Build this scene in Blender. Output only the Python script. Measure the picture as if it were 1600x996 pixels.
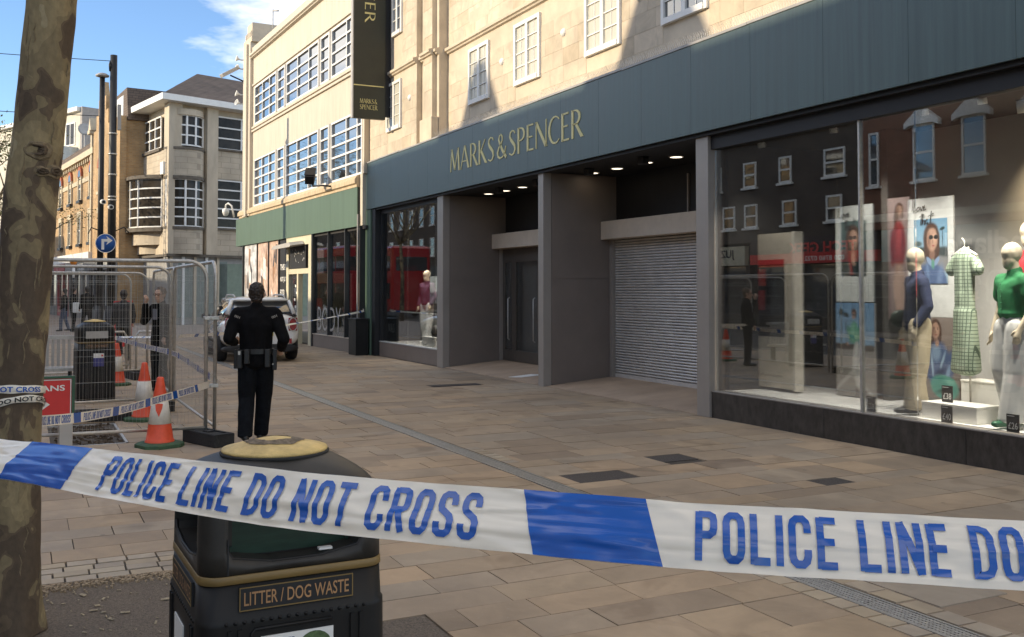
import bpy, bmesh, math, random
from mathutils import Vector as V, Matrix, noise

for _o in list(bpy.data.objects):
    bpy.data.objects.remove(_o)
SC = bpy.context.scene
COL = SC.collection
rnd = random.Random(11)
rad = math.radians

# ------------------------------------------------------------------ camera
cam_d = bpy.data.cameras.new('camera')
cam = bpy.data.objects.new('camera', cam_d)
COL.objects.link(cam)
cam.location = (0, 0, 1.7)
cam.rotation_euler = (rad(90) + math.atan(47 / 1540), 0, math.atan2(.4446, -.8957) - rad(90))
cam_d.sensor_width = 36
cam_d.lens = 34.65
cam_d.shift_y = -.0575
cam_d.clip_start = .05
cam_d.clip_end = 2000
SC.camera = cam

# ------------------------------------------------------------------ sky and sun
SUN_DIR = V((.2, .96, -.325)).normalized()          # the way the light travels
world = bpy.data.worlds.new('World')
SC.world = world
world.use_nodes = True
wn, wl = world.node_tree.nodes, world.node_tree.links
wn.clear()
sky = wn.new('ShaderNodeTexSky')
sky.sky_type = 'NISHITA'
sky.sun_disc = False
sky.sun_elevation = math.asin(-SUN_DIR.z)
sky.sun_rotation = math.atan2(-SUN_DIR.x, -SUN_DIR.y)
sky.altitude = 50
sky.air_density = .8
sky.dust_density = .1
sky.ozone_density = 3
tc = wn.new('ShaderNodeTexCoord')
mp = wn.new('ShaderNodeMapping')
mp.inputs['Scale'].default_value = (1.6, 1.6, 5)
mp.inputs['Location'].default_value = (99.9, 35.1, 56.7)  # cloud pattern shifted to stay thin in view and bright elsewhere
nz = wn.new('ShaderNodeTexNoise')
nz.inputs['Scale'].default_value = 1.3
nz.inputs['Detail'].default_value = 7
nz.inputs['Roughness'].default_value = .6
cr = wn.new('ShaderNodeValToRGB')
cr.color_ramp.elements[0].position = .47
cr.color_ramp.elements[0].color = (0, 0, 0, 1)
cr.color_ramp.elements[1].position = .62
cr.color_ramp.elements[1].color = (.9, .9, .9, 1)
mixc = wn.new('ShaderNodeMixRGB')
mixc.inputs['Color2'].default_value = (8, 7.6, 7, 1)  # cloud, mostly unseen, added to brighten and whiten the ambient light
bgn = wn.new('ShaderNodeBackground')
bgn.inputs['Strength'].default_value = .15
wo = wn.new('ShaderNodeOutputWorld')
wl.new(tc.outputs['Generated'], mp.inputs['Vector'])
wl.new(mp.outputs['Vector'], nz.inputs['Vector'])
wl.new(nz.outputs['Fac'], cr.inputs['Fac'])
wl.new(cr.outputs['Color'], mixc.inputs['Fac'])
wl.new(sky.outputs['Color'], mixc.inputs['Color1'])
wl.new(mixc.outputs['Color'], bgn.inputs['Color'])
wl.new(bgn.outputs['Background'], wo.inputs['Surface'])

sun_d = bpy.data.lights.new('sun', 'SUN')
sun_d.energy = 3.0
sun_d.angle = rad(.53)
sun_d.color = (1.0, .85, .63)
sun = bpy.data.objects.new('sun', sun_d)
COL.objects.link(sun)
sun.rotation_euler = SUN_DIR.to_track_quat('-Z', 'Y').to_euler()
sun.location = (0, -40, 30)

vs_ = SC.view_settings
vs_.view_transform = 'Standard'
vs_.look = 'None'
vs_.gamma = 1
vs_.use_curve_mapping = False
vs_.exposure = .82
SC.render.engine = 'CYCLES'
SC.cycles.max_bounces = 8
SC.cycles.diffuse_bounces = 4
SC.cycles.glossy_bounces = 4
SC.cycles.transparent_max_bounces = 16
SC.cycles.caustics_reflective = False
SC.cycles.caustics_refractive = False
SC.cycles.sample_clamp_indirect = 6
SC.cycles.use_denoising = True


# ------------------------------------------------------------------ how large a point shows (only to choose which slabs become single objects)
def seen_at(x, y, z):
    C_, S_ = .99953, .03051
    t = -.8957 * x + .4446 * y
    k = .4446 * x + .8957 * y
    dz = z - 1.7
    zc = t * C_ + dz * S_
    if zc < .1:
        return None
    return 800 + 1540 * k / zc, 406 - 1540 * (dz * C_ - t * S_) / zc


# ------------------------------------------------------------------ mesh helpers
WM = {}
WLD = set()          # things whose parts are written in world coordinates


def wm(o):
    return WM.get(o.name, Matrix.Identity(4)) if o else Matrix.Identity(4)


def tag(o, label=None, cat=None, group=None, kind=None):
    if label:
        o['label'] = label
    if cat:
        o['category'] = cat
    if group:
        o['group'] = group
    if kind:
        o['kind'] = kind
    return o


def thing(name, label, cat, loc=(0, 0, 0), rz=0, group=None):
    o = bpy.data.objects.new(name, None)
    COL.objects.link(o)
    o.location = loc
    o.rotation_euler = (0, 0, rz)
    o.empty_display_size = .2
    WM[o.name] = Matrix.Translation(V(loc)) @ Matrix.Rotation(rz, 4, 'Z')
    return tag(o, label, cat, group)


def wthing(*a, **k):
    o = thing(*a, **k)
    WLD.add(o.name)
    return o


def inv(parent):
    return wm(parent).inverted() if parent and parent.name in WLD else None


class MB:
    """collects faces; coordinates are the parent's own (world when there is no parent)"""

    def __init__(s, M=None):
        s.v, s.f, s.mi, s.sm = [], [], [], []
        s.M = M

    def add(s, vs, fs, mi=0, sm=False):
        n = len(s.v)
        s.v += [tuple(s.M @ V(p)) for p in vs] if s.M else [tuple(p) for p in vs]
        for f in fs:
            s.f.append(tuple(i + n for i in f))
            s.mi.append(mi)
            s.sm.append(sm)
        return s

    def box(s, x0, x1, y0, y1, z0, z1, mi=0, T=None):
        vs = [(x, y, z) for z in (z0, z1) for y in (y0, y1) for x in (x0, x1)]
        if T:
            vs = [tuple(T @ V(p)) for p in vs]
        return s.add(vs, [(0, 2, 3, 1), (4, 5, 7, 6), (0, 1, 5, 4), (2, 6, 7, 3), (0, 4, 6, 2), (1, 3, 7, 5)], mi)

    def prism(s, poly, f0, f1, mi=0, sm=False):
        """poly of 2-D points; f0,f1 turn (a,b) into the two end faces' 3-D points"""
        n = len(poly)
        vs = [f0(*p) for p in poly] + [f1(*p) for p in poly]
        fs = [(i, (i + 1) % n, n + (i + 1) % n, n + i) for i in range(n)]
        s.add(vs, fs, mi, sm)
        k = len(s.v)
        s.f += [tuple(range(k - n - 1, k - 2 * n - 1, -1)), tuple(range(k - n, k))]
        s.mi += [mi, mi]
        s.sm += [False, False]
        return s

    def tube(s, path, r, n=8, mi=0, caps=True, r1=None):
        P = [V(p) for p in path]
        m = len(P)
        vs, fs = [], []
        up = None
        for i, p in enumerate(P):
            d = (P[min(i + 1, m - 1)] - P[max(i - 1, 0)]).normalized()
            if up is None:
                up = V((0, 0, 1)) if abs(d.z) < .9 else V((1, 0, 0))
            a = d.cross(up).normalized()
            b = a.cross(d).normalized()
            up = b
            rr = r if r1 is None else r + (r1 - r) * i / (m - 1)
            if isinstance(r, (list, tuple)):
                rr = r[i]
            for j in range(n):
                t = 2 * math.pi * j / n
                vs.append(p + a * math.cos(t) * rr + b * math.sin(t) * rr)
        for i in range(m - 1):
            for j in range(n):
                k = (j + 1) % n
                fs.append((i * n + j, i * n + k, (i + 1) * n + k, (i + 1) * n + j))
        s.add(vs, fs, mi, n > 5)
        if caps:
            k = len(s.v) - m * n
            s.f += [tuple(k + j for j in range(n))[::-1], tuple(k + (m - 1) * n + j for j in range(n))]
            s.mi += [mi, mi]
            s.sm += [False, False]
        return s

    def lathe(s, prof, n=24, c=(0, 0, 0), mi=0, T=None):
        vs, fs = [], []
        for r, z in prof:
            for j in range(n):
                t = 2 * math.pi * j / n
                p = V((r * math.cos(t), r * math.sin(t), z))
                if T:
                    p = T @ p
                vs.append(p + V(c))
        for i in range(len(prof) - 1):
            for j in range(n):
                k = (j + 1) % n
                fs.append((i * n + j, i * n + k, (i + 1) * n + k, (i + 1) * n + j))
        return s.add(vs, fs, mi, True)

    def build(s, name, mats, parent=None, bev=0, kind=None, seg=1):
        me = bpy.data.meshes.new(name)
        I = inv(parent)
        me.from_pydata([tuple(I @ V(p)) for p in s.v] if I else s.v, [], s.f)
        if not isinstance(mats, (list, tuple)):
            mats = [mats]
        for m in mats:
            me.materials.append(m)
        if len(mats) > 1:
            me.polygons.foreach_set('material_index', s.mi)
        me.polygons.foreach_set('use_smooth', s.sm)
        bm = bmesh.new()
        bm.from_mesh(me)
        bmesh.ops.remove_doubles(bm, verts=bm.verts, dist=1e-6)
        bmesh.ops.recalc_face_normals(bm, faces=bm.faces)
        if bev:
            bmesh.ops.bevel(bm, geom=list(bm.edges), offset=bev, segments=seg, profile=.5, affect='EDGES', clamp_overlap=True)
        bm.to_mesh(me)
        bm.free()
        me.update()
        return link(name, me, parent, kind)


def link(name, me, parent=None, kind=None, loc=None, scl=None, rot=None):
    o = bpy.data.objects.new(name, me)
    COL.objects.link(o)
    if parent:
        o.parent = parent
        WM[o.name] = wm(parent)
        if parent.name in WLD:
            WLD.add(o.name)
    if loc:
        o.location = loc
    if scl:
        o.scale = scl
    if rot:
        o.rotation_euler = rot
    if kind:
        o['kind'] = kind
    return o


def bx(name, m, x0, x1, y0, y1, z0, z1, parent=None, bev=0, kind=None):
    return MB().box(x0, x1, y0, y1, z0, z1).build(name, m, parent, bev, kind)


_cube = {}


def unit_cube(m):
    """one shared unit cube mesh per material, for bricks, slabs and blocks"""
    if m.name not in _cube:
        me = bpy.data.meshes.new('piece_' + m.name)
        b = MB().box(-.5, .5, -.5, .5, -.5, .5)
        me.from_pydata(b.v, [], b.f)
        me.materials.append(m)
        _cube[m.name] = me
    return _cube[m.name]


def piece(name, m, x0, x1, y0, y1, z0, z1, parent=None, rot=None):
    c = V(((x0 + x1) / 2, (y0 + y1) / 2, (z0 + z1) / 2))
    I = inv(parent)
    return link(name, unit_cube(m), parent, None, I @ c if I else c, (x1 - x0, y1 - y0, z1 - z0), rot)


def copy_tree(o, parent=None, loc=None, rz=None):
    c = o.copy()
    COL.objects.link(c)
    c.parent = parent
    if loc is not None:
        c.location = loc
    if rz is not None:
        c.rotation_euler = (0, 0, rz)
    for ch in list(o.children):
        copy_tree(ch, c)
    return c


WORK = bpy.data.scenes.new('workbench')        # empty side scene in which modifiers and text are evaluated quickly


def eval_mesh(o):
    mine = o.name not in WORK.collection.objects
    if mine:
        WORK.collection.objects.link(o)
    vl = WORK.view_layers[0]
    vl.update()
    me = bpy.data.meshes.new_from_object(o.evaluated_get(vl.depsgraph))
    if mine:
        WORK.collection.objects.unlink(o)
    return me


_txt = {}


def text_mesh(s, bold=0, ext=0.0, res=3):
    """flat text of cap height about .7 -> verts and faces, cached"""
    k = (s, bold, ext, res)
    if k not in _txt:
        c = bpy.data.curves.new('txt', 'FONT')
        c.body = s
        c.size = 1
        c.offset = bold
        c.extrude = ext
        c.resolution_u = res
        o = bpy.data.objects.new('txt', c)
        me = eval_mesh(o)
        vs = [tuple(v.co) for v in me.vertices]
        fs = [tuple(p.vertices) for p in me.polygons]
        bpy.data.objects.remove(o)
        bpy.data.curves.remove(c)
        bpy.data.meshes.remove(me)
        _txt[k] = (vs, fs)
    return _txt[k]


def text_fit(mb, s, f, x0, x1, z0, z1, bold=0, ext=.0, mi=0):
    """fit text into the rectangle x0..x1 by z0..z1; f(a, b, e) places (along, up, out)"""
    vs, fs = text_mesh(s, bold, ext)
    xs = [p[0] for p in vs]
    ys = [p[1] for p in vs]
    ax, bx_, ay, by = min(xs), max(xs), min(ys), max(ys)
    out = [f(x0 + (p[0] - ax) / (bx_ - ax) * (x1 - x0), z0 + (p[1] - ay) / (by - ay) * (z1 - z0), p[2]) for p in vs]
    mb.add(out, fs, mi)
    return mb


# ------------------------------------------------------------------ materials
def nt(name):
    m = bpy.data.materials.new(name)
    m.use_nodes = True
    n, l = m.node_tree.nodes, m.node_tree.links
    b = n['Principled BSDF']
    return m, n, l, b


def mat(name, col, rough=.6, metal=0, var=.15, sc=4, bump=0, bsc=60, spec=.5, stretch=None, col2=None, fine=0, emit=None, es=0, coat=0, rvar=0):
    m, n, l, b = nt(name)
    geo = n.new('ShaderNodeNewGeometry')
    src = geo.outputs['Position']
    if stretch:
        mpn = n.new('ShaderNodeMapping')
        mpn.inputs['Scale'].default_value = stretch
        l.new(src, mpn.inputs['Vector'])
        src = mpn.outputs['Vector']
    t = n.new('ShaderNodeTexNoise')
    t.inputs['Scale'].default_value = sc
    t.inputs['Detail'].default_value = 6
    t.inputs['Roughness'].default_value = .65
    l.new(src, t.inputs['Vector'])
    r = n.new('ShaderNodeValToRGB')
    c2 = col2 or tuple(min(1, c * (1 + var)) for c in col)
    r.color_ramp.elements[0].position = .3
    r.color_ramp.elements[1].position = .7
    r.color_ramp.elements[0].color = tuple(c * (1 - var) for c in col) + (1,)
    r.color_ramp.elements[1].color = tuple(c2) + (1,)
    l.new(t.outputs['Fac'], r.inputs['Fac'])
    l.new(r.outputs['Color'], b.inputs['Base Color'])
    b.inputs['Roughness'].default_value = rough
    b.inputs['Metallic'].default_value = metal
    b.inputs['Specular IOR Level'].default_value = spec
    b.inputs['Coat Weight'].default_value = coat
    if rvar:
        mr = n.new('ShaderNodeMapRange')
        mr.inputs['To Min'].default_value = max(.02, rough - rvar)
        mr.inputs['To Max'].default_value = min(1, rough + rvar)
        l.new(t.outputs['Fac'], mr.inputs['Value'])
        l.new(mr.outputs['Result'], b.inputs['Roughness'])
    if bump:
        t2 = n.new('ShaderNodeTexNoise')
        t2.inputs['Scale'].default_value = bsc
        t2.inputs['Detail'].default_value = 4
        l.new(geo.outputs['Position'], t2.inputs['Vector'])
        bp = n.new('ShaderNodeBump')
        bp.inputs['Strength'].default_value = min(1, bump)
        bp.inputs['Distance'].default_value = .01 if bump <= 1 else .01 * bump
        l.new(t2.outputs['Fac'], bp.inputs['Height'])
        l.new(bp.outputs['Normal'], b.inputs['Normal'])
    if emit:
        b.inputs['Emission Color'].default_value = tuple(emit) + (1,)
        b.inputs['Emission Strength'].default_value = es
    return m


def slab_mat(name, per_object, cols, rough=.7, gum=True):
    """stone pieces: each piece has its own tint (from the object, or from a face attribute in the joined part)"""
    m, n, l, b = nt(name)
    if per_object:
        oi = n.new('ShaderNodeObjectInfo')
        rv = oi.outputs['Random']
    else:
        at = n.new('ShaderNodeAttribute')
        at.attribute_name = 'tint'
        rv = at.outputs['Fac']
    r = n.new('ShaderNodeValToRGB')
    r.color_ramp.interpolation = 'LINEAR'
    e = r.color_ramp.elements
    while len(e) < len(cols):
        e.new(.5)
    for i, c in enumerate(cols):
        e[i].position = i / (len(cols) - 1)
        e[i].color = tuple(c) + (1,)
    l.new(rv, r.inputs['Fac'])
    geo = n.new('ShaderNodeNewGeometry')
    ad = n.new('ShaderNodeVectorMath')
    ad.operation = 'MULTIPLY_ADD'
    cx_ = n.new('ShaderNodeCombineXYZ')
    mu = n.new('ShaderNodeMath')
    mu.operation = 'MULTIPLY'
    mu.inputs[1].default_value = 37
    l.new(rv, mu.inputs[0])
    for k in range(3):
        l.new(mu.outputs[0], cx_.inputs[k])
    ad.inputs[1].default_value = (1, 1, 1)
    l.new(geo.outputs['Position'], ad.inputs[0])
    l.new(cx_.outputs[0], ad.inputs[2])
    t = n.new('ShaderNodeTexNoise')
    t.inputs['Scale'].default_value = 2.6
    t.inputs['Detail'].default_value = 9
    t.inputs['Roughness'].default_value = .62
    t.inputs['Distortion'].default_value = .8
    l.new(ad.outputs[0], t.inputs['Vector'])
    t3 = n.new('ShaderNodeTexNoise')
    t3.inputs['Scale'].default_value = .55
    t3.inputs['Detail'].default_value = 5
    l.new(geo.outputs['Position'], t3.inputs['Vector'])
    mr = n.new('ShaderNodeMapRange')
    mr.inputs['From Min'].default_value = .3
    mr.inputs['From Max'].default_value = .72
    mr.inputs['To Min'].default_value = .8
    mr.inputs['To Max'].default_value = 1.16
    l.new(t.outputs['Fac'], mr.inputs['Value'])
    mr3 = n.new('ShaderNodeMapRange')
    mr3.inputs['From Min'].default_value = .35
    mr3.inputs['From Max'].default_value = .65
    mr3.inputs['To Min'].default_value = .84
    mr3.inputs['To Max'].default_value = 1.1
    l.new(t3.outputs['Fac'], mr3.inputs['Value'])
    mm = n.new('ShaderNodeMath')
    mm.operation = 'MULTIPLY'
    l.new(mr.outputs[0], mm.inputs[0])
    l.new(mr3.outputs[0], mm.inputs[1])
    mx = n.new('ShaderNodeMixRGB')
    mx.blend_type = 'MULTIPLY'
    mx.inputs['Fac'].default_value = 1
    l.new(r.outputs['Color'], mx.inputs['Color1'])
    l.new(mm.outputs[0], mx.inputs['Color2'])
    # small dark and pale specks: gum, grit
    vo = n.new('ShaderNodeTexNoise')
    vo.inputs['Scale'].default_value = 45
    vo.inputs['Detail'].default_value = 2
    l.new(geo.outputs['Position'], vo.inputs['Vector'])
    vr = n.new('ShaderNodeValToRGB')
    vr.color_ramp.elements[0].position = .66
    vr.color_ramp.elements[0].color = (0, 0, 0, 1)
    vr.color_ramp.elements[1].position = .75
    vr.color_ramp.elements[1].color = (.5, .5, .5, 1)
    l.new(vo.outputs['Fac'], vr.inputs['Fac'])
    mg = n.new('ShaderNodeMixRGB')
    mg.inputs['Color2'].default_value = (.36, .32, .27, 1)
    l.new(vr.outputs['Color'], mg.inputs['Fac'])
    l.new(mx.outputs['Color'], mg.inputs['Color1'])
    vg = n.new('ShaderNodeTexVoronoi')
    vg.inputs['Scale'].default_value = 3.1
    l.new(geo.outputs['Position'], vg.inputs['Vector'])
    sv = n.new('ShaderNodeSeparateColor')
    l.new(vg.outputs['Color'], sv.inputs[0])
    th = n.new('ShaderNodeMath')
    th.operation = 'MULTIPLY'
    th.inputs[1].default_value = .085
    l.new(sv.outputs[0], th.inputs[0])
    ls = n.new('ShaderNodeMath')
    ls.operation = 'LESS_THAN'
    l.new(vg.outputs['Distance'], ls.inputs[0])
    l.new(th.outputs[0], ls.inputs[1])
    gt = n.new('ShaderNodeMath')
    gt.operation = 'GREATER_THAN'
    gt.inputs[1].default_value = .45
    l.new(sv.outputs[1], gt.inputs[0])
    gm2 = n.new('ShaderNodeMath')
    gm2.operation = 'MULTIPLY'
    l.new(ls.outputs[0], gm2.inputs[0])
    l.new(gt.outputs[0], gm2.inputs[1])
    gm3 = n.new('ShaderNodeMath')
    gm3.operation = 'MULTIPLY'
    gm3.inputs[1].default_value = .5 if gum else 0
    l.new(gm2.outputs[0], gm3.inputs[0])
    gum_ = n.new('ShaderNodeMixRGB')
    gum_.inputs['Color2'].default_value = (.1, .085, .072, 1)
    l.new(gm3.outputs[0], gum_.inputs['Fac'])
    l.new(mg.outputs['Color'], gum_.inputs['Color1'])
    st = n.new('ShaderNodeTexNoise')
    st.inputs['Scale'].default_value = 1.1
    st.inputs['Detail'].default_value = 3
    st.inputs['Distortion'].default_value = 1.5
    l.new(geo.outputs['Position'], st.inputs['Vector'])
    sr = n.new('ShaderNodeValToRGB')
    sr.color_ramp.elements[0].position = .6
    sr.color_ramp.elements[0].color = (1, 1, 1, 1)
    sr.color_ramp.elements[1].position = .68
    sr.color_ramp.elements[1].color = (.78, .76, .74, 1) if gum else (.94, .93, .92, 1)
    l.new(st.outputs['Fac'], sr.inputs['Fac'])
    sx = n.new('ShaderNodeMixRGB')
    sx.blend_type = 'MULTIPLY'
    sx.inputs['Fac'].default_value = 1
    l.new(gum_.outputs['Color'], sx.inputs['Color1'])
    l.new(sr.outputs['Color'], sx.inputs['Color2'])
    l.new(sx.outputs['Color'], b.inputs['Base Color'])
    mrr = n.new('ShaderNodeMapRange')
    mrr.inputs['To Min'].default_value = rough - .2
    mrr.inputs['To Max'].default_value = rough + .15
    l.new(t.outputs['Fac'], mrr.inputs['Value'])
    l.new(mrr.outputs[0], b.inputs['Roughness'])
    bp = n.new('ShaderNodeBump')
    bp.inputs['Strength'].default_value = .35
    bp.inputs['Distance'].default_value = .012
    tb = n.new('ShaderNodeTexNoise')
    tb.inputs['Scale'].default_value = 9
    tb.inputs['Detail'].default_value = 9
    l.new(ad.outputs[0], tb.inputs['Vector'])
    l.new(tb.outputs['Fac'], bp.inputs['Height'])
    l.new(bp.outputs['Normal'], b.inputs['Normal'])
    return m


def brick_mat(name, c1, c2, mortar, bw, bh, ms=.012, var=.5, rough=.85):
    """courses along the object's own x (and y) and z"""
    m, n, l, b = nt(name)
    t = n.new('ShaderNodeTexCoord')
    sp = n.new('ShaderNodeSeparateXYZ')
    l.new(t.outputs['Object'], sp.inputs[0])
    a = n.new('ShaderNodeMath')
    l.new(sp.outputs['X'], a.inputs[0])
    l.new(sp.outputs['Y'], a.inputs[1])
    cb = n.new('ShaderNodeCombineXYZ')
    l.new(a.outputs[0], cb.inputs['X'])
    l.new(sp.outputs['Z'], cb.inputs['Y'])
    k = n.new('ShaderNodeTexBrick')
    k.inputs['Color1'].default_value = tuple(c1) + (1,)
    k.inputs['Color2'].default_value = tuple(c2) + (1,)
    k.inputs['Mortar'].default_value = tuple(mortar) + (1,)
    k.inputs['Scale'].default_value = 1
    k.inputs['Mortar Size'].default_value = ms
    k.inputs['Brick Width'].default_value = bw
    k.inputs['Row Height'].default_value = bh
    l.new(cb.outputs[0], k.inputs['Vector'])
    z = n.new('ShaderNodeTexNoise')
    z.inputs['Scale'].default_value = 1.3
    z.inputs['Detail'].default_value = 8
    l.new(t.outputs['Object'], z.inputs['Vector'])
    mr = n.new('ShaderNodeMapRange')
    mr.inputs['From Min'].default_value = .3
    mr.inputs['From Max'].default_value = .7
    mr.inputs['To Min'].default_value = 1 - var * .5
    mr.inputs['To Max'].default_value = 1 + var * .4
    l.new(z.outputs['Fac'], mr.inputs['Value'])
    mx = n.new('ShaderNodeMixRGB')
    mx.blend_type = 'MULTIPLY'
    mx.inputs['Fac'].default_value = 1
    l.new(k.outputs['Color'], mx.inputs['Color1'])
    l.new(mr.outputs[0], mx.inputs['Color2'])
    l.new(mx.outputs['Color'], b.inputs['Base Color'])
    b.inputs['Roughness'].default_value = rough
    bp = n.new('ShaderNodeBump')
    bp.inputs['Strength'].default_value = .5
    bp.inputs['Distance'].default_value = .01
    bp.invert = True
    l.new(k.outputs['Fac'], bp.inputs['Height'])
    l.new(bp.outputs['Normal'], b.inputs['Normal'])
    return m


def glass_mat(name, tint=(.9, .93, .92), boost=1.5, rough=.0, base=.02):
    """clear shop glass: see-through head on, mirror-like at a slant (Fresnel of both faces of the pane)"""
    m, n, l, b = nt(name)
    n.remove(b)
    tr = n.new('ShaderNodeBsdfTransparent')
    tr.inputs['Color'].default_value = tuple(tint) + (1,)
    gl = n.new('ShaderNodeBsdfGlossy')
    gl.inputs['Roughness'].default_value = rough
    gl.inputs['Color'].default_value = (.95, .97, 1, 1)
    fr = n.new('ShaderNodeFresnel')
    fr.inputs['IOR'].default_value = 1.5
    ma = n.new('ShaderNodeMath')
    ma.operation = 'MULTIPLY_ADD'
    ma.use_clamp = True
    ma.inputs[1].default_value = boost
    ma.inputs[2].default_value = base
    mx = n.new('ShaderNodeMixShader')
    l.new(fr.outputs[0], ma.inputs[0])
    l.new(ma.outputs[0], mx.inputs[0])
    l.new(tr.outputs[0], mx.inputs[1])
    l.new(gl.outputs[0], mx.inputs[2])
    l.new(mx.outputs[0], n['Material Output'].inputs['Surface'])
    return m


def bark_mat(name):
    m, n, l, b = nt(name)
    t = n.new('ShaderNodeTexCoord')
    mp_ = n.new('ShaderNodeMapping')
    mp_.inputs['Scale'].default_value = (1, 1, .7)
    l.new(t.outputs['Object'], mp_.inputs['Vector'])
    w = n.new('ShaderNodeTexNoise')
    w.inputs['Scale'].default_value = 5.2
    w.inputs['Detail'].default_value = 2.6
    w.inputs['Roughness'].default_value = .5
    w.inputs['Distortion'].default_value = .45
    l.new(mp_.outputs[0], w.inputs['Vector'])
    r = n.new('ShaderNodeValToRGB')
    r.color_ramp.interpolation = 'CONSTANT'
    e = r.color_ramp.elements
    e[0].position = 0
    e[0].color = (.085, .06, .038, 1)
    e[1].position = .44
    e[1].color = (.115, .082, .05, 1)
    for p, c in ((.47, (.2, .155, .085)), (.54, (.255, .2, .108)), (.66, (.31, .255, .15))):
        q = e.new(p)
        q.color = c + (1,)
    # bark tones shift darker towards the foot of the trunk
    sp = n.new('ShaderNodeSeparateXYZ')
    l.new(t.outputs['Object'], sp.inputs[0])
    mr = n.new('ShaderNodeMapRange')
    mr.inputs['From Min'].default_value = .2
    mr.inputs['From Max'].default_value = 2.2
    mr.inputs['To Min'].default_value = -.07
    mr.inputs['To Max'].default_value = -.005
    l.new(sp.outputs['Z'], mr.inputs['Value'])
    ad = n.new('ShaderNodeMath')
    l.new(w.outputs['Fac'], ad.inputs[0])
    l.new(mr.outputs[0], ad.inputs[1])
    l.new(ad.outputs[0], r.inputs['Fac'])
    f = n.new('ShaderNodeTexNoise')
    f.inputs['Scale'].default_value = 40
    f.inputs['Detail'].default_value = 6
    l.new(mp_.outputs[0], f.inputs['Vector'])
    mr2 = n.new('ShaderNodeMapRange')
    mr2.inputs['To Min'].default_value = .6
    mr2.inputs['To Max'].default_value = 1.4
    l.new(f.outputs['Fac'], mr2.inputs['Value'])
    mx = n.new('ShaderNodeMixRGB')
    mx.blend_type = 'MULTIPLY'
    mx.inputs['Fac'].default_value = 1
    l.new(r.outputs['Color'], mx.inputs['Color1'])
    l.new(mr2.outputs[0], mx.inputs['Color2'])
    l.new(mx.outputs['Color'], b.inputs['Base Color'])
    b.inputs['Roughness'].default_value = .85
    bp = n.new('ShaderNodeBump')
    bp.inputs['Strength'].default_value = 1
    bp.inputs['Distance'].default_value = .03
    bp.invert = True
    l.new(r.outputs['Color'], bp.inputs['Height'])
    bp2 = n.new('ShaderNodeBump')
    bp2.inputs['Strength'].default_value = .5
    bp2.inputs['Distance'].default_value = .006
    l.new(f.outputs['Fac'], bp2.inputs['Height'])
    l.new(bp.outputs['Normal'], bp2.inputs['Normal'])
    l.new(bp2.outputs['Normal'], b.inputs['Normal'])
    return m


K = {}
K['asphalt'] = mat('asphalt', (.05, .048, .045), .9, var=.3, sc=3, bump=.6, bsc=140)
K['roadgrey'] = mat('street_surface', (.26, .215, .175), .85, var=.2, sc=1.5, bump=.3, bsc=60)
K['joint'] = mat('joint_sand', (.07, .057, .045), .95, var=.4, sc=12)
K['grit'] = mat('resin_gravel', (.14, .112, .085), .9, var=.55, sc=90, bump=.8, bsc=200)
K['tarmac'] = mat('tarmac_patch', (.075, .063, .055), .9, var=.4, sc=60, bump=.8, bsc=160)
K['fascia'] = mat('fascia_green_metal', (.08, .12, .117), .42, var=.2, sc=2.4, stretch=(5, 5, .16), rvar=.14)
K['fascia_lip'] = mat('fascia_lip', (.4, .38, .35), .5)
K['gold'] = mat('gold_lettering', (.72, .63, .27), .45, var=.08)
K['soffit'] = mat('soffit_black', (.012, .012, .013), .6)
K['pier'] = mat('pier_metal', (.33, .295, .26), .42, metal=.2, var=.07, sc=2)
K['wallpanel'] = mat('entrance_panel', (.19, .155, .132), .5, var=.08, sc=1.5)
K['lintel'] = mat('lintel_box', (.58, .5, .4), .5, var=.08)
K['shutter'] = mat('shutter_steel', (.66, .63, .59), .42, metal=.3, var=.12, sc=3)
K['granite'] = mat('dark_granite', (.045, .039, .034), .35, var=.5, sc=14, stretch=(1, 1, .5))
K['stonewall'] = mat('portland_stone', (.59, .5, .375), .8, var=.13, sc=2.2, bump=.2, bsc=30)
K['creamwall'] = mat('cream_render', (.58, .51, .405), .75, var=.1, sc=1.5, stretch=(4, 4, .6), bump=.1)
K['white'] = mat('white_paint', (.8, .785, .74), .5, var=.06)
K['greymull'] = mat('grey_fin', (.42, .4, .37), .6, var=.1)
K['glass'] = glass_mat('shop_glass', (.95, .965, .955), .8, base=.0)
K['pane_dark'] = mat('window_pane_dark', (.045, .037, .028), .1, var=.6, sc=1.2, spec=.14)
K['clear'] = glass_mat('clear_glass', (.92, .94, .93), 1.0)
K['pane'] = mat('window_pane', (.03, .035, .04), .04, var=.3, sc=2, spec=1.0, coat=1)
K['pane'].node_tree.nodes['Principled BSDF'].inputs['IOR'].default_value = 1.9
K['curtain'] = mat('net_curtain', (.5, .48, .4), .8, var=.15, sc=9, stretch=(8, 8, .3), coat=.6)
K['black'] = mat('black_plastic', (.011, .0105, .01), .48, var=.3, sc=5, rvar=.1, spec=.28)
K['blackm'] = mat('black_metal', (.018, .018, .019), .5, var=.2)
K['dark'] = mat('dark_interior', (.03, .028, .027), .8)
K['ink'] = mat('ink_black', (.012, .012, .013), .6)
K['steel'] = mat('galvanised', (.5, .48, .44), .42, metal=.6, var=.2, sc=20)
K['drain'] = mat('drain_steel', (.42, .4, .36), .4, metal=.5, var=.25, sc=30)
K['tapew'] = mat('tape_white', (.97, .89, .75), .3, var=.03, sc=6, coat=.3)
K['tapeb'] = mat('tape_blue', (.015, .1, .42), .2, var=.1, sc=6, coat=.3)
K['red'] = mat('sign_red', (.6, .035, .03), .5, var=.08)
K['cone'] = mat('cone_orange', (.75, .09, .035), .5, var=.12, sc=12)
K['conew'] = mat('cone_sleeve', (.72, .68, .6), .4, var=.12, sc=14)
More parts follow.
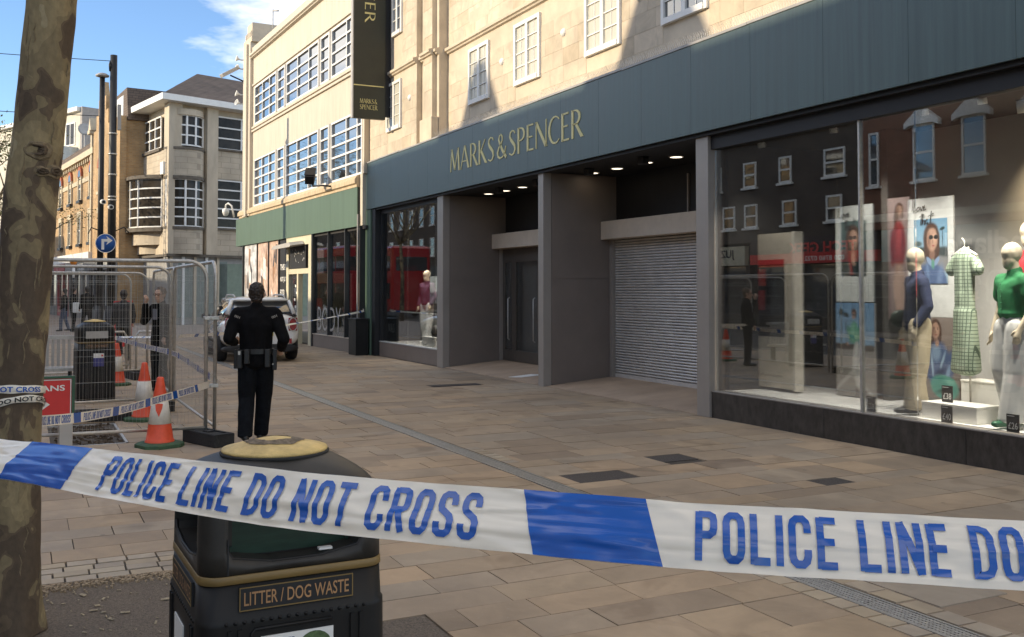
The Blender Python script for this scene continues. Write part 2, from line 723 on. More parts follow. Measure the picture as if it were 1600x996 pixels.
K['coneb'] = mat('cone_base', (.045, .1, .05), .7, var=.3, sc=14)
K['rubber'] = mat('rubber_block', (.022, .022, .022), .85, var=.3, bump=.4, bsc=50)
K['skin'] = mat('skin', (.5, .31, .22), .5, var=.08)
K['hair'] = mat('hair_dark', (.02, .0125, .0085), .55, var=.4, sc=80)
K['hairg'] = mat('hair_greying', (.12, .085, .06), .6, var=.4, sc=80)
K['cloth'] = mat('uniform_black', (.006, .006, .0068), .9, var=.4, sc=14, spec=.12)
K['cloth2'] = mat('trousers_navy', (.007, .0085, .011), .9, var=.4, sc=14, spec=.12)
K['leather'] = mat('belt_leather', (.012, .012, .012), .4)
K['mann'] = mat('mannequin_cream', (.62, .53, .39), .5, var=.05)
K['bark'] = bark_mat('plane_bark')
K['sign_dark'] = mat('sign_olive_black', (.022, .024, .014), .45, var=.2, sc=2)
K['green_sage'] = mat('sage_green_metal', (.092, .145, .1), .5, var=.12, sc=2, stretch=(3, 3, .25))
K['yellowcream'] = mat('cream_surround', (.6, .55, .39), .6, var=.07)
K['lens'] = mat('downlight_lens', (.8, .8, .75), .4, emit=(1, .86, .66), es=2.2)


def film(m, col, k=.45):
    n, l = m.node_tree.nodes, m.node_tree.links
    tr = n.new('ShaderNodeBsdfTranslucent')
    tr.inputs['Color'].default_value = tuple(col) + (1,)
    mx = n.new('ShaderNodeMixShader')
    mx.inputs[0].default_value = k
    l.new(n['Principled BSDF'].outputs[0], mx.inputs[1])
    l.new(tr.outputs[0], mx.inputs[2])
    l.new(mx.outputs[0], n['Material Output'].inputs['Surface'])


film(K['tapew'], (.97, .91, .8), .2)

# ================================================================== ground, street, pavement
bx('ground', K['roadgrey'], -700, 300, -500, 700, -.4, -.06, kind='structure')
bx('road', K['asphalt'], -160, 60, -11.6, -2.4, -.3, -.045, kind='structure')
kerb = bx('kerb', K['joint'], -34, 12, -2.4, -2.26, -.3, -.012, kind='structure')
for i in range(50):
    piece('kerbstone', mat('kerb_granite', (.2, .19, .17), .8, var=.2, sc=20) if i == 0 else bpy.data.materials['kerb_granite'],
          -34 + i * .92, -34 + i * .92 + .905, -2.42, -2.25, -.2, 0, kerb)
bx('pavement_opposite', K['roadgrey'], -100, 40, -14, -11.6, -.3, .0, kind='structure')
street = bx('street_paving', K['roadgrey'], -200, -34.2, -2.4, 60, -.3, -.004, kind='structure')
pave = bx('pavement', K['joint'], -34.2, 12, -2.25, 8.6, -.3, -.011, kind='structure')

SLABC = [(0.298, 0.225, 0.154), (0.369, 0.276, 0.181), (0.33, 0.26, 0.187), (0.414, 0.296, 0.185), (0.337, 0.273, 0.2), (0.389, 0.286, 0.181), (0.265, 0.201, 0.141)]
K['slab1'] = slab_mat('sandstone_slab', True, SLABC)
K['slabN'] = slab_mat('sandstone_slab_far', False, SLABC)
K['sett1'] = slab_mat('granite_sett', True, [(.33, .275, .21), (.42, .35, .265), (.38, .3, .2), (.45, .38, .28)])

PIT = [(-6.33, 9, -3, 1.0), (-4.88, 9, .9, 1.91)]                 # bound gravel round the tree and the bin
SETT = (-6.8, -6.33, -3, 1.0)
SOIL = (-13.55, -11.75, .3, 1.08)
PATCH = [(-8.45, -8.1, 5.68, 6.12), (-7.95, -7.55, 4.42, 5.05), (-6.76, -6.5, 6.28, 6.63), (-16.45, -16.2, 6.45, 7.42)]
HOLES = PIT + [SETT, SOIL] + PATCH


def rows(x0, x1, ws, fixed):
    xs = [x0]
    while xs[-1] > x1:
        n = xs[-1] - rnd.choice(ws)
        for f in fixed:
            if n < f + .12 < xs[-1] - .05 and n != f:
                n = f
                break
        xs.append(n)
    return xs


slabs = []


def lay(xs, y0, y1, ls):
    for a, b in zip(xs, xs[1:]):
        cuts = []
        for h in HOLES:
            ov = min(a, h[1]) - max(b, h[0])
            if ov > .35 * (a - b):
                cuts.append((h[2], h[3]))
        cuts.sort()
        y = y0
        spans = []
        for c0, c1 in cuts:
            if c0 > y + .05:
                spans.append((y, min(c0, y1)))
            y = max(y, c1)
        if y < y1 - .05:
            spans.append((y, y1))
        for s0, s1 in spans:
            y = s0
            first = True
            while y < s1 - .02:
                L = rnd.choice(ls) * (rnd.uniform(.35, 1) if first else 1)
                first = False
                e = y + L
                if s1 - e < .22:
                    e = s1
                slabs.append((b, a, y, e))
                y = e


lay(rows(3, -34, (.28, .3, .34, .4, .3), (-4.88, -6.33, -6.8, -11.75, -13.55)), -2.25, 4.06, (.42, .5, .58, .66, .8))
lay(rows(1, -34, (.3, .38, .45, .55, .38), (-6.5, -6.76, -7.55, -7.95, -8.1, -8.45, -16.2, -16.45)), 4.26, 8.24, (.45, .56, .68, .85))
best = []
for q in slabs:
    pts = [seen_at(x, y, 0) for x, y in ((q[0], q[2]), (q[1], q[2]), (q[1], q[3]), (q[0], q[3]))]
    ar = 0
    if all(pts):
        cxm = sum(p[0] for p in pts) / 4
        cym = sum(p[1] for p in pts) / 4
        if -20 < cxm < 1620 and cym < 1010:
            ar = abs(sum(pts[i][0] * pts[(i + 1) % 4][1] - pts[(i + 1) % 4][0] * pts[i][1] for i in range(4))) / 2
    best.append((ar, q))
best.sort(key=lambda t: -t[0])
G = .0035
far = MB()
tint = []
for i, (ar, q) in enumerate(best):
    dz = rnd.uniform(-.0022, .0022)
    g0, g1, g2, g3 = (G * rnd.uniform(.4, 1.5) for _ in range(4))
    if i < 300 and ar > 0:
        piece('paving_slab', K['slab1'], q[0] + g0, q[1] - g1, q[2] + g2, q[3] - g3, -.05 + dz, dz, pave,
              (rnd.uniform(-.003, .003), rnd.uniform(-.003, .003), rnd.uniform(-.004, .004)))
    else:
        far.box(q[0] + g0, q[1] - g1, q[2] + g2, q[3] - g3, -.05 + dz, dz)
        tint += [rnd.random()] * 6
fo = far.build('paving_slabs_beyond', K['slabN'], pave, kind='stuff')
at_ = fo.data.attributes.new('tint', 'FLOAT', 'FACE')
at_.data.foreach_set('value', tint)

# bound gravel, setts, soil and tarmac infills
for k, h in enumerate(PIT):
    bx('tree_pit_gravel', K['grit'], h[0] + .005, h[1], max(h[2], -2.2) + (.1 if k else 0), h[3] - .005, -.05, -.007 + .003 * k, kind='structure')
for i in range(4):
    x1 = SETT[1] - .005 - i * .115
    y = SETT[3] - .03
    while y > -2.1:
        w = rnd.uniform(.17, .21)
        piece('sett', K['sett1'], x1 - .105, x1 - rnd.uniform(.002, .006), y - w + .012, y, -.05, rnd.uniform(-.004, .004), pave, (0, 0, rnd.uniform(-.02, .02)))
        y -= w
for h in PATCH:
    bx('tarmac_infill', K['tarmac'], h[0] + .004, h[1] - .004, h[2] + .004, h[3] - .004, -.05, -.002, pave)
bx('soil', mat('pit_soil', (.045, .033, .024), .95, var=.5, sc=20, bump=1, bsc=60), SOIL[0], SOIL[1], SOIL[2], SOIL[3], -.05, -.014, pave)
for e in ((SOIL[0], SOIL[0] + .03, SOIL[2], SOIL[3]), (SOIL[1] - .03, SOIL[1], SOIL[2], SOIL[3]), (SOIL[0], SOIL[1], SOIL[3] - .03, SOIL[3])):
    bx('pit_edging', K['steel'], *e, -.05, .004, pave)
sl = MB()
for i in range(260):
    x, y = rnd.uniform(SOIL[0] + .05, SOIL[1] - .05), rnd.uniform(SOIL[2] + .05, SOIL[3] - .06)
    r = rnd.uniform(.008, .03)
    T = Matrix.Translation((x, y, -.01)) @ Matrix.Rotation(rnd.uniform(0, 6), 4, V((rnd.random(), rnd.random(), 1)))
    sl.box(-r, r, -r * .7, r * .7, -r * .5, r * .5, T=T)
sl.build('soil_crumbs', mat('crumbs', (.07, .05, .033), .95, var=.6, sc=30), pave, kind='stuff')
# fallen bits on the bound gravel
lf = MB()
for i in range(260):
    x, y = rnd.uniform(-6.3, -3.6), rnd.uniform(-.2, 1.6)
    if x > -4.9 or y < .98:
        r = rnd.uniform(.003, .014) * (1 if rnd.random() < .8 else 1.8)
        T = Matrix.Translation((x, y, 0)) @ Matrix.Rotation(rnd.uniform(0, 6), 4, V((rnd.random() * .3, rnd.random() * .3, 1)))
        lf.box(-r, r, -r * .45, r * .45, -.001, .002, T=T)
lf.build('fallen_bits', mat('fallen_bits', (.3, .25, .17), .9, var=.5, sc=40), pave, kind='stuff')
gr = MB()
for i in range(1500):
    a = rnd.random()
    x, y = -6.32 + abs(rnd.gauss(0, .07)), rnd.uniform(-.4, 1.0)
    if a < .35:
        x, y = rnd.uniform(-6.3, -4.0), 1.0 - abs(rnd.gauss(0, .06))
    r = rnd.uniform(.003, .008)
    gr.box(x - r, x + r, y - r, y + r, -.01, r * .7)
gr.build('loose_grit', mat('loose_grit', (.3, .23, .15), .9, var=.6, sc=120), pave, kind='stuff')

# drainage channel along the pavement
ch = bx('drain_channel', K['ink'], -34, 3, 4.07, 4.25, -.3, -.03, kind='structure')
for y0, y1 in ((4.072, 4.088), (4.232, 4.248)):
    bx('channel_edge', K['drain'], -34, 3, y0, y1, -.1, .002, ch)
gm = MB()
x = -1.0
while x > -34:
    # a grating metre with slots
    for j in range(5):
        gm.box(x - .998, x - .002, 4.092 + j * .0285, 4.092 + j * .0285 + .017, -.03, -.001)
    step = .022 if x > -12 else .066
    n = int(.99 / step)
    for k in range(n):
        gm.box(x - .002 - k * step - step * .5, x - .002 - k * step, 4.09, 4.23, -.03, -.002)
    x -= 1
gm.build('grating', K['drain'], ch)
for i in range(60):
    for y0 in (4.262,):
        pass
for x in (-9.6, -9.45, -9.3, -9.15, -9.0, -8.85, -8.7):
    piece('sett', K['sett1'], x - .14, x - .01, 4.262, 4.41, -.04, .004, pave)
# small cobbled making-good beside the channel near the camera
for i in range(16):
    x = -3.0 - i * .16
    piece('sett', K['sett1'], x - .15, x - .008, 3.93, 4.055, -.04, .005, pave, (0, 0, rnd.uniform(-.03, .03)))
for i in range(9):
    x = -2.9 - i * .2
    piece('sett', K['sett1'], x - .19, x - .01, 4.265, 4.4, -.04, rnd.uniform(.002, .007), pave, (0, 0, rnd.uniform(-.05, .05)))
bx('worn_slab', K['sett1'], -4.3, -3.75, 4.42, 4.95, -.04, .006, pave)

# shop entrance ramps
for a, b in ((-19.9, -15.48), (-15.27, -10.9)):
    m = MB()
    m.prism([(8.245, -.05), (8.245, .006), (9.72, .132), (9.72, -.05)], lambda y, z: (a, y, z), lambda y, z: (b, y, z))
    rp = m.build('entrance_ramp', mat('ramp_stone', (.4, .295, .205), .75, var=.22, sc=1.2, stretch=(1, .6, 1)) if a < -19 else bpy.data.materials['ramp_stone'], kind='structure')
    k = 0
    x = a
    while x < b - .1:
        w = min(rnd.choice((.6, .75, .9)), b - x)
        y = 8.25
        while y < 9.6:
            L = rnd.choice((.45, .55, .65))
            e = min(y + L, 9.7)
            if 9.7 - e < .2:
                e = 9.7
            zf = lambda yy: .006 + (yy - 8.245) * .0854
            t = MB()
            t.add([(x + .003, y + .003, zf(y)), (x + w - .003, y + .003, zf(y)), (x + w - .003, e - .003, zf(e)), (x + .003, e - .003, zf(e)),
                   (x + .003, y + .003, zf(y) + .006), (x + w - .003, y + .003, zf(y) + .006), (x + w - .003, e - .003, zf(e) + .006), (x + .003, e - .003, zf(e) + .006)],
                  [(0, 3, 2, 1), (4, 5, 6, 7), (0, 1, 5, 4), (1, 2, 6, 5), (2, 3, 7, 6), (3, 0, 4, 7)])
            t.build('ramp_slab', bpy.data.materials['ramp_stone'], rp)
            y = e
        x += w
# litter
lt = MB()
lt.add([(-17.0, 8.35, .03), (-16.75, 8.5, .035), (-16.6, 8.95, .085), (-16.9, 8.8, .075)], [(0, 1, 2, 3)])
lt.add([(-17.0, 8.35, .026), (-16.75, 8.5, .031), (-16.6, 8.95, .081), (-16.9, 8.8, .071)], [(3, 2, 1, 0)])
tag(lt.build('paper_litter', K['white']), 'scrap of white paper lying in the dark shop entrance', 'litter')

# ================================================================== the department store
LET = {
    'M': (1.0, [([(.05, 0), (.15, 1)], (.06, .06)), ([(.15, 1), (.5, .05)], (.13, .12)), ([(.5, .05), (.85, 1)], (.06, .06)), ([(.85, 1), (.95, 0)], (.12, .13))]),
    'A': (.84, [([(.02, 0), (.4, 1)], (.06, .06)), ([(.4, 1), (.8, 0)], (.12, .14)), ([(.17, .33), (.64, .33)], (.05, .05))]),
    'K': (.74, [([(.08, 0), (.08, 1)], (.13, .13)), ([(.14, .45), (.62, 1)], (.055, .055)), ([(.24, .56), (.7, 0)], (.12, .14))]),
    'E': (.56, [([(.08, 0), (.08, 1)], (.13, .13)), ([(.1, .965), (.5, .965)], (.055, .07)), ([(.1, .52), (.44, .52)], (.05, .06)), ([(.1, .035), (.53, .035)], (.055, .075))]),
    'N': (.86, [([(.06, 0), (.06, 1)], (.06, .06)), ([(.05, 1), (.8, 0)], (.13, .14)), ([(.8, 0), (.8, 1)], (.06, .06))]),
    'S': (.6, [([(.52, .84), (.42, .95), (.27, .975), (.13, .9), (.09, .76), (.18, .62), (.34, .5), (.48, .37), (.52, .21), (.42, .07), (.25, .02), (.05, .1)],
               (.05, .055, .06, .085, .11, .13, .14, .13, .11, .08, .06, .05))]),
    '&': (.84, [([(.8, .46), (.72, .22), (.54, .06), (.3, .02), (.12, .11), (.08, .27), (.18, .43), (.36, .57), (.49, .71), (.49, .87), (.38, .97), (.25, .92), (.19, .78), (.27, .62), (.5, .33), (.83, .0)],
                (.05, .055, .06, .07, .1, .11, .09, .07, .07, .08, .06, .07, .1, .12, .13, .13))]),
}
_b = [(.08 + .0, .97)] + [(.24 + .3 * math.sin(t), .73 + .24 * math.cos(t)) for t in [math.pi * i / 9 for i in range(10)]] + [(.1, .49)]
_w = [.05, .05, .06, .09, .12, .13, .13, .12, .09, .06, .05, .05]
LET['P'] = (.62, [([(.08, 0), (.08, 1)], (.13, .13)), (_b, _w)])
LET['R'] = (.72, [([(.08, 0), (.08, 1)], (.13, .13)), (_b, _w), ([(.3, .5), (.7, 0)], (.11, .14))])
_c = [(.47 + .42 * math.cos(t), .5 + .48 * math.sin(t)) for t in [rad(48 + 264 * i / 14) for i in range(15)]]
LET['C'] = (.78, [(_c, [.045, .05, .06, .07, .09, .11, .125, .13, .125, .11, .09, .07, .06, .05, .045])])


def letter(mb, ch, f, th, mi=0):
    """one flared capital; f(a, b, out) places unit-height coordinates"""
    for pts, w in LET[ch][1]:
        n = len(pts)
        L, Rr = [], []
        for i in range(n):
            a, b = pts[max(0, i - 1)], pts[min(n - 1, i + 1)]
            dx, dy = b[0] - a[0], b[1] - a[1]
            d = math.hypot(dx, dy)
            if n == 2 and abs(dx) > 1e-6 and abs(dy) > .3:      # cut slanted strokes level at top and foot
                ox, oy = w[i] / 2 * d / abs(dy), 0
                if dy < 0:
                    ox = -ox
                L.append((pts[i][0] - ox, pts[i][1]))
                Rr.append((pts[i][0] + ox, pts[i][1]))
            else:
                L.append((pts[i][0] - dy / d * w[i] / 2, pts[i][1] + dx / d * w[i] / 2))
                Rr.append((pts[i][0] + dy / d * w[i] / 2, pts[i][1] - dx / d * w[i] / 2))
        for i in range(n - 1):
            q = [L[i], L[i + 1], Rr[i + 1], Rr[i]]
            mb.add([f(p[0], p[1], 0) for p in q] + [f(p[0], p[1], th) for p in q],
                   [(0, 1, 2, 3), (7, 6, 5, 4), (0, 4, 5, 1), (1, 5, 6, 2), (2, 6, 7, 3), (3, 7, 4, 0)], mi)


def word(s, x0, x1, gap=.12):
    """letters and their offsets so that the word fills x0..x1; yields (char, x, unit)"""
    tot = sum(LET[c][0] for c in s) + gap * (len(s) - 1) + sum(.1 for c in s if c == '&') * 2
    u = (x1 - x0) / tot
    x = x0
    for c in s:
        if c == '&':
            x += .1 * u
        yield c, x, u
        x += (LET[c][0] + gap + (.1 if c == '&' else 0)) * u


store = wthing('department_store', 'pale stone department store with a long dark green fascia and recessed entrances', 'building', (-14, 8.25, 0))

# --- fascia, its panels, lip, spikes and letters
core = bx('fascia', K['soffit'], -25.45, -2, 8.14, 8.5, 3.83, 5.0, store)
x = -25.5
while x < -2.3:
    w = rnd.choice((1.2, 1.25, 1.22))
    bx('fascia_panel', K['fascia'], x + .002, min(x + w, -2) - .002, 8.098, 8.138, 3.81, 5.022, core)
    x += w
bx('fascia_return', K['fascia'], -25.54, -25.502, 8.098, 8.6, 3.81, 5.022, core)
x = -25.5
while x < -2.5:
    w = rnd.uniform(1.3, 1.6)
    z = rnd.uniform(-.006, .006)
    bx('fascia_lip', K['fascia_lip'], x + .003, x + w - .003, 8.085, 8.6, 5.026 + z, 5.06 + z, core)
    x += w
sp = MB()
x = -20.2
while x < -6:
    for yy, tl in ((8.12, -.05), (8.17, .0)):
        sp.tube([(x, yy + .05, 5.06), (x + rnd.uniform(-.01, .01), yy + tl + .03, 5.06 + rnd.uniform(.1, .13))], .0022, 3, caps=False)
    x += .045
sp.build('bird_spikes', K['white'], core, kind='stuff')
for c, x, u in word('MARKS&SPENCER', -19.25, -13.74):
    m = MB()
    letter(m, c, lambda a, b, e: (x + a * u, 8.097 - e, 4.185 + b * .475), .009)
    m.build('letter', K['gold'], core)

# --- soffit, piers, entrance walls, lintels
bx('soffit', K['soffit'], -25.4, -2, 8.5, 9.9, 3.78, 3.83, store)
bx('soffit_front', K['soffit'], -25.4, -2, 8.16, 8.5, 3.76, 3.828, store)
for n, a, b in (('pier', -20.24, -19.91), ('pier', -15.475, -15.28), ('pier', -10.885, -10.62)):
    bx(n, K['pier'], a, b, 8.2, 8.36, 0, 3.775, store, .004)
K['panelsl'] = K['wallpanel']
for a, b in ((-20.2, -19.915), (-15.45, -15.285), (-10.88, -10.63)):
    bx('entrance_wall', K['wallpanel'], a, b, 8.362, 9.8, 0, 3.77, store)
for a, b in ((-19.912, -19.905), (-15.283, -15.276)):
    for k in range(2):
        bx('wall_panel', K['wallpanel'], a, b, 8.37, 9.6, .03 + k * 1.87, 1.89 + k * 1.87, store)
bx('transom_wall', K['soffit'], -19.9, -10.9, 9.72, 9.85, 2.55, 3.77, store)
for a, b in ((-19.9, -15.48), (-15.27, -10.89)):
    bx('lintel_box', K['lintel'], a + .004, b - .004, 9.37, 9.7, 2.605, 2.93, store, .006)
for x in (-17.3, -13.1):
    bx('conduit', K['pier'], x, x + .03, 9.69, 9.72, 2.94, 3.6, store)
# roller shutter in the right-hand entrance
sh = bx('shutter_back', K['ink'], -15.2, -10.9, 9.69, 9.715, .1, 2.6, store)
nsl = 50
for i in range(nsl):
    z0 = .2 + i * (2.4 / nsl)
    h = 2.4 / nsl
    m = MB()
    pr_ = [(-.004, 0), (-.03, h * .22), (-.036, h * .5), (-.03, h * .78), (-.004, h - .004), (.0, h - .004), (.0, 0)]
    m.prism([(9.66 + a, z0 + b) for a, b in pr_], lambda y, z: (-15.18, y, z), lambda y, z: (-10.92, y, z))
    m.build('slat', K['shutter'], sh)
bx('bottom_rail', K['shutter'], -15.18, -10.92, 9.62, 9.66, .13, .195, sh)
bx('guide_rail', K['pier'], -15.27, -15.19, 9.56, 9.69, .1, 2.6, sh)
bx('guide_rail', K['pier'], -10.95, -10.89, 9.56, 9.69, .1, 2.6, sh)
bx('shutter_label', mat('label_blue', (.2, .3, .55), .5), -11.9, -11.6, 9.612, 9.619, .15, .185, sh)
# glazed doors in the left-hand entrance
dm = mat('door_frame_bronze', (.11, .095, .08), .4, metal=.3, var=.1)
bx('door_backdrop', mat('pale_door_backing', (.4, .37, .33), .7, var=.1), -19.85, -15.5, 9.8, 9.84, .1, 2.6, store)  # added pale panel close behind the doors so their glass reads lighter
bx('lobby_floor', K['granite'], -19.85, -15.5, 9.72, 10.6, .08, .118, store)
bx('lobby_side', K['wallpanel'], -19.95, -19.9, 9.8, 10.6, .1, 2.6, store)
for x0, x1 in ((-19.84, -19.3), (-19.3, -18.1), (-18.1, -16.9), (-16.9, -15.7)):
    d = bx('door', dm, x0, x0 + .09, 9.62, 9.68, .14, 2.6, store, .003)
    bx('door_stile', dm, x1 - .09, x1 - .004, 9.62, 9.68, .14, 2.6, d, .003)
    bx('door_rail', dm, x0 + .09, x1 - .09, 9.622, 9.678, .14, .38, d, .003)
    bx('door_rail', dm, x0 + .09, x1 - .09, 9.622, 9.678, 2.3, 2.6, d, .003)
    bx('pane', K['glass'], x0 + .09, x1 - .09, 9.645, 9.652, .38, 2.3, d)
    MB().tube([(x1 - .16, 9.6, .6), (x1 - .16, 9.56, .63), (x1 - .16, 9.56, 1.5), (x1 - .16, 9.6, 1.53)], .014, 8).build('handle', K['steel'], d)
bx('door_jamb', K['pier'], -19.9, -19.845, 9.56, 9.69, .13, 2.6, store)
# downlights in the soffit
for (x, y) in ((-19.28, 9.0), (-18.5, 9.03), (-17.71, 9.03), (-16.89, 8.98), (-15.0, 9.05), (-14.25, 9.08), (-13.36, 9.08), (-12.6, 9.12)):
    d = MB().lathe([(.115, 3.782), (.115, 3.766), (.1, 3.764), (.098, 3.772)], 20, (x, y, 0)).build('downlight', K['white'], store)
    MB().lathe([(.097, 3.771), (.001, 3.7705)], 20, (x, y, 0)).build('lens', K['lens'], d)
for x in (-18.15, -16.5, -14.6, -12.95):
    bx('sensor', K['blackm'], x, x + .16, 8.62, 8.74, 3.66, 3.78, store, .01)

# --- left display window
bx('stall_riser', K['wallpanel'], -24.3, -20.24, 8.26, 8.4, 0, .36, store)
for k in range(4):
    bx('riser_panel', K['wallpanel'], -24.29 + k * 1.012, -23.285 + k * 1.012, 8.25, 8.259, .01, .35, store)
sill_m = mat('window_sill', (.5, .5, .48), .4)
bx('window_sill', sill_m, -24.3, -20.245, 8.24, 8.42, .362, .385, store)
for a, b in ((-24.3, -22.42), (-22.405, -20.62), (-20.6, -20.245)):
    bx('window_pane', K['glass'], a, b, 8.3, 8.308, .386, 3.7, store)
bx('mullion', K['blackm'], -24.34, -24.28, 8.27, 8.36, .36, 3.76, store)
bx('window_head', K['soffit'], -24.4, -20.24, 8.28, 8.4, 3.66, 3.76, store)
bx('window_floor', sill_m, -24.3, -20.245, 8.425, 9.55, .3, .37, store)
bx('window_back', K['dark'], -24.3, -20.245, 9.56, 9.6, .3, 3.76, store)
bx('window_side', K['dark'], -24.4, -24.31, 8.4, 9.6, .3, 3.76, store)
# --- green pilaster left of it
bx('corner_pilaster', K['green_sage'], -25.25, -24.62, 8.1, 8.4, 0, 3.79, store)
bx('corner_pilaster_dark', K['soffit'], -24.615, -24.35, 8.14, 8.4, 0, 3.79, store)
# --- right display window
bx('stall_riser', K['granite'], -10.62, -2, 8.26, 8.42, .02, .335, store)
x = -10.615
for w in (2.05, 1.9, 1.55, 1.6, 1.6):
    bx('riser_panel', K['granite'], x, x + w - .006, 8.238, 8.258, .0, .34, store, .002)
    x += w
bx('window_sill', K['pier'], -10.62, -2, 8.236, 8.41, .342, .352, store)
for a, b in ((-10.6, -8.06), (-8.035, -7.3), (-7.296, -2)):
    bx('window_pane', K['glass'], a, b, 8.3, 8.308, .353, 3.62, store)
bx('mullion', K['steel'], -8.06, -8.035, 8.285, 8.325, .353, 3.62, store)
bx('window_head', K['soffit'], -10.62, -2, 8.25, 8.42, 3.58, 3.775, store)
bx('window_floor', K['white'], -10.6, -2, 8.42, 9.9, .3, .356, store)
bx('window_back', mat('display_wall', (.4, .4, .39), .7, var=.05), -8.75, -2, 9.92, 9.97, .3, 3.7, store)
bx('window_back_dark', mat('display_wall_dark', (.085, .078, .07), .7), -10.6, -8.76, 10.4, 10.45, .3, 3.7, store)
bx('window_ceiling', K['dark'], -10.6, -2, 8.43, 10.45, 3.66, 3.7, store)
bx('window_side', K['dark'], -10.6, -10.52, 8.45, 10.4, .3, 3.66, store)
bx('window_column', mat('display_column', (.10, .095, .085), .7), -8.78, -8.68, 9.4, 10.4, .357, 3.66, store)
# lit spotlights of the display
for k, (x, y, tx, ty, tz, en) in enumerate(((-6.75, 9.25, -6.6, 9.92, 2.55, 90), (-7.3, 8.46, -7.75, 8.85, .9, 200), (-6.6, 8.46, -6.5, 8.85, .9, 200), (-8.6, 8.46, -8.8, 9.3, 1.3, 170), (-5.9, 8.5, -6.2, 9.0, 1.2, 150), (-9.9, 8.5, -10.1, 9.0, 1.0, 80), (-22.6, 8.5, -22.4, 9.0, 1.2, 320), (-21.3, 8.5, -21.4, 9.0, 1.2, 320))):
    spd = bpy.data.lights.new('display_spotlight', 'SPOT')
    spd.energy = en
    spd.spot_size = rad(95)
    spd.spot_blend = .8
    spd.color = (1, .91, .8) if k else (1, .74, .44)
    spd.shadow_soft_size = .05
    spo = bpy.data.objects.new('display_spotlight_lamp', spd)
    COL.objects.link(spo)
    spo.rotation_euler = (V((tx, ty, tz)) - V((x, y, 3.5))).to_track_quat('-Z', 'Y').to_euler()
    spo.parent = store
    spo.location = (x + 14, y - 8.25, 3.5)
    MB().tube([(x, y - .02, 3.66), (x, y, 3.53)], .045, 12).build('spotlight_can', K['white'], store)

# --- upper storeys in stone
ZT = 12.4
bx('upper_wall', K['stonewall'], -20.4, 12, 8.52, 9.6, 5.0, ZT, store)
bx('upper_wing', K['stonewall'], -25.3, -21.45, 8.17, 9.6, 5.0, ZT, store)
pm = bx('pilaster', K['stonewall'], -21.45, -20.4, 8.3, 9.6, 5.0, ZT, store)
bx('pilaster_shaft', K['stonewall'], -21.1, -20.55, 8.2, 8.3, 5.58, ZT, pm)
bx('pilaster_foot', K['stonewall'], -21.14, -20.42, 8.12, 8.3, 5.0, 5.58, pm, .01)
bx('drainpipe', K['white'], -25.44, -25.38, 8.1, 8.16, 5.05, ZT, store)
bx('party_wall', K['stonewall'], -25.36, -25.305, 8.3, 14, 5.0, ZT, store)


def course(x0, x1, y, z):
    m = MB()
    m.prism([(0, 0), (-.05, .02), (-.06, .05), (-.1, .07), (-.1, .13), (0, .16)], lambda a, b: (x0, y + a, z + b), lambda a, b: (x1, y + a, z + b))
    m.build('string_course', K['stonewall'], store)


course(-25.3, -21.45, 8.17, 6.98)
course(-21.45, -20.4, 8.3, 6.98)
course(-21.12, -20.53, 8.2, 6.985)
course(-20.4, 12, 8.52, 6.98)


def sash(x0, x1, z0, z1, y, blind):
    """white casement of two leaves, each of four panes; frames, bars and glass"""
    w = MB()
    fw = .07
    w.box(x0, x0 + fw, y - .03, y + .04, z0, z1)
    w.box(x1 - fw, x1, y - .03, y + .04, z0, z1)
    w.box(x0 + fw, x1 - fw, y - .03, y + .04, z1 - fw, z1)
    w.box(x0 + fw, x1 - fw, y - .05, y + .04, z0, z0 + fw + .02)
    xm = (x0 + x1) / 2
    w.box(xm - .045, xm + .045, y - .026, y + .036, z0 + fw + .02, z1 - fw)
    o = w.build('window', K['white'], store)
    zz = z0 + fw + .02
    hh = (z1 - fw - zz) / 4
    for a, b in ((x0 + fw, xm - .045), (xm + .045, x1 - fw)):
        for k in range(4):
            bx('pane', K['curtain'] if blind else K['pane'], a, b, y + .01, y + .018, zz + k * hh + .009, zz + (k + 1) * hh - .009, o)
            if k:
                bx('glazing_bar', K['white'], a, b, y - .012, y + .02, zz + k * hh - .009, zz + k * hh + .009, o)
        bx('glazing_bar', K['white'], (a + b) / 2 - .006, (a + b) / 2 + .006, y + .002, y + .009, zz, z1 - fw, o)
    return o


UW = [(-19.19, -18.18), (-17.01, -15.95), (-14.32, -13.22), (-12.08, -10.98), (-9.4, -8.3)]
OPEN = []
for i, (a, b) in enumerate(UW):
    sash(a, b, 5.63, 6.83, 8.5, i in (1, 2, 0))
    OPEN.append((a, b, 5.63, 6.83))
    bx('recessed_panel', K['stonewall'], a, b, 8.513, 8.519, 7.37, 7.64, store)
    sash(a, b, 8.2, 9.6, 8.5, True)
    OPEN.append((a, b, 8.2, 9.6))
OPENW = [(-23.5, -22.45, 5.63, 6.83), (-23.1, -22.4, 7.95, 9.3), (-23.45, -22.45, 7.3, 7.6)]
for k, q in enumerate(OPENW[:2]):
    sash(*q, 8.15, k == 0)
for x in (-21.9, -17.6, -15.1, -12.7):
    m = MB()
    T = Matrix.Rotation(rad(90), 4, 'X')
    m.lathe([(.001, .05), (.05, .045), (.075, .02), (.08, 0)], 12, (x, 8.17 if x < -21.4 else 8.52, 6.25), T=T)
    m.build('wall_boss', K['white'], store)

STC = [(.575, .485, .362), (.61, .515, .388), (.59, .5, .372), (.63, .53, .4), (.6, .505, .375), (.555, .455, .325)]
K['ashlar'] = slab_mat('portland_block', True, STC, .85, gum=False)


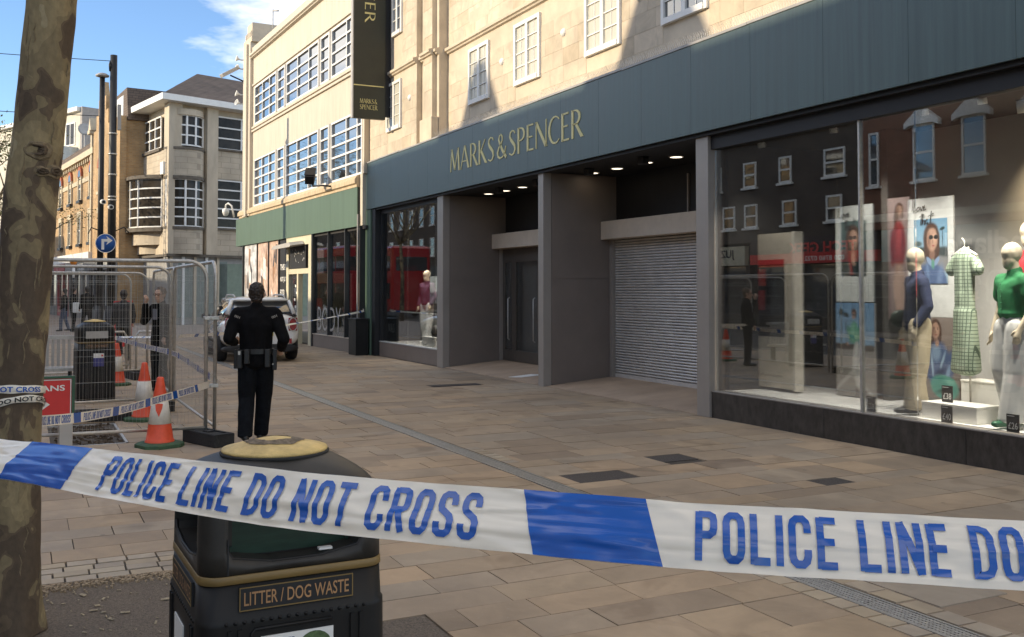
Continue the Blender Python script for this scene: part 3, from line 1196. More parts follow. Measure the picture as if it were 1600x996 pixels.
def ashlar(x0, x1, y, z0, z1, opens, band):
    z, r = z0, 0
    while z < z1 - .05:
        h = .3
        if z < band < z + h + .17:
            z = band + .16
            continue
        x = x0 - (r % 2) * .3
        while x < x1 - .02:
            w = rnd.choice((.5, .56, .62))
            a, b = max(x, x0), min(x + w, x1)
            x += w
            # cut the block where a window stands
            spans = [(a, b)]
            for o in opens:
                if z + h > o[2] - .01 and z < o[3] + .01:
                    ns = []
                    for s in spans:
                        if s[1] <= o[0] - .0 or s[0] >= o[1]:
                            ns.append(s)
                        else:
                            if o[0] - s[0] > .05:
                                ns.append((s[0], o[0] - .004))
                            if s[1] - o[1] > .05:
                                ns.append((o[1] + .004, s[1]))
                    spans = ns
            for s in spans:
                if s[1] - s[0] < .06:
                    continue
                p = seen_at((s[0] + s[1]) / 2, y, z + .1)
                if p and p[1] > -60 and p[0] < 1330:
                    piece('stone_block', K['ashlar'], s[0] + .002, s[1] - .002, y - .005 - rnd.uniform(0, .0015), y + .004, z + .002, z + h - .002, store)
        z += h
        r += 1


ashlar(-20.4, -8.0, 8.52, 5.07, 9.4, OPEN + [(-20.5, -20.38, 0, 20)], 6.98)
ashlar(-25.29, -21.46, 8.17, 5.07, 9.4, OPENW, 6.98)
for z in [5.6 + .62 * k for k in range(6)]:
    piece('stone_block', K['ashlar'], -21.098, -20.552, 8.194, 8.202, z + .004, z + .615, store)

# ================================================================== hanging sign
hs = wthing('hanging_sign', 'tall dark blade sign with gold lettering projecting from the stone front', 'sign', (-23.3, 7.66, 5.9))
sb = bx('sign_box', K['sign_dark'], -23.38, -23.24, 7.2, 8.02, 5.92, 13, hs, .004)
bx('sign_edge', K['greymull'], -23.385, -23.235, 7.17, 7.199, 5.92, 13, hs)
bx('sign_back_rail', K['ink'], -23.36, -23.26, 8.021, 8.17, 6.0, 13, hs)
bx('gold_rule', K['gold'], -23.239, -23.234, 7.2, 7.98, 6.72, 6.745, hs)
for s, z in (('MARKS&', 6.29), ('SPENCER', 6.14)):
    m = MB()
    for c, x, u in word(s, 7.36, 7.81, .1):
        letter(m, c, lambda a, b, e: (-23.239 + e, x + a * u, z + b * .115), .006)
    m.build('small_lettering', K['gold'], hs)
zz = 8.32
for c in 'RECNEPS':          # the long name reads downwards, its last letter lowest
    m = MB()
    wd = LET[c][0] * .34
    letter(m, c, lambda a, b, e: (-23.239 + e, 7.48 + b * .27, zz + wd - a * .34), .006)
    m.build('letter', K['gold'], hs)
    zz += wd + .05

# ================================================================== cream art-deco building next door
# own frame: local x runs along the front away from the camera, local -y... faces the street, z up
AD = thing('cream_building', 'cream two-storey art deco block with long white window bands above a sage green shop fascia', 'building', (-25.2, 8.0, 0), rad(180 + 1.9))
# in this frame +x is away from the camera along the front and +y points to the street
bx('wall_top', K['creamwall'], -.2, 12.9, -9, 0, 9.22, 10.3, AD)
bx('wall_middle', K['creamwall'], -.2, 12.9, -9, 0, 6.5, 7.8, AD)
bx('wall_bottom', K['creamwall'], -.2, 12.9, -9, 0, 3.4, 4.77, AD)
bx('wall_end', K['creamwall'], 11.62, 12.9, -9, -.002, 4.77, 9.22, AD)
bx('wall_pier', K['creamwall'], -.3, -.15, -.3, -.002, 4.77, 9.22, AD)
bx('window_reveal', K['dark'], -.15, 11.62, -.5, -.3, 4.77, 9.22, AD)
ap = bx('corner_pilaster', K['creamwall'], 11.85, 12.95, -.4, .12, 4.45, 10.95, AD, .01)
bx('corner_pilaster_rib', K['creamwall'], 12.1, 12.35, .12, .2, 4.45, 10.9, ap)
for k, (a, b, z0, z1) in enumerate(((11.7, 13.0, 10.95, 11.15), (11.8, 12.9, 11.15, 11.4), (11.95, 12.75, 11.4, 11.72))):
    bx('stepped_cap', K['stonewall'], a, b, -1.2 + .1 * k, .1 - .04 * k, z0, z1, ap)
for i in range(5):
    bx('cap_flute', K['creamwall'], 11.85 + i * .2, 11.95 + i * .2, .061, .09, 11.16, 11.38, ap)
m = MB()
m.prism([(0, 0), (.1, .03), (.1, .06), (.16, .09), (.16, .16), (.05, .2), (.05, .42), (-.3, .42), (-.3, 0)],
        lambda y, z: (-.3, y, 10.3 + z), lambda y, z: (11.85, y, 10.3 + z))
m.build('cornice', K['creamwall'], AD)
for z in (7.66, 6.42 + 1.2, 9.24, 6.52):
    pass
for z in (7.55, 7.67):
    bx('moulding', K['creamwall'], -.3, 11.85, .0, .06, z, z + .07, AD)
bx('moulding', K['creamwall'], -.3, 11.85, 0, .05, 9.27, 9.33, AD)
# sill coping over the green fascia, in lengths
x = 0
while x < 13.6:
    w = min(rnd.uniform(1.6, 2.2), 13.6 - x)
    m = MB()
    m.prism([(.002, 4.435), (.09, 4.435), (.09, 4.5), (.15, 4.53), (.15, 4.64), (.08, 4.74), (.002, 4.768)], lambda y, z: (x + .006, y, z), lambda y, z: (x + w - .006, y, z))
    m.build('sill_coping', mat('coping_stone', (.55, .43, .28), .8, var=.25, sc=3, stretch=(4, 4, .5)) if x == 0 else bpy.data.materials['coping_stone'], AD)
    x += w


def band(z0, z1, nr):
    """a band of white steel windows between grey fins: each light is a window with its panes"""
    for f in (8.5, 7.42, 3.66, 2.62):
        fo_ = bx('fin', K['greymull'], f - .1, f + .1, -.12, .012, z0, z1, AD)
        bx('fin_rib', K['greymull'], f - .035, f + .035, .012, .022, z0, z1, fo_)
    for a, b, cols in ((8.61, 11.6, (0, .36, .7, 1)), (7.53, 8.39, (0, 1)), (3.77, 7.31, (0, .36, .72, 1)), (2.73, 3.55, (0, 1)), (-.13, 2.51, (0, .5, .86, 1) if z0 < 6 else (0, .5, 1))):
        w = MB()
        y0, y1 = -.09, .004
        t = .055
        w.box(a, a + t, y0, y1, z0, z1).box(b - t, b, y0, y1, z0, z1).box(a + t, b - t, y0, y1, z0, z0 + t).box(a + t, b - t, y0, y1, z1 - t, z1)
        o = w.build('window', K['white'], AD)
        xs = [b - t - c * (b - a - 2 * t) for c in cols]
        zs = [z0 + t + k * (z1 - z0 - 2 * t) / nr for k in range(nr + 1)]
        for x in xs[1:-1]:
            bx('glazing_bar', K['white'], x - .028, x + .028, y0 + .01, y1 - .008, z0 + t, z1 - t, o)
        for z in zs[1:-1]:
            bx('glazing_bar', K['white'], a + t, b - t, y0 + .014, y1 - .014, z - .026, z + .026, o)
        for i in range(len(xs) - 1):
            for k in range(nr):
                p = bx('pane', K['pane'], xs[i + 1] + .004, xs[i] - .004, y0 + .03, y0 + .04, zs[k] + .004, zs[k + 1] - .004, o)


band(7.8, 9.22, 4)
band(4.77, 6.5, 5)

# sage green fascia in panels
fa = bx('shop_fascia', K['soffit'], .02, 14.1, .0, .05, 3.4, 4.42, AD)
x = 0
for w in (2.3, 2.4, 2.35, 2.4, 2.3, 1.4, 1.35):
    bx('fascia_panel', K['green_sage'], x + .003, min(x + w, 14.12) - .003, .051, .08, 3.38, 4.43, fa)
    x += w
bx('fascia_end', K['green_sage'], 14.1, 14.13, -.6, .078, 3.38, 4.43, fa)
# shopfront: poster windows, cream doorway, wide windows
bx('shop_void', K['dark'], -.4, 13.0, -3.2, -3.1, 0, 3.4, AD)
bx('shop_ceiling', K['dark'], -.4, 13.0, -3.1, -.02, 3.3, 3.39, AD)
bx('shop_floor', K['granite'], -.4, 13.0, -3.1, -.1, .0, .05, AD)
bx('shop_end_pier', K['blackm'], 13.0, 13.12, -.3, .06, 0, 3.38, AD)
bx('stall_riser', K['wallpanel'], 7.0, 13.0, -.1, .02, 0, .37, AD)
bx('stall_riser', K['wallpanel'], -.1, 4.1, -.1, .02, 0, .37, AD)
bx('stall_cap', K['lintel'], -.1, 4.1, -.12, .04, .37, .39, AD)
pcols = [(.5, .5, .5), (.55, .4, .32), (.52, .36, .27)]
for i, (a, b) in enumerate(((11.0, 12.98), (9.4, 10.92), (8.05, 9.32), (7.0, 7.97))):
    bx('mullion', K['blackm'], b, b + .07, -.1, .04, .37, 3.38, AD)
    if i < 3:
        pb = bx('poster_panel', mat('poster_print_%d' % i, pcols[i], .6, var=.5, sc=3), a, b, -.02, -.0, .39, 3.38, AD)
        # printed photograph: pale figures over warm ground
        for k in range(7):
            xx = rnd.uniform(a + .1, b - .3)
            z0 = rnd.uniform(.8, 2.6)
            pts = [(xx + rnd.uniform(-.05, .15), z0), (xx + rnd.uniform(.2, .35), z0 + .1), (xx + rnd.uniform(.15, .35), z0 + rnd.uniform(.5, .9)), (xx, z0 + rnd.uniform(.4, .8))]
            q = MB()
            q.prism(pts, lambda p, z: (p, .0005 + .0005 * k, min(z, 3.3)), lambda p, z: (p, .003 + .0005 * k, min(z, 3.3)))
            q.build('print_shape', mat('print_%d_%d' % (i, k), ((.62, .62, .64), (.05, .05, .06), (.45, .28, .18), (.3, .16, .09), (.7, .68, .65), (.09, .07, .06), (.38, .3, .25))[k], .6, var=.3, sc=6), pb)
    else:
        pb = bx('poster_panel', K['ink'], a, b, -.02, -.0, .39, 3.38, AD)
        for j, s in enumerate(('THIS IS', 'NOT JUST', 'FOOD', 'THIS IS')):
            q = MB()
            text_fit(q, s, lambda p, z, e: (p, .003, z), b - .1, a + .1 + (.25 if len(s) == 4 else 0), 2.35 - j * .42, 2.55 - j * .42, .02)
            q.build('lettering', K['white'], pb)
    bx('pane', K['glass'], a, b, -.06, -.05, .39, 3.38, AD)
# doorway with cream surround
yc = K['yellowcream']
dw = bx('doorway_surround', yc, 6.7, 6.98, -.1, .05, 0, 3.38, AD)
bx('surround_post', yc, 4.22, 4.5, -.1, .05, 0.0, 3.38, dw)
bx('surround_head', yc, 4.5, 6.7, -.1, .045, 3.1, 3.38, dw)
bx('surround_rail', yc, 4.5, 6.7, -.1, .045, 2.2, 2.36, dw)
bx('surround_mid', yc, 5.6, 5.75, -.1, .045, 0, 2.2, dw)
bx('recess_wall', yc, 4.4, 4.5, -1.3, -.1, .0, 2.2, dw)
bx('recess_back', yc, 4.5, 5.6, -1.32, -1.25, .55, 2.2, dw)
bx('recess_bin', K['ink'], 4.5, 5.55, -1.24, -.6, .05, .55, dw)
nb = bx('notice_board', K['ink'], 4.75, 6.5, -.05, .06, 2.37, 3.06, AD)
for k in range(16):
    xx, zz = rnd.uniform(4.85, 6.35), rnd.uniform(2.45, 2.98)
    q = MB()
    q.prism([(xx, zz), (xx + rnd.uniform(.02, .06), zz + .02), (xx + rnd.uniform(.02, .05), zz + rnd.uniform(.04, .1))], lambda p, z: (p, .061, z), lambda p, z: (p, .064, z))
    q.build('board_mark', K['white'], nb)
m = MB()
m.prism([(4.9, 0), (5.1, .1), (6.9, .05), (7.2, -.05), (6.9, -.06), (5.0, -.04)], lambda x, z: (x, .07, 3.12 + z), lambda x, z: (x, .5, 3.06 + z))
m.build('awning_light', K['greymull'], AD)
d = bx('door', K['ink'], 5.76, 6.69, -.08, -.03, .05, 2.19, AD)
bx('pane', K['pane'], 5.86, 6.59, -.029, -.024, .3, 2.1, d)
for k in range(5):
    bx('sticker', K['white'], 5.95 + .1 * (k % 3), 6.05 + .12 * (k % 3), -.0235, -.021, .9 + k * .22, .98 + k * .22, d)
for a, b in ((2.62, 4.1), (1.12, 2.54), (-.1, 1.04)):
    bx('mullion', K['blackm'], a - .05, a, -.1, .05, .39, 3.38, AD)
    bx('window_pane', K['glass'], a, b, -.03, -.022, .39, 3.38, AD)
bx('mullion', K['blackm'], 4.1, 4.21, -.1, .05, .0, 3.38, AD)
q = MB()
text_fit(q, 'BODY', lambda p, z, e: (p, -.02, z), 3.75, 1.6, .5, 1.2, -.01)
q.build('window_lettering', K['greymull'], AD)
bx('window_display', sill_m, -.1, 4.1, -1.6, -.1, .05, .4, AD)
for k, (x, h) in enumerate(((3.4, 1.5), (2.2, 1.9), (1.5, 1.4), (.4, 1.7))):
    bx('display_panel', mat('display_panel_%d' % k, ((.3, .22, .16), (.42, .4, .38), (.12, .1, .1), (.4, .3, .26))[k], .7, var=.3), x - .3, x + .3, -1.3, -1.27, .4, .4 + h, AD)
# rainwater pipe
bx('downpipe', K['greymull'], -.06, -.03, .06, .09, .9, 3.7, AD)

# cameras and lamps on the building
cc = wthing('security_camera', 'boxy black security camera on a bracket above the sage green fascia', 'camera', (-27.6, 7.7, 4.6))
MB().tube([(-27.2, 7.85, 4.62), (-27.2, 7.5, 4.64), (-27.75, 7.42, 4.66)], .025, 8).build('bracket', K['blackm'], cc)
b = MB()
b.box(-.28, .28, -.13, .13, -.12, .12, T=Matrix.Translation((-27.95, 7.38, 4.95)) @ Matrix.Rotation(rad(-20), 4, 'Z') @ Matrix.Rotation(rad(28), 4, 'Y'))
b.build('housing', K['black'], cc, .01)
b = MB()
b.box(-.36, .2, -.15, .15, .12, .14, T=Matrix.Translation((-27.95, 7.38, 4.95)) @ Matrix.Rotation(rad(-20), 4, 'Z') @ Matrix.Rotation(rad(28), 4, 'Y'))
b.build('sunshield', K['black'], cc)
MB().tube([(-27.75, 7.42, 4.66), (-27.85, 7.4, 4.86)], .03, 8).build('swivel', K['blackm'], cc)
fl = wthing('floodlight', 'grey floodlight on an arm at the cream corner pilaster', 'lamp', (-38.2, 7.3, 10))
b = MB()
b.box(-.2, .55, -.16, .16, -.07, .07, T=Matrix.Translation((-38.4, 6.85, 9.95)) @ Matrix.Rotation(rad(100), 4, 'Z') @ Matrix.Rotation(rad(-32), 4, 'Y'))
b.build('lamp_head', K['greymull'], fl, .01)
MB().tube([(-38.3, 7.5, 9.7), (-38.35, 7.0, 9.9)], .03, 8).build('arm', K['blackm'], fl)
dc = wthing('dome_camera', 'white dome camera on a swan-neck at the end of the sage green fascia', 'camera', (-39.3, 7.2, 4.5))
MB().tube([(-38.9, 7.3, 4.5), (-38.9, 7.2, 4.95), (-39.05, 7.1, 5.05), (-39.25, 7.05, 5.0), (-39.3, 7.05, 4.85)], .035, 8).build('swan_neck', K['white'], dc)
MB().lathe([(.001, -.16), (.09, -.12), (.13, 0), (.13, .1), (.05, .15), (.001, .16)], 14, (-39.3, 7.05, 4.72)).build('dome', K['white'], dc)
for i, (dy, zz) in enumerate(((0, 10.9), (0, 10.55), (0, 9.55), (0, 9.2))):
    hh = wthing('horn_loudspeaker', ('topmost', 'second', 'third', 'lowest')[i] + ' white horn on the corner of the cream parapet', 'loudspeaker', (-38.45, 7.5, zz - .4))
    MB().lathe([(.025, 0), (.035, .07), (.11, .18), (.12, .19), (.09, .14), (.015, .08)], 12, (-38.45, 7.42, zz - .35), T=Matrix.Rotation(rad(75), 4, 'X') @ Matrix.Rotation(rad(20 * (i % 2)), 4, 'Y')).build('horn', K['white'], hh)
    bx('horn_mount', K['white'], -38.47, -38.42, 7.42, 7.56, zz - .37, zz - .33, hh)
av = wthing('roof_aerial', 'thin metal aerial standing on the cream parapet', 'aerial', (-33, 7.6, 10.7))
MB().tube([(-34.5, 7.75, 10.6), (-34.5, 7.75, 11.55)], .02, 6).tube([(-34.5, 7.75, 11.5), (-33.9, 7.8, 11.35)], .03, 6).build('mast', K['greymull'], av)

# ================================================================== curved corner building
A = V((-49.706, 6.259, 0))
ub = V((-.3431, .9393, 0))
ul = V((-.9829, -.1845, 0))
corner = wthing('corner_building', 'shaded stone corner building with curved window bays and a slate hipped roof', 'building', tuple(A))
cst = brick_mat('corner_stone', (.5, .425, .32), (.46, .39, .29), (.36, .3, .225), .62, .28, .012, .35)
cpl = mat('corner_plain', (.53, .45, .335), .8, var=.14, sc=1.2, stretch=(2, 2, .6))
cdk = mat('corner_ledge', (.13, .11, .085), .85, var=.3)
nrm_r = V((.9393, .3431, 0))
nrm_r = V((ub.y, -ub.x, 0))            # out of the right-hand face
nrm_l = V((-ul.y, ul.x, 0))
if nrm_r.x < 0:
    nrm_r = -nrm_r
if nrm_l.y > 0:
    nrm_l = -nrm_l


def Pr(s, o, z):
    return tuple(A + ub * s + nrm_r * o + V((0, 0, z)))


def Pl(s, o, z):
    return tuple(A + ul * s + nrm_l * o + V((0, 0, z)))


def fbox(mb, F, s0, s1, o0, o1, z0, z1):
    vs = [F(s, o, z) for z in (z0, z1) for o in (o0, o1) for s in (s0, s1)]
    return mb.add(vs, [(0, 2, 3, 1), (4, 5, 7, 6), (0, 1, 5, 4), (2, 6, 7, 3), (0, 4, 6, 2), (1, 3, 7, 5)])


def fb(name, m, F, s0, s1, o0, o1, z0, z1, parent):
    return fbox(MB(), F, s0, s1, o0, o1, z0, z1).build(name, m, parent)


# body
fb('wall', cpl, Pr, .02, 12, -.6, -.25, 3.4, 10.75, corner)
fb('wall', cpl, Pl, .02, 8.5, -.6, -.25, 3.4, 10.75, corner)
fb('ground_floor', mat('corner_ground', (.3, .29, .27), .7), Pr, 0, 12, -.5, -.1, 0, 3.38, corner)
fb('ground_floor', bpy.data.materials['corner_ground'], Pl, 0.1, 8.5, -.5, -.1, 0, 3.38, corner)
sm = mat('sage_shutter', (.2, .25, .19), .6)
fb('shop_shutter', sm, Pr, 2.6, 8, -.1, -.06, .3, 3.0, corner)
for k in range(5):
    fb('shop_pilaster', K['white'] if k % 2 else cpl, Pr, .1 + k * .62, .24 + k * .62, -.1, -.02, 0, 3.3, corner)
    fb('shop_glass', mat('pale_glass_%d' % k, (.16, .19, .17), .3, var=.2), Pr, .26 + k * .62, .7 + k * .62, -.1, -.06, .35, 3.1, corner)
fb('shop_band', cdk, Pr, -.1, 12, -.15, .12, 3.3, 3.42, corner)
fb('shop_band', cdk, Pl, -.1, 8.5, -.15, .12, 3.3, 3.42, corner)
for F, a, b in ((Pr, 1.95, 2.55), (Pl, -.05, .3), (Pl, 6.3, 6.75), (Pl, 8.1, 8.5), (Pr, 5.4, 6.0)):
    fb('pilaster', cpl, F, a, b, -.25, .06, 3.43, 10.75, corner)


def bow(F, s0, s1, z0, z1, d, m, name, n=14, d0=-.25, rim=0):
    """a bowed band on a face from s0 to s1, projecting d at the middle"""
    mb = MB()
    top, bot = [], []
    for i in range(n + 1):
        t = i / n
        o = d0 + (d - d0) * (1 - abs(2 * t - 1) ** 2.4) + rim
        s = s0 + (s1 - s0) * t
        top.append((s, o))
    poly = [(s0, d0 - .2)] + top + [(s1, d0 - .2)]
    mb.prism(poly, lambda s, o: F(s, o, z0), lambda s, o: F(s, o, z1), sm=False)
    return mb.build(name, m, corner), top


def bow_window(F, s0, s1, z0, z1, d, cols, rws):
    o, top = bow(F, s0, s1, z0, z1, d - .1, K['pane_dark'], 'bay_window')
    n = len(top) - 1
    for c in range(cols + 1):
        i = round(c * n / cols)
        s, oo = top[i]
        fb('glazing_bar', K['white'], F, s - .045, s + .045, oo - .04, oo + .05, z0, z1, o)
    for r_ in range(rws + 1):
        z = z0 + (z1 - z0) * r_ / rws
        mb = MB()
        poly = [(s, q - .05) for s, q in top] + [(s, q + .035) for s, q in reversed(top)]
        mb.prism(poly, lambda s, q: F(s, q, z - .035), lambda s, q: F(s, q, z + .035))
        mb.build('glazing_bar', K['white'], o)
    return o


bow(Pr, -.05, 1.95, 3.43, 4.62, .42, cst, 'bay_wall')
bow(Pr, -.05, 1.95, 4.62, 4.76, .42, cdk, 'bay_ledge', rim=.06)
bow_window(Pr, 0, 1.9, 4.78, 7.05, .42, 3, 5)
bow(Pr, -.05, 1.95, 7.05, 7.22, .42, cdk, 'bay_ledge', rim=.07)
bow(Pr, -.05, 1.95, 7.22, 8.5, .42, cst, 'bay_wall')
bow(Pr, -.05, 1.95, 8.5, 8.62, .42, cdk, 'bay_ledge', rim=.06)
bow_window(Pr, .22, 1.85, 8.75, 10.2, .25, 3, 3)
bow(Pr, .1, 1.93, 10.2, 10.5, .3, cpl, 'bay_head')
fb('window_wall', cst, Pr, 2.56, 5.4, -.25, -.1, 3.43, 4.7, corner)
fb('window_wall', cst, Pr, 2.56, 5.4, -.25, -.1, 7.25, 8.7, corner)


def flat_window(F, s0, s1, z0, z1, o, cols, rws):
    w = fb('window', K['pane_dark'], F, s0, s1, o - .06, o - .03, z0, z1, corner)
    for c in range(cols + 1):
        s = s0 + (s1 - s0) * c / cols
        fb('glazing_bar', K['white'], F, s - .04, s + .04, o - .029, o + .03, z0, z1, w)
    for r_ in range(rws + 1):
        z = z0 + (z1 - z0) * r_ / rws
        fb('glazing_bar', K['white'], F, s0 + .04, s1 - .04, o - .028, o + .026, z - .035, z + .035, w)
    return w


flat_window(Pr, 2.6, 5.36, 4.82, 7.2, -.16, 2, 5)
flat_window(Pr, 2.6, 5.36, 8.8, 10.4, -.16, 2, 3)
fb('sill', cdk, Pr, 2.56, 5.4, -.2, .02, 4.7, 4.8, corner)
fb('sill', cdk, Pr, 2.56, 5.4, -.2, .02, 8.7, 8.79, corner)
bow(Pl, 1.7, 6.3, 4.6, 4.8, .75, cdk, 'bay_ledge', rim=.08)
bow_window(Pl, 1.85, 6.2, 4.84, 7.25, .75, 4, 5)
bow(Pl, 1.7, 6.3, 7.25, 7.42, .75, cdk, 'bay_ledge', rim=.1)
fb('window_wall', cst, Pl, .3, 6.3, -.25, -.05, 7.42, 8.55, corner)
bow(Pl, 2.2, 5.8, 3.95, 4.6, .5, cpl, 'bay_corbel')
bow(Pl, 2.8, 5.2, 3.5, 3.95, .25, cpl, 'bay_corbel')
flat_window(Pl, 1.7, 4.4, 8.75, 10.3, -.12, 3, 3)
fb('sill', cdk, Pl, 1.5, 6.3, -.2, .05, 8.56, 8.7, corner)
flat_window(Pl, 6.85, 8.0, 4.9, 7.2, -.2, 2, 5)
fb('sign_box', K['white'], Pl, .35, .8, -.05, .2, 7.3, 7.9, corner)
# eaves and hipped roof
ev = MB()
c0 = A + nrm_r * .7 + nrm_l * .7 + V((0, 0, 10.75))
c1 = A + ub * 12 + nrm_r * .7 + V((0, 0, 10.75))
c2 = A + ub * 12 - nrm_r * 6 + V((0, 0, 10.75))
c3 = A + ul * 8.6 - nrm_l * 6 + V((0, 0, 10.75))
c4 = A + ul * 8.6 + nrm_l * .7 + V((0, 0, 10.75))
pl = [c0, c1, c2, c3, c4]
ev.add([tuple(p) for p in pl] + [tuple(p + V((0, 0, .3))) for p in pl], [(4, 3, 2, 1, 0), (5, 6, 7, 8, 9)] + [(i, (i + 1) % 5, 5 + (i + 1) % 5, 5 + i) for i in range(5)])
ev.build('eaves', K['white'], corner)
slate = brick_mat('slate_roof', (.135, .1, .078), (.165, .122, .092), (.075, .058, .046), .3, .13, .012, .5)
rf = MB()
q = [p + V((0, 0, .31)) for p in pl]
q[0] = q[0] - nrm_r * .1 - nrm_l * .1
R0 = A + ub * 2.6 + ul * 3.2 + V((0, 0, 13.1))
R1 = A + ub * 12 + ul * 3.2 + V((0, 0, 13.1))
R2 = A + ub * 3.2 + ul * 8.4 + V((0, 0, 11.9))
rf.add([tuple(x) for x in (q[0], q[1], q[2], q[3], q[4], R0, R1, R2)], [(0, 1, 6, 5), (0, 5, 7, 4), (1, 2, 6), (4, 7, 3), (3, 7, 5, 6, 2)])
ro = rf.build('roof', slate, corner)
ck = brick_mat('chimney_brick', (.16, .09, .05), (.22, .13, .07), (.12, .1, .08), .22, .075)
fb('chimney', ck, Pl, 3.6, 6.2, -3.2, -2.4, 11.3, 12.75, ro)
fb('chimney_cap', cdk, Pl, 3.5, 6.3, -3.3, -2.3, 12.75, 12.88, ro)
MB().lathe([(.9, 0), (.95, .1), (.5, .3), (.001, .35)], 14, tuple(A + ub * 6.2 + ul * 2.6 + V((0, 0, 12.85)))).build('roof_vent', K['white'], ro)

# ================================================================== brick terrace beyond
ter = thing('brick_terrace', 'sunlit yellow brick terrace with arched upper windows behind the lamp posts', 'building', (-61.85, 3.61, 0), rad(7.2 + 180))
# local +x runs away along the front, +y towards the street
brk = brick_mat('yellow_brick', (.42, .255, .115), (.52, .33, .155), (.42, .33, .21), .225, .075, .01, .45)
bx('wall', brk, -1.4, 40, -8, 0, 0, 9.75, ter)
stn = mat('terrace_stone', (.55, .47, .33), .8, var=.12)
bx('cornice', stn, -1.4, 40, 0, .35, 9.45, 9.8, ter)
for k in range(36):
    bx('cornice_bracket', stn, -1.2 + k * .62, -1.02 + k * .62, 0, .22, 9.2, 9.45, ter)
bx('parapet', slate, -1.4, 40, -.8, .2, 9.8, 10.2, ter)
bx('string_band', stn, -1.4, 40, 0, .06, 8.15, 8.42, ter)
bx('sign_band', K['white'], -1.4, 14, .02, .5, 3.35, 3.85, ter)


def arch_window(x, w, z0, z1, arched, st, redarch=False):
    f = bx('window', K['white'], x - w / 2, x + w / 2, .005, .05, z0, z1, ter)
    bx('pane', K['pane_dark'], x - w / 2 + .08, x + w / 2 - .08, .051, .056, z0 + .08, (z0 + z1) / 2 - .03, f)
    bx('pane', K['pane_dark'], x - w / 2 + .08, x + w / 2 - .08, .051, .056, (z0 + z1) / 2 + .03, z1 - .08, f)
    bx('sill', K['blackm'] if not redarch else stn, x - w / 2 - .15, x + w / 2 + .15, .0, .2, z0 - .16, z0, f)
    bx('jamb', stn, x - w / 2 - .16, x - w / 2, .0, .12, z0, z1, f)
    bx('jamb', stn, x + w / 2, x + w / 2 + .16, .0, .12, z0, z1, f)
    if arched:
        m = MB()
        n = 8
        out = [(x + (w / 2 + .2) * math.cos(math.pi * i / n), z1 + (w / 2 + .25) * math.sin(math.pi * i / n)) for i in range(n + 1)]
        m.prism(out, lambda a, b: (a, .0, b), lambda a, b: (a, .13, b))
        m.build('arch', st, f)
        m = MB()
        out = [(x + (w / 2) * math.cos(math.pi * i / n), z1 + (w / 2) * math.sin(math.pi * i / n)) for i in range(n + 1)]
        m.prism(out, lambda a, b: (a, .131, b), lambda a, b: (a, .135, b))
        m.build('arch_pane', K['pane_dark'], f)
    else:
        bx('lintel', stn, x - w / 2 - .2, x + w / 2 + .2, 0, .13, z1, z1 + .32, f)


for k in range(9):
    arch_window(.35 + 3.4 * k + (0.1 if k % 2 else 0), .85, 7.15, 8.6, True, mat('red_arch', (.38, .12, .06), .8) if k == 0 else bpy.data.materials['red_arch'])
    arch_window(.45 + 3.35 * k, .85, 4.48, 6.15, False, stn)
bx('corner_pier', stn, -.9, -.55, 0, .3, 3.85, 10.6, ter)
bx('corner_pier_cap', stn, -1.05, -.4, -.1, .45, 10.6, 10.8, ter)
m = MB()
m.prism([(-1.1, 10.8), (-.35, 10.8), (-.55, 11.2), (-.72, 11.55), (-.9, 11.2)], lambda a, b: (a, -.1, b), lambda a, b: (a, .4, b))
m.build('corner_finial', stn, ter)
# gabled end of the terrace
gab = thing('gabled_brick_house', 'narrow brick house with a stepped gable and red arched window behind the tall post', 'building', (-61.85, 3.61, 0), rad(187.2))
m = MB()
m.prism([(-8.2, 0), (-1.45, 0), (-1.45, 10.6), (-2.2, 10.6), (-2.2, 11.4), (-2.8, 11.4), (-2.8, 12.2), (-3.4, 12.2), (-3.75, 13.1), (-4.1, 12.2), (-4.7, 12.2), (-4.7, 11.4), (-5.3, 11.4), (-5.3, 10.6), (-8.2, 10.6)],
        lambda a, b: (a, -.02, b), lambda a, b: (a, .3, b))
m.build('wall', brk, gab)
_t = ter
ter = gab
bx('house_body', brk, -8.1, -1.5, -8, -.03, 0, 10.4, gab)
gr_ = slate
m = MB()
m.prism([(-8.3, 10.4), (-1.4, 10.4), (-2.4, 11.9), (-8.0, 12.1)], lambda a, b: (a, -.06, b), lambda a, b: (a, -5, b))
m.build('roof', slate, gab)
bx('rooflight', K['white'], -7.3, -5.7, -.059, -.03, 10.7, 11.8, gab)
for z0, z1, a in ((7.06, 8.4, True), (4.45, 5.9, False)):
    T_ = [bx('window', K['white'], -4.15, -3.35, .31, .35, z0, z1, gab)][0]
    bx('pane', K['pane_dark'], -4.08, -3.42, .351, .356, z0 + .08, z1 - .08, T_)
    bx('sill', stn, -4.3, -3.2, .3, .48, z0 - .16, z0, T_)
    if a:
        m = MB()
        out = [(-3.75 + .62 * math.cos(math.pi * i / 8), z1 + .6 * math.sin(math.pi * i / 8)) for i in range(9)]
        m.prism(out, lambda p, q_: (p, .3, q_), lambda p, q_: (p, .42, q_))
        m.build('arch', bpy.data.materials['red_arch'], T_)
    else:
        bx('lintel', stn, -4.3, -3.2, .3, .42, z1, z1 + .3, T_)
bx('name_stone', stn, -4.4, -3.1, .3, .36, 9.9, 10.4, gab)
ter = _t
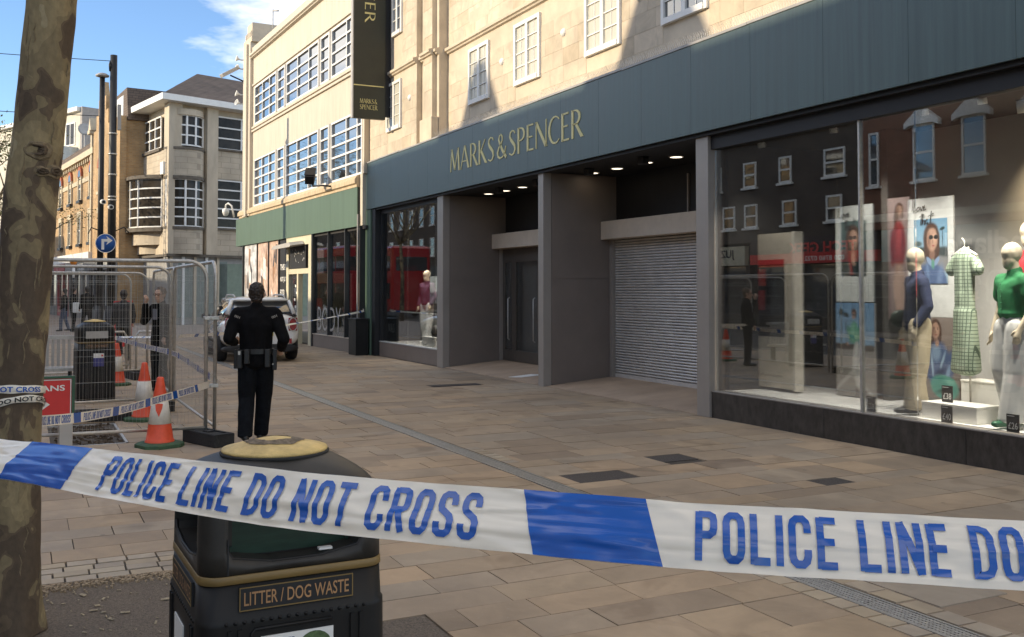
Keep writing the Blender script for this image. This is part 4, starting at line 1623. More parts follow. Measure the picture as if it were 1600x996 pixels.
# shopfronts of the terrace
shops = [(-8.0, -4.9, (.3, .3, .28)), (-4.7, -1.6, (.12, .12, .12)), (-1.3, 2.2, (.42, .4, .36)), (2.4, 6.2, (.24, .22, .2)), (6.4, 10.4, (.34, .05, .05)), (10.6, 16, (.1, .1, .1))]
for k, (a, b, c) in enumerate(shops):
    par = gab if k < 2 else ter
    y0 = .31 if k < 2 else .02
    s_ = bx('shopfront', mat('shopfront_%d' % k, c, .6), a, b, y0, y0 + .2, .0, .6, par)
    bx('shop_sign', bpy.data.materials['shopfront_%d' % k] if k != 2 else K['blackm'], a, b, y0, y0 + .45, 2.75, 3.34, s_)
    bx('shop_pane', K['pane_dark'], a + .2, b - .2, y0 + .02, y0 + .1, .6, 2.74, s_)
    for x in (a, b - .2, (a + b) / 2 - .08):
        bx('shop_post', bpy.data.materials['shopfront_%d' % k], x, x + .2, y0, y0 + .22, .6, 2.75, s_)
    if k == 2:
        for r_ in range(2):
            q = MB()
            text_fit(q, 'HAIR' if r_ == 0 else 'HAIR & BEAUTY', lambda p, z, e: (p, y0 + .452, z), b - .3, a + (1.6 if r_ == 0 else .6), 3.1 - r_ * .27, 3.25 - r_ * .27, .01)
            q.build('lettering', K['white'], s_)

# white modern block behind the terrace
wb = thing('white_flats', 'pale modern flats rising behind the brick terrace roof', 'building', (-77.3, 3.6, 0), rad(203))
bx('wall', mat('flats_render', (.62, .57, .46), .8), 0, 14, -12, 0, 0, 14.6, wb)
bx('end_wall', mat('flats_grey', (.36, .33, .3), .8), -.3, -.003, -9, .05, 0, 14.9, wb)
bx('roof_edge', K['white'], 0, 14, -12, .3, 14.6, 14.9, wb)
for x in (.8, 2.9, 5.0, 7.1):
    for z in (9.2, 12.2):
        w = bx('window', K['white'], x, x + 1.4, .001, .06, z, z + 1.7, wb)
        bx('pane', K['pane_dark'], x + .1, x + .65, .061, .07, z + .1, z + 1.6, w)
        bx('pane', K['pane_dark'], x + .75, x + 1.3, .061, .07, z + .1, z + 1.6, w)
bx('balcony', mat('balcony_glass', (.5, .5, .45), .2), .4, 9, .01, 1.1, 11.0, 12.0, wb)
sd = thing('satellite_dish', 'grey satellite dish beside the white flats', 'dish', (-71.5, 3.6, 10.2))
MB().lathe([(.001, 0), (.25, .03), (.45, .1), (.46, .11), (.25, .05), (.001, .02)], 16, (0, 0, 2.2), T=Matrix.Rotation(rad(70), 4, 'Y')).build('dish', K['greymull'], sd)
MB().tube([(-.2, 0, -1), (-.1, 0, 2.2)], .05, 6).build('dish_pole', K['greymull'], sd)

# ================================================================== across the street (seen in the glass; shades the pavement)
def opp_window(par, x, w, z0, z1, y, hood=None, bars=1):
    f = MB()
    f.box(x - w / 2, x - w / 2 + .08, y, y + .06, z0, z1).box(x + w / 2 - .08, x + w / 2, y, y + .06, z0, z1)
    f.box(x - w / 2 + .08, x + w / 2 - .08, y, y + .06, z1 - .08, z1).box(x - w / 2 + .08, x + w / 2 - .08, y, y + .06, z0, z0 + .08)
    for k in range(bars):
        zz = z0 + (z1 - z0) * (k + 1) / (bars + 1)
        f.box(x - w / 2 + .08, x + w / 2 - .08, y, y + .055, zz - .04, zz + .04)
    o = f.build('window', K['white'], par)
    bx('pane', K['pane'], x - w / 2 + .08, x + w / 2 - .08, y + .01, y + .02, z0 + .08, z1 - .08, o)
    bx('sill', K['white'], x - w / 2 - .1, x + w / 2 + .1, y, y + .14, z0 - .1, z0, o)
    if hood:
        m = MB()
        m.prism([(x - w / 2 - .3, z1 - .12), (x - w / 2 - .3, z1 + .1), (x - .12, z1 + .62), (x + .12, z1 + .62), (x + w / 2 + .3, z1 + .1), (x + w / 2 + .3, z1 - .12), (x + w / 2, z1 - .0), (x - w / 2, z1 - .0)],
                lambda a, b: (a, y, b), lambda a, b: (a, y + .2, b))
        m.build('hood', hood, o)
    return o


rb = brick_mat('red_brick', (.2, .075, .04), (.26, .1, .055), (.2, .15, .11), .225, .075, .01, .4)
db = brick_mat('brown_brick', (.085, .065, .05), (.11, .08, .06), (.1, .085, .07), .225, .075, .01, .4)
low = wthing('low_brown_shops', 'low dark brick shops with small white windows reflected in the display glass', 'building', (-38, -14, 0))
bx('wall', db, -46, -29.6, -24, -14, 3.9, 8.55, low)
bx('roof_edge', slate, -46.1, -29.6, -24, -13.8, 8.55, 8.72, low)
bx('ground_floor', K['dark'], -46, -29.6, -24, -14.3, 0, 3.9, low)
for x, w in ((-36.45, .9), (-34.05, .8), (-31.05, 1.2), (-39, .9), (-42, .9), (-44.5, .9)):
    opp_window(low, x, w, 6.5, 7.68, -14, bars=1)
for x in (-38.0, -36.4, -33.8, -31.1, -41, -44):
    opp_window(low, x, .9, 4.6, 5.7, -14, bars=1)
ts = bx('shop_sign', mat('sign_brown', (.07, .05, .045), .5), -36.2, -28.6, -14, -13.75, 3.3, 4.0, low)
bx('red_band', K['red'], -36.2, -28.6, -13.99, -13.74, 2.85, 3.3, low)
q = MB()
text_fit(q, 'TECH GEEK', lambda p, z, e: (p, -13.72, z), -29.6, -33.6, 3.25, 3.75, .03)
q.build('lettering', mat('sign_letters', (.55, .06, .05), .5), ts)
q = MB()
text_fit(q, '020 8760 0722', lambda p, z, e: (p, -13.72, z), -30.3, -32.6, 2.95, 3.15, .01)
q.build('lettering', K['white'], ts)
js = bx('shop_sign', mat('sign_cream', (.5, .45, .33), .5), -41.5, -36.6, -14, -13.75, 2.85, 3.75, low)
q = MB()
text_fit(q, 'JUZ LO', lambda p, z, e: (p, -13.74, z), -37.3, -39.4, 3.1, 3.6, .03)
q.build('lettering', K['ink'], js)
for x0, x1 in ((-45.6, -42), (-41.6, -39.2), (-38.8, -36.8), (-36, -33.4), (-33, -30.2)):
    bx('shop_glass', K['pane'], x0, x1, -14.2, -14.1, .5, 2.8, low)
    bx('shop_base', K['granite'], x0, x1, -14.25, -14.0, 0, .5, low)
    bx('shop_post', K['blackm'], x1, x1 + .3, -14.25, -13.98, 0, 2.85, low)

br = wthing('red_brick_terrace', 'tall red brick terrace with white pointed window hoods reflected in the display glass', 'building', (-19, -14, 0))
bx('wall', rb, -29.55, -7.5, -26, -14, 4.1, 12.3, br)
bx('parapet', K['stonewall'], -29.55, -7.5, -14.3, -13.85, 12.3, 12.42, br)
for xp, hw, hz in ((-23.35, 1.25, 1.65), (-16.85, 1.5, 2.0), (-10.5, 1.4, 1.8)):
    m = MB()
    m.prism([(xp - hw, 12.42), (xp + hw, 12.42), (xp + .25, 12.42 + hz), (xp - .25, 12.42 + hz)], lambda a, b: (a, -14.3, b), lambda a, b: (a, -13.95, b))
    m.build('gable', rb, br)
    opp_window(br, xp, .7, 12.5, 13.4, -13.945, bars=0)
for x in (-28.9, -26.45, -24.25, -21.6, -19.3, -16.9, -14.6, -12.2, -9.9):
    opp_window(br, x, 1.0 if x > -28 else .5, 5.85, 8.0, -14, K['white'] if x > -28 else None, bars=1)
    opp_window(br, x, 1.0 if x > -28 else .5, 9.4, 11.2, -14, K['white'] if x > -28 else None, bars=1)
bx('stone_band', K['stonewall'], -29.55, -7.5, -14, -13.92, 4.4, 4.7, br)
bx('ground_floor', K['dark'], -29.55, -7.5, -26, -14.3, 0, 4.1, br)
ps = bx('shop_sign', mat('sign_teal', (.07, .16, .17), .5), -28.4, -17.5, -14, -13.8, 2.8, 4.05, br)
q = MB()
text_fit(q, 'Poundland', lambda p, z, e: (p, -13.79, z), -20.2, -25.4, 2.98, 3.8, .02)
q.build('lettering', K['white'], ps)
for x0, x1 in ((-28.2, -24), (-23.6, -20.4), (-20, -16), (-15.6, -12), (-11.6, -8)):
    bx('shop_glass', mat('lit_shop_glass', (.16, .15, .13), .1) if x0 < -28 else bpy.data.materials['lit_shop_glass'], x0, x1, -14.2, -14.1, .5, 2.8, br)
    bx('shop_base', K['granite'], x0, x1, -14.25, -14.0, 0, .5, br)
    bx('shop_post', K['pier'], x1, x1 + .3, -14.25, -13.98, 0, 2.85, br)

for nm, lab, x0, x1, h, mt, y0 in (('buff_terrace', 'buff rendered terrace across the street nearest the camera', -7.4, 14, 12.4, K['stonewall'], -14),
                                   ('stucco_terrace', 'far cream stucco terrace across the street mirrored in the left shop window', -74, -47, 9.2, mat('stucco', (.45, .38, .27), .8), -15),
                                   ('grey_corner_house', 'far dark brick house across the street mirrored in the left shop window', -104, -75, 11.0, db, -15)):
    o = wthing(nm, lab, 'building', ((x0 + x1) / 2, y0, 0))
    bx('wall', mt, x0, x1, y0 - 10, y0, 0, h, o)
    bx('cornice', K['stonewall'], x0, x1, y0, y0 + .3, h - .4, h, o)
    x = x0 + 1.5
    while x < x1 - 1:
        for z in (4.6, 7.3) if h < 12 else (4.8, 7.8, 10.2):
            if z + 1.6 < h - .4:
                opp_window(o, x, 1.0, z, z + 1.6, y0, bars=1)
        x += 2.6
    bx('shop_band', K['blackm'], x0, x1, y0, y0 + .3, 2.9, 3.7, o)
    for k in range(int((x1 - x0) / 4.5)):
        bx('shop_glass', K['pane'], x0 + .4 + k * 4.5, x0 + 4.4 + k * 4.5, y0 + .01, y0 + .06, .5, 2.85, o)

# red double-decker, mirrored in the shop windows
bus = wthing('double_decker_bus', 'red double-decker bus in the road, mirrored in the left shop windows', 'bus', (-62, -4.6, 0))
rbm = mat('bus_red', (.42, .02, .022), .3, var=.05, coat=.5)
bx('body', rbm, -67.5, -56.5, -5.85, -3.35, .35, 4.35, bus, .12)
for a, b in ((1.15, 2.1), (2.85, 3.75)):
    for k in range(7):
        bx('side_window', K['pane'], -67.2 + k * 1.5, -65.85 + k * 1.5, -3.36, -3.335, a, b, bus)
bx('rear_window', K['pane'], -56.51, -56.48, -5.6, -3.6, 2.85, 3.7, bus)
bx('side_advert', mat('bus_advert', (.3, .16, .1), .5, var=.5, sc=2), -65.5, -59.5, -3.345, -3.33, 2.15, 2.8, bus)
bx('roof', K['white'], -67.2, -56.8, -5.6, -3.6, 4.352, 4.4, bus)
for x in (-65.5, -58.8):
    for y in (-3.42, -5.7):
        w = MB().lathe([(.1, -.12), (.48, -.12), (.5, -.08), (.5, .08), (.48, .12), (.1, .12)], 20, (x, y, .5), T=Matrix.Rotation(rad(90), 4, 'X')).build('wheel', K['rubber'], bus)
        MB().lathe([(.01, -.13), (.28, -.125), (.28, .125), (.01, .13)], 16, (x, y, .5), T=Matrix.Rotation(rad(90), 4, 'X')).build('rim', K['steel'], w)

# ================================================================== figures
_ico = None


def ico():
    global _ico
    if _ico is None:
        b = bmesh.new()
        bmesh.ops.create_icosphere(b, subdivisions=2, radius=1)
        _ico = [v.co.copy() for v in b.verts]
        b.free()
    return _ico


def blob(name, caps, vox, m, parent, smooth=6, fold=0, fsc=(14, 14, 4), cut=None, me_only=False):
    """one continuous surface over tapered, rounded limbs; cap = (p0, p1, r0, r1[, flatten])"""
    bm = bmesh.new()
    for c in caps:
        p0, p1, r0, r1 = V(c[0]), V(c[1]), c[2], c[3]
        fl_ = c[4] if len(c) > 4 else (1, 1, 1)
        vs = [bm.verts.new(p0 + V((d.x * fl_[0], d.y * fl_[1], d.z * fl_[2])) * r0) for d in ico()]
        vs += [bm.verts.new(p1 + V((d.x * fl_[0], d.y * fl_[1], d.z * fl_[2])) * r1) for d in ico()]
        rr = bmesh.ops.convex_hull(bm, input=vs)
        dead = [e for e in rr['geom_interior'] if isinstance(e, bmesh.types.BMVert)]
        bmesh.ops.delete(bm, geom=dead, context='VERTS')
    me = bpy.data.meshes.new(name)
    bm.to_mesh(me)
    bm.free()
    o = bpy.data.objects.new('tmp', me)
    r = o.modifiers.new('r', 'REMESH')
    r.mode = 'VOXEL'
    r.voxel_size = vox
    s = o.modifiers.new('s', 'SMOOTH')
    s.factor = .5
    s.iterations = smooth
    out = eval_mesh(o)
    bpy.data.objects.remove(o)
    bpy.data.meshes.remove(me)
    out.name = name
    if fold:
        nv_ = len(out.vertices)
        co_, no_ = [0.0] * (3 * nv_), [0.0] * (3 * nv_)
        out.vertices.foreach_get('co', co_)
        out.vertex_normals.foreach_get('vector', no_)
        for i in range(0, 3 * nv_, 3):
            n = noise.noise(V((co_[i] * fsc[0], co_[i + 1] * fsc[1], co_[i + 2] * fsc[2]))) * fold
            co_[i] += no_[i] * n
            co_[i + 1] += no_[i + 1] * n
            co_[i + 2] += no_[i + 2] * n
        out.vertices.foreach_set('co', co_)
        out.update()
    if cut:
        b = bmesh.new()
        b.from_mesh(out)
        dv = [v for v in b.verts if cut(v.co)]
        bmesh.ops.delete(b, geom=dv, context='VERTS')
        b.to_mesh(out)
        b.free()
    out.polygons.foreach_set('use_smooth', [True] * len(out.polygons))
    out.materials.clear()
    out.materials.append(m)
    if me_only:
        return out
    return link(name, out, parent)


def hand(caps, wrist, d, side, curl=.35, s=1.0, up=None):
    """palm, four unequal bent fingers and a thumb; d = direction of the hand, side = towards the thumb"""
    d = V(d).normalized()
    side = V(side)
    side = (side - d * side.dot(d)).normalized()
    n = d.cross(side).normalized()
    w = V(wrist)
    caps.append((w, w + d * .085 * s, .024 * s, .03 * s, (1, 1, 1)))
    for k, L in enumerate((.068, .078, .072, .056)):
        b = w + d * .085 * s + side * (.03 - k * .02) * s
        m1 = b + (d * math.cos(curl) + n * math.sin(curl)) * L * .5 * s
        m2 = m1 + (d * math.cos(curl * 2.2) + n * math.sin(curl * 2.2)) * L * .5 * s
        caps.append((b, m1, .0095 * s, .009 * s))
        caps.append((m1, m2, .009 * s, .0075 * s))
    t0 = w + d * .03 * s + side * .025 * s
    t1 = t0 + (d * .75 + side * .65).normalized() * .038 * s
    t2 = t1 + (d * .95 + side * .2 + n * .25).normalized() * .03 * s
    caps.append((t0, t1, .012 * s, .011 * s))
    caps.append((t1, t2, .011 * s, .009 * s))


def limb(a, b, r0, r1):
    return (a, b, r0, r1)


def figure(root, J, skin, top, legs, shoe, hair=None, scale=1.0, vox=.012, long_sleeve=True, face=False, topfold=.006, top_hem=.88, collar=True, hand_curl=.5, head_turn=0, trouser_w=1.0, bulk=1.0):
    """J: joints in the figure's own frame (faces +y). Body, top, trousers, shoes and hair."""
    g = lambda k: V(J[k])
    hd, nk = g('head'), g('neck')
    ch, pv = g('chest'), g('pelvis')
    Rt = Matrix.Rotation(head_turn, 3, 'Z')
    body = []
    body.append((hd + Rt @ V((0, -.012, .035)), hd + Rt @ V((0, .0, .03)), .094, .092, (.86, 1.02, 1.1)))
    body.append((hd + Rt @ V((0, .012, -.04)), hd + Rt @ V((0, .035, -.085)), .072, .045, (.9, 1, .95)))
    if face:
        body.append((hd + Rt @ V((0, .09, .005)), hd + Rt @ V((0, .112, -.028)), .011, .015))
        for s in (-1, 1):
            body.append((hd + Rt @ V((s * .082, -.005, -.01)), hd + Rt @ V((s * .088, -.012, .02)), .014, .016, (.5, 1, 1.2)))
            body.append((hd + Rt @ V((s * .035, .08, .035)), hd + Rt @ V((s * .02, .086, .033)), .012, .012))
        body.append((hd + Rt @ V((-.02, .085, -.06)), hd + Rt @ V((.02, .085, -.06)), .011, .011))
    body.append((nk, hd + V((0, -.01, -.06)), .06, .058))
    body.append((nk, ch, .075, .12, (1, .75, 1)))
    body.append((ch, pv, .13, .13, (1.1, .75, 1)))
    for s in 'LR':
        body.append((g('sh' + s), g('el' + s), .045, .036))
        body.append((g('el' + s), g('wr' + s), .035, .025))
        body.append((nk + V((0, 0, -.03)), g('sh' + s), .05, .05))
        hand(body, g('wr' + s), J.get('hd' + s, g('wr' + s) - g('el' + s)), J.get('th' + s, (0, 1, 0)), hand_curl)
        body.append((g('hip' + s), g('kn' + s), .075, .05))
        body.append((g('kn' + s), g('an' + s), .048, .036))
    bo = blob('body', body, vox * .8, skin, root, 3)
    # top
    B_ = bulk
    cl = []
    cl.append((nk + V((0, -.005, -.06)), ch, .1, .155 * B_, (1.15, .8, 1)))
    cl.append((ch, g('waist'), .158 * B_, .146 * B_, (1.16, .84, 1)))
    cl.append((g('waist'), V((pv.x, pv.y, top_hem)), .147 * B_, .153 * B_, (1.12, .88, .5)))
    if collar:
        cl.append((nk + V((0, 0, -.02)), nk + V((0, .0, .035)), .075, .068, (1, 1, .6)))
    for s in 'LR':
        sh, el, wr = g('sh' + s), g('el' + s), g('wr' + s)
        cl.append((nk + V((0, -.01, -.035)), sh + V((0, 0, -.005)), .066, .072 * B_, (1, .95, 1)))
        cl.append((ch + (sh - ch) * .4, sh + V((0, 0, -.03)), .12, .085 * B_, (1, .9, 1)))
        if long_sleeve:
            cl.append((sh, el, .074 * B_, .062 * B_))
            cl.append((el, el + (wr - el) * .93, .062 * B_, .047 * B_))
        else:
            cl.append((sh, sh + (el - sh) * .55, .072, .078))
    to = blob('jacket' if long_sleeve else 'top', cl, vox, top, root, 4, topfold)
    # trousers
    tl = [(V((pv.x, pv.y, pv.z + .1)), pv, .135, .14, (1.14, .86, 1))]
    for s in 'LR':
        hp, kn, an = g('hip' + s), g('kn' + s), g('an' + s)
        tl.append((hp, kn, .1 * max(1, trouser_w ** .5), .077 * trouser_w))
        tl.append((kn, an + V((0, -.005, -.025)), .075 * trouser_w, .066 * trouser_w, (1, 1, .3)))
        tl.append((pv, hp, .13, .1, (1, .9, 1)))
    lo = blob('trousers', tl, vox, legs, root, 4, .006)
    for s in 'LR':
        an = g('an' + s)
        f = V(J.get('ft' + s, (0, 1, 0))).normalized()
        blob('shoe', [(an + V((0, 0, -.02)), an - f * .05 + V((0, 0, -.045)), .042, .04), (an - f * .05 + V((0, 0, -.05)), an + f * .15 + V((0, 0, -.055)), .036, .034, (1.15, 1.15, .9))], .01, shoe, root, 2)
    if hair:
        hc = [(hd + Rt @ V((0, -.03, .06)), hd + Rt @ V((0, -.02, .05)), .1, .1, (.9, 1, 1.0)), (hd + Rt @ V((0, -.045, .0)), hd + Rt @ V((0, -.052, -.035)), .08, .062, (.97, .8, 1))]
        blob('hair', hc, .007, hair, root, 2, .011, (55, 55, 45), lambda c: (Rt.transposed() @ (c - hd)).y > .05 - .5 * max(0, (c - hd).z - .09) and (c - hd).z < .1)
    return bo, to, lo


# ---- police officer walking away
off = thing('person', 'police officer in black uniform walking away past the bin', 'person', (-11.22, 2.36, 0), math.atan2(.26, -.965) - rad(90))
J = dict(head=(0, .03, 1.63), neck=(0, 0, 1.5), chest=(0, -.02, 1.3), waist=(0, 0, 1.06), pelvis=(0, 0, .94),
         shL=(-.205, -.01, 1.43), elL=(-.29, -.1, 1.16), wrL=(-.25, .17, 1.1), hdL=(.3, .9, .1), thL=(0, 0, 1),
         shR=(.205, -.01, 1.43), elR=(.3, -.11, 1.15), wrR=(.27, .12, 1.03), hdR=(-.1, .6, -.6), thR=(-1, 0, 0),
         hipL=(-.095, 0, .9), knL=(-.1, .02, .5), anL=(-.1, -.2, .12),
         hipR=(.095, 0, .9), knR=(.085, .13, .51), anR=(.05, .17, .085), ftL=(-.2, 1, 0), ftR=(.15, 1, 0))
figure(off, J, K['skin'], K['cloth'], K['cloth2'], K['leather'], K['hair'], vox=.011, topfold=.009, trouser_w=1.25, bulk=1.08, face=True)
# duty belt, pouches, radio, epaulettes
bl = MB()
ring = [(.198 * math.cos(t), .158 * math.sin(t)) for t in [2 * math.pi * i / 28 for i in range(28)]]
for i in range(28):
    a, b = ring[i], ring[(i + 1) % 28]
    bl.add([(a[0], a[1], .985), (b[0], b[1], .985), (b[0], b[1], 1.04), (a[0], a[1], 1.04), (a[0] * .93, a[1] * .93, .985), (b[0] * .93, b[1] * .93, .985), (b[0] * .93, b[1] * .93, 1.04), (a[0] * .93, a[1] * .93, 1.04)],
           [(0, 1, 2, 3), (4, 7, 6, 5), (0, 4, 5, 1), (3, 2, 6, 7)])
bl.build('duty_belt', K['leather'], off)
for x, y, w, z0, z1 in ((-.17, -.12, .06, .83, 1.03), (-.09, -.16, .06, .88, 1.04), (.13, -.145, .06, .84, 1.04), (.205, -.05, .05, .8, 1.03), (-.215, -.02, .05, .82, 1.03)):
    bx('pouch', K['leather'], x - w / 2, x + w / 2, y - .03, y + .03, z0, z1, off, .008)
bx('belt_light', K['steel'], -.185, -.16, -.155, -.151, .98, 1.02, off)
bx('belt_light', K['steel'], .18, .195, -.085, -.08, .86, .875, off)
for s in (-1, 1):
    e = bx('epaulette', K['cloth'], s * .165 - .035, s * .165 + .035, -.05, .05, 1.478, 1.487, off)
    q = MB()
    T = Matrix.Translation((s * .2, -.112, 1.4)) @ Matrix.Rotation(rad(-22 * s), 4, 'Y') @ Matrix.Rotation(rad(18), 4, 'X')
    text_fit(q, '001', lambda a, b, ee: tuple(T @ V((a, 0, b))), -.03, .03, -.014, .014, .02)
    q.build('shoulder_number', K['greymull'], off)

# ---- man in dark jacket and glasses
man = thing('person', 'balding man in glasses and black jacket standing behind the mesh fence', 'person', (-17.45, 2.08, 0), math.atan2(-.8, .5) - rad(90))
J = dict(head=(0, .02, 1.6), neck=(0, -.01, 1.46), chest=(0, -.02, 1.28), waist=(0, 0, 1.05), pelvis=(0, 0, .93),
         shL=(-.19, -.01, 1.39), elL=(-.26, .03, 1.12), wrL=(-.25, .12, .93), hdL=(0, .2, -1), thL=(1, 0, 0),
         shR=(.19, -.01, 1.39), elR=(.27, .12, 1.16), wrR=(.13, .2, 1.47), hdR=(-.3, .1, 1), thR=(0, -1, 0),
         hipL=(-.09, 0, .9), knL=(-.1, .02, .5), anL=(-.11, .0, .085), hipR=(.09, 0, .9), knR=(.1, .02, .5), anR=(.11, .0, .085))
figure(man, J, K['skin'], K['cloth'], K['cloth2'], K['leather'], K['hairg'], vox=.012, face=True, head_turn=rad(20))
gl = MB()
Rt = Matrix.Rotation(rad(20), 3, 'Z')
for s in (-1, 1):
    c = V((s * .034, .1, .022))
    gl.tube([tuple(V((0, .02, 1.6)) + Rt @ (c + V((.027 * math.cos(t), 0, .02 * math.sin(t))))) for t in [2 * math.pi * i / 12 for i in range(13)]], .0025, 5)
    gl.tube([tuple(V((0, .02, 1.6)) + Rt @ V((s * .06, .098, .024))), tuple(V((0, .02, 1.6)) + Rt @ V((s * .088, .0, .024)))], .0025, 5)
gl.build('glasses', K['ink'], man)
bx('collar_insert', mat('shirt_grey', (.2, .2, .22), .8), -.05, .05, .105, .12, 1.2, 1.38, man)

# ---- distant shoppers, each with its own pose
def walker(label, x, y, rz, top, leg, skin, st, h=1.0, bag=None):
    p = thing('person', label, 'person', (x, y, 0), rz)
    J = dict(head=(0, .02, 1.6), neck=(0, -.01, 1.45), chest=(0, -.02, 1.28), waist=(0, 0, 1.05), pelvis=(0, 0, .93),
             shL=(-.18, 0, 1.38), elL=(-.23, -.08 * st, 1.12), wrL=(-.24, .08, .9), shR=(.18, 0, 1.38), elR=(.23, .08 * st, 1.12), wrR=(.22, .22 * st, .95),
             hipL=(-.09, 0, .9), knL=(-.1, .14 * st, .5), anL=(-.1, .18 * st, .085), hipR=(.09, 0, .9), knR=(.1, -.02 * st, .5), anR=(.1, -.24 * st, .1))
    figure(p, J, skin, top, leg, K['leather'], K['hair'], vox=.022)
    p.scale = (h, h, h)
    if bag:
        bx('bag', bag, .2, .34, -.12, .16, .75, 1.15, p, .02)
    return p


wt = mat('white_trousers', (.55, .54, .5), .8)
dn = mat('denim', (.06, .08, .13), .85)
walker('distant woman in black top and white trousers by the red shopfront', -48.6, .75, rad(200), K['cloth'], wt, K['skin'], 1, 1.0, K['black'])
walker('distant person in dark coat and blue jeans left of the lamp post', -44.5, 1.55, rad(160), K['cloth'], dn, K['skin'], .6)
walker('distant person in dark coat holding a pale bag by the lamp post', -43.5, 1.85, rad(20), K['cloth'], K['cloth2'], K['skin'], .3, 1.03, K['white'])
walker('distant tall person in black crossing behind the mesh fence', -42.5, 2.3, rad(100), K['cloth'], K['cloth'], K['skin'], .9, 1.05)
walker('person in dark hooded coat standing beyond the fence near the red board', -25.0, 2.15, rad(80), mat('charcoal_coat', (.02, .02, .022), .9), K['cloth2'], K['skin'], .2, .97)

# ================================================================== display windows
_pm = {}


def pmat(c, rough=.55):
    k = tuple(round(x, 3) for x in c)
    if k not in _pm:
        _pm[k] = mat('print_%d' % len(_pm), c, rough, var=.12, sc=8)
    return _pm[k]


def ell(cx, cy, rx, ry, n=16, a0=0, a1=360):
    return [(cx + rx * math.cos(rad(a0 + (a1 - a0) * i / n)), cy + ry * math.sin(rad(a0 + (a1 - a0) * i / n))) for i in range(n if a1 - a0 == 360 else n + 1)]


def poster(label, x0, x1, y, z0, z1, base, shapes, th=.02):
    """flat printed board; shapes = (colour, unit polygon) painted in order"""
    p = wthing('poster', label, 'poster', ((x0 + x1) / 2, y, z0))
    bx('board', pmat(base), x0, x1, y, y + th, z0, z1, p)
    for k, (c, pts) in enumerate(shapes):
        m = MB()
        e = .0012 * (k + 1)
        m.add([(x0 + a * (x1 - x0), y - e, z0 + b * (z1 - z0)) for a, b in pts], [tuple(range(len(pts)))])
        m.build('print_shape', pmat(c), p)
    return p


def rect(a0, b0, a1, b1):
    return [(a0, b0), (a1, b0), (a1, b1), (a0, b1)]


def script(p, x, y, z, s, n=0):
    """handwritten words Love that"""
    words = [[(0, .9), (.05, 1.0), (.02, .5), (-.04, .2), (.1, .22), (.22, .3)], [(.3, .4), (.22, .3), (.28, .2), (.38, .3), (.34, .42), (.3, .4)],
             [(.42, .42), (.48, .22), (.56, .45)], [(.58, .32), (.68, .38), (.66, .47), (.58, .36), (.62, .24), (.74, .3)],
             [(.5, .1), (.42, -.4)], [(.36, -.05), (.62, .05)], [(.56, .1), (.5, -.4), (.58, -.18), (.64, -.2), (.64, -.42)], [(.8, -.16), (.7, -.22), (.72, -.38), (.82, -.3), (.82, -.4)],
             [(1.02, .2), (.94, -.38)], [(.84, -.04), (1.14, .08)], [(1.1, -.38), (1.11, -.37)]]
    m = MB()
    for w in words:
        m.tube([(x + a * s, y, z + b * s) for a, b in w], .005, 5)
    m.build('handwriting', K['ink'], p)


DEN = (.07, .11, .22)
SKN = (.36, .225, .165)
HR = (.075, .04, .028)


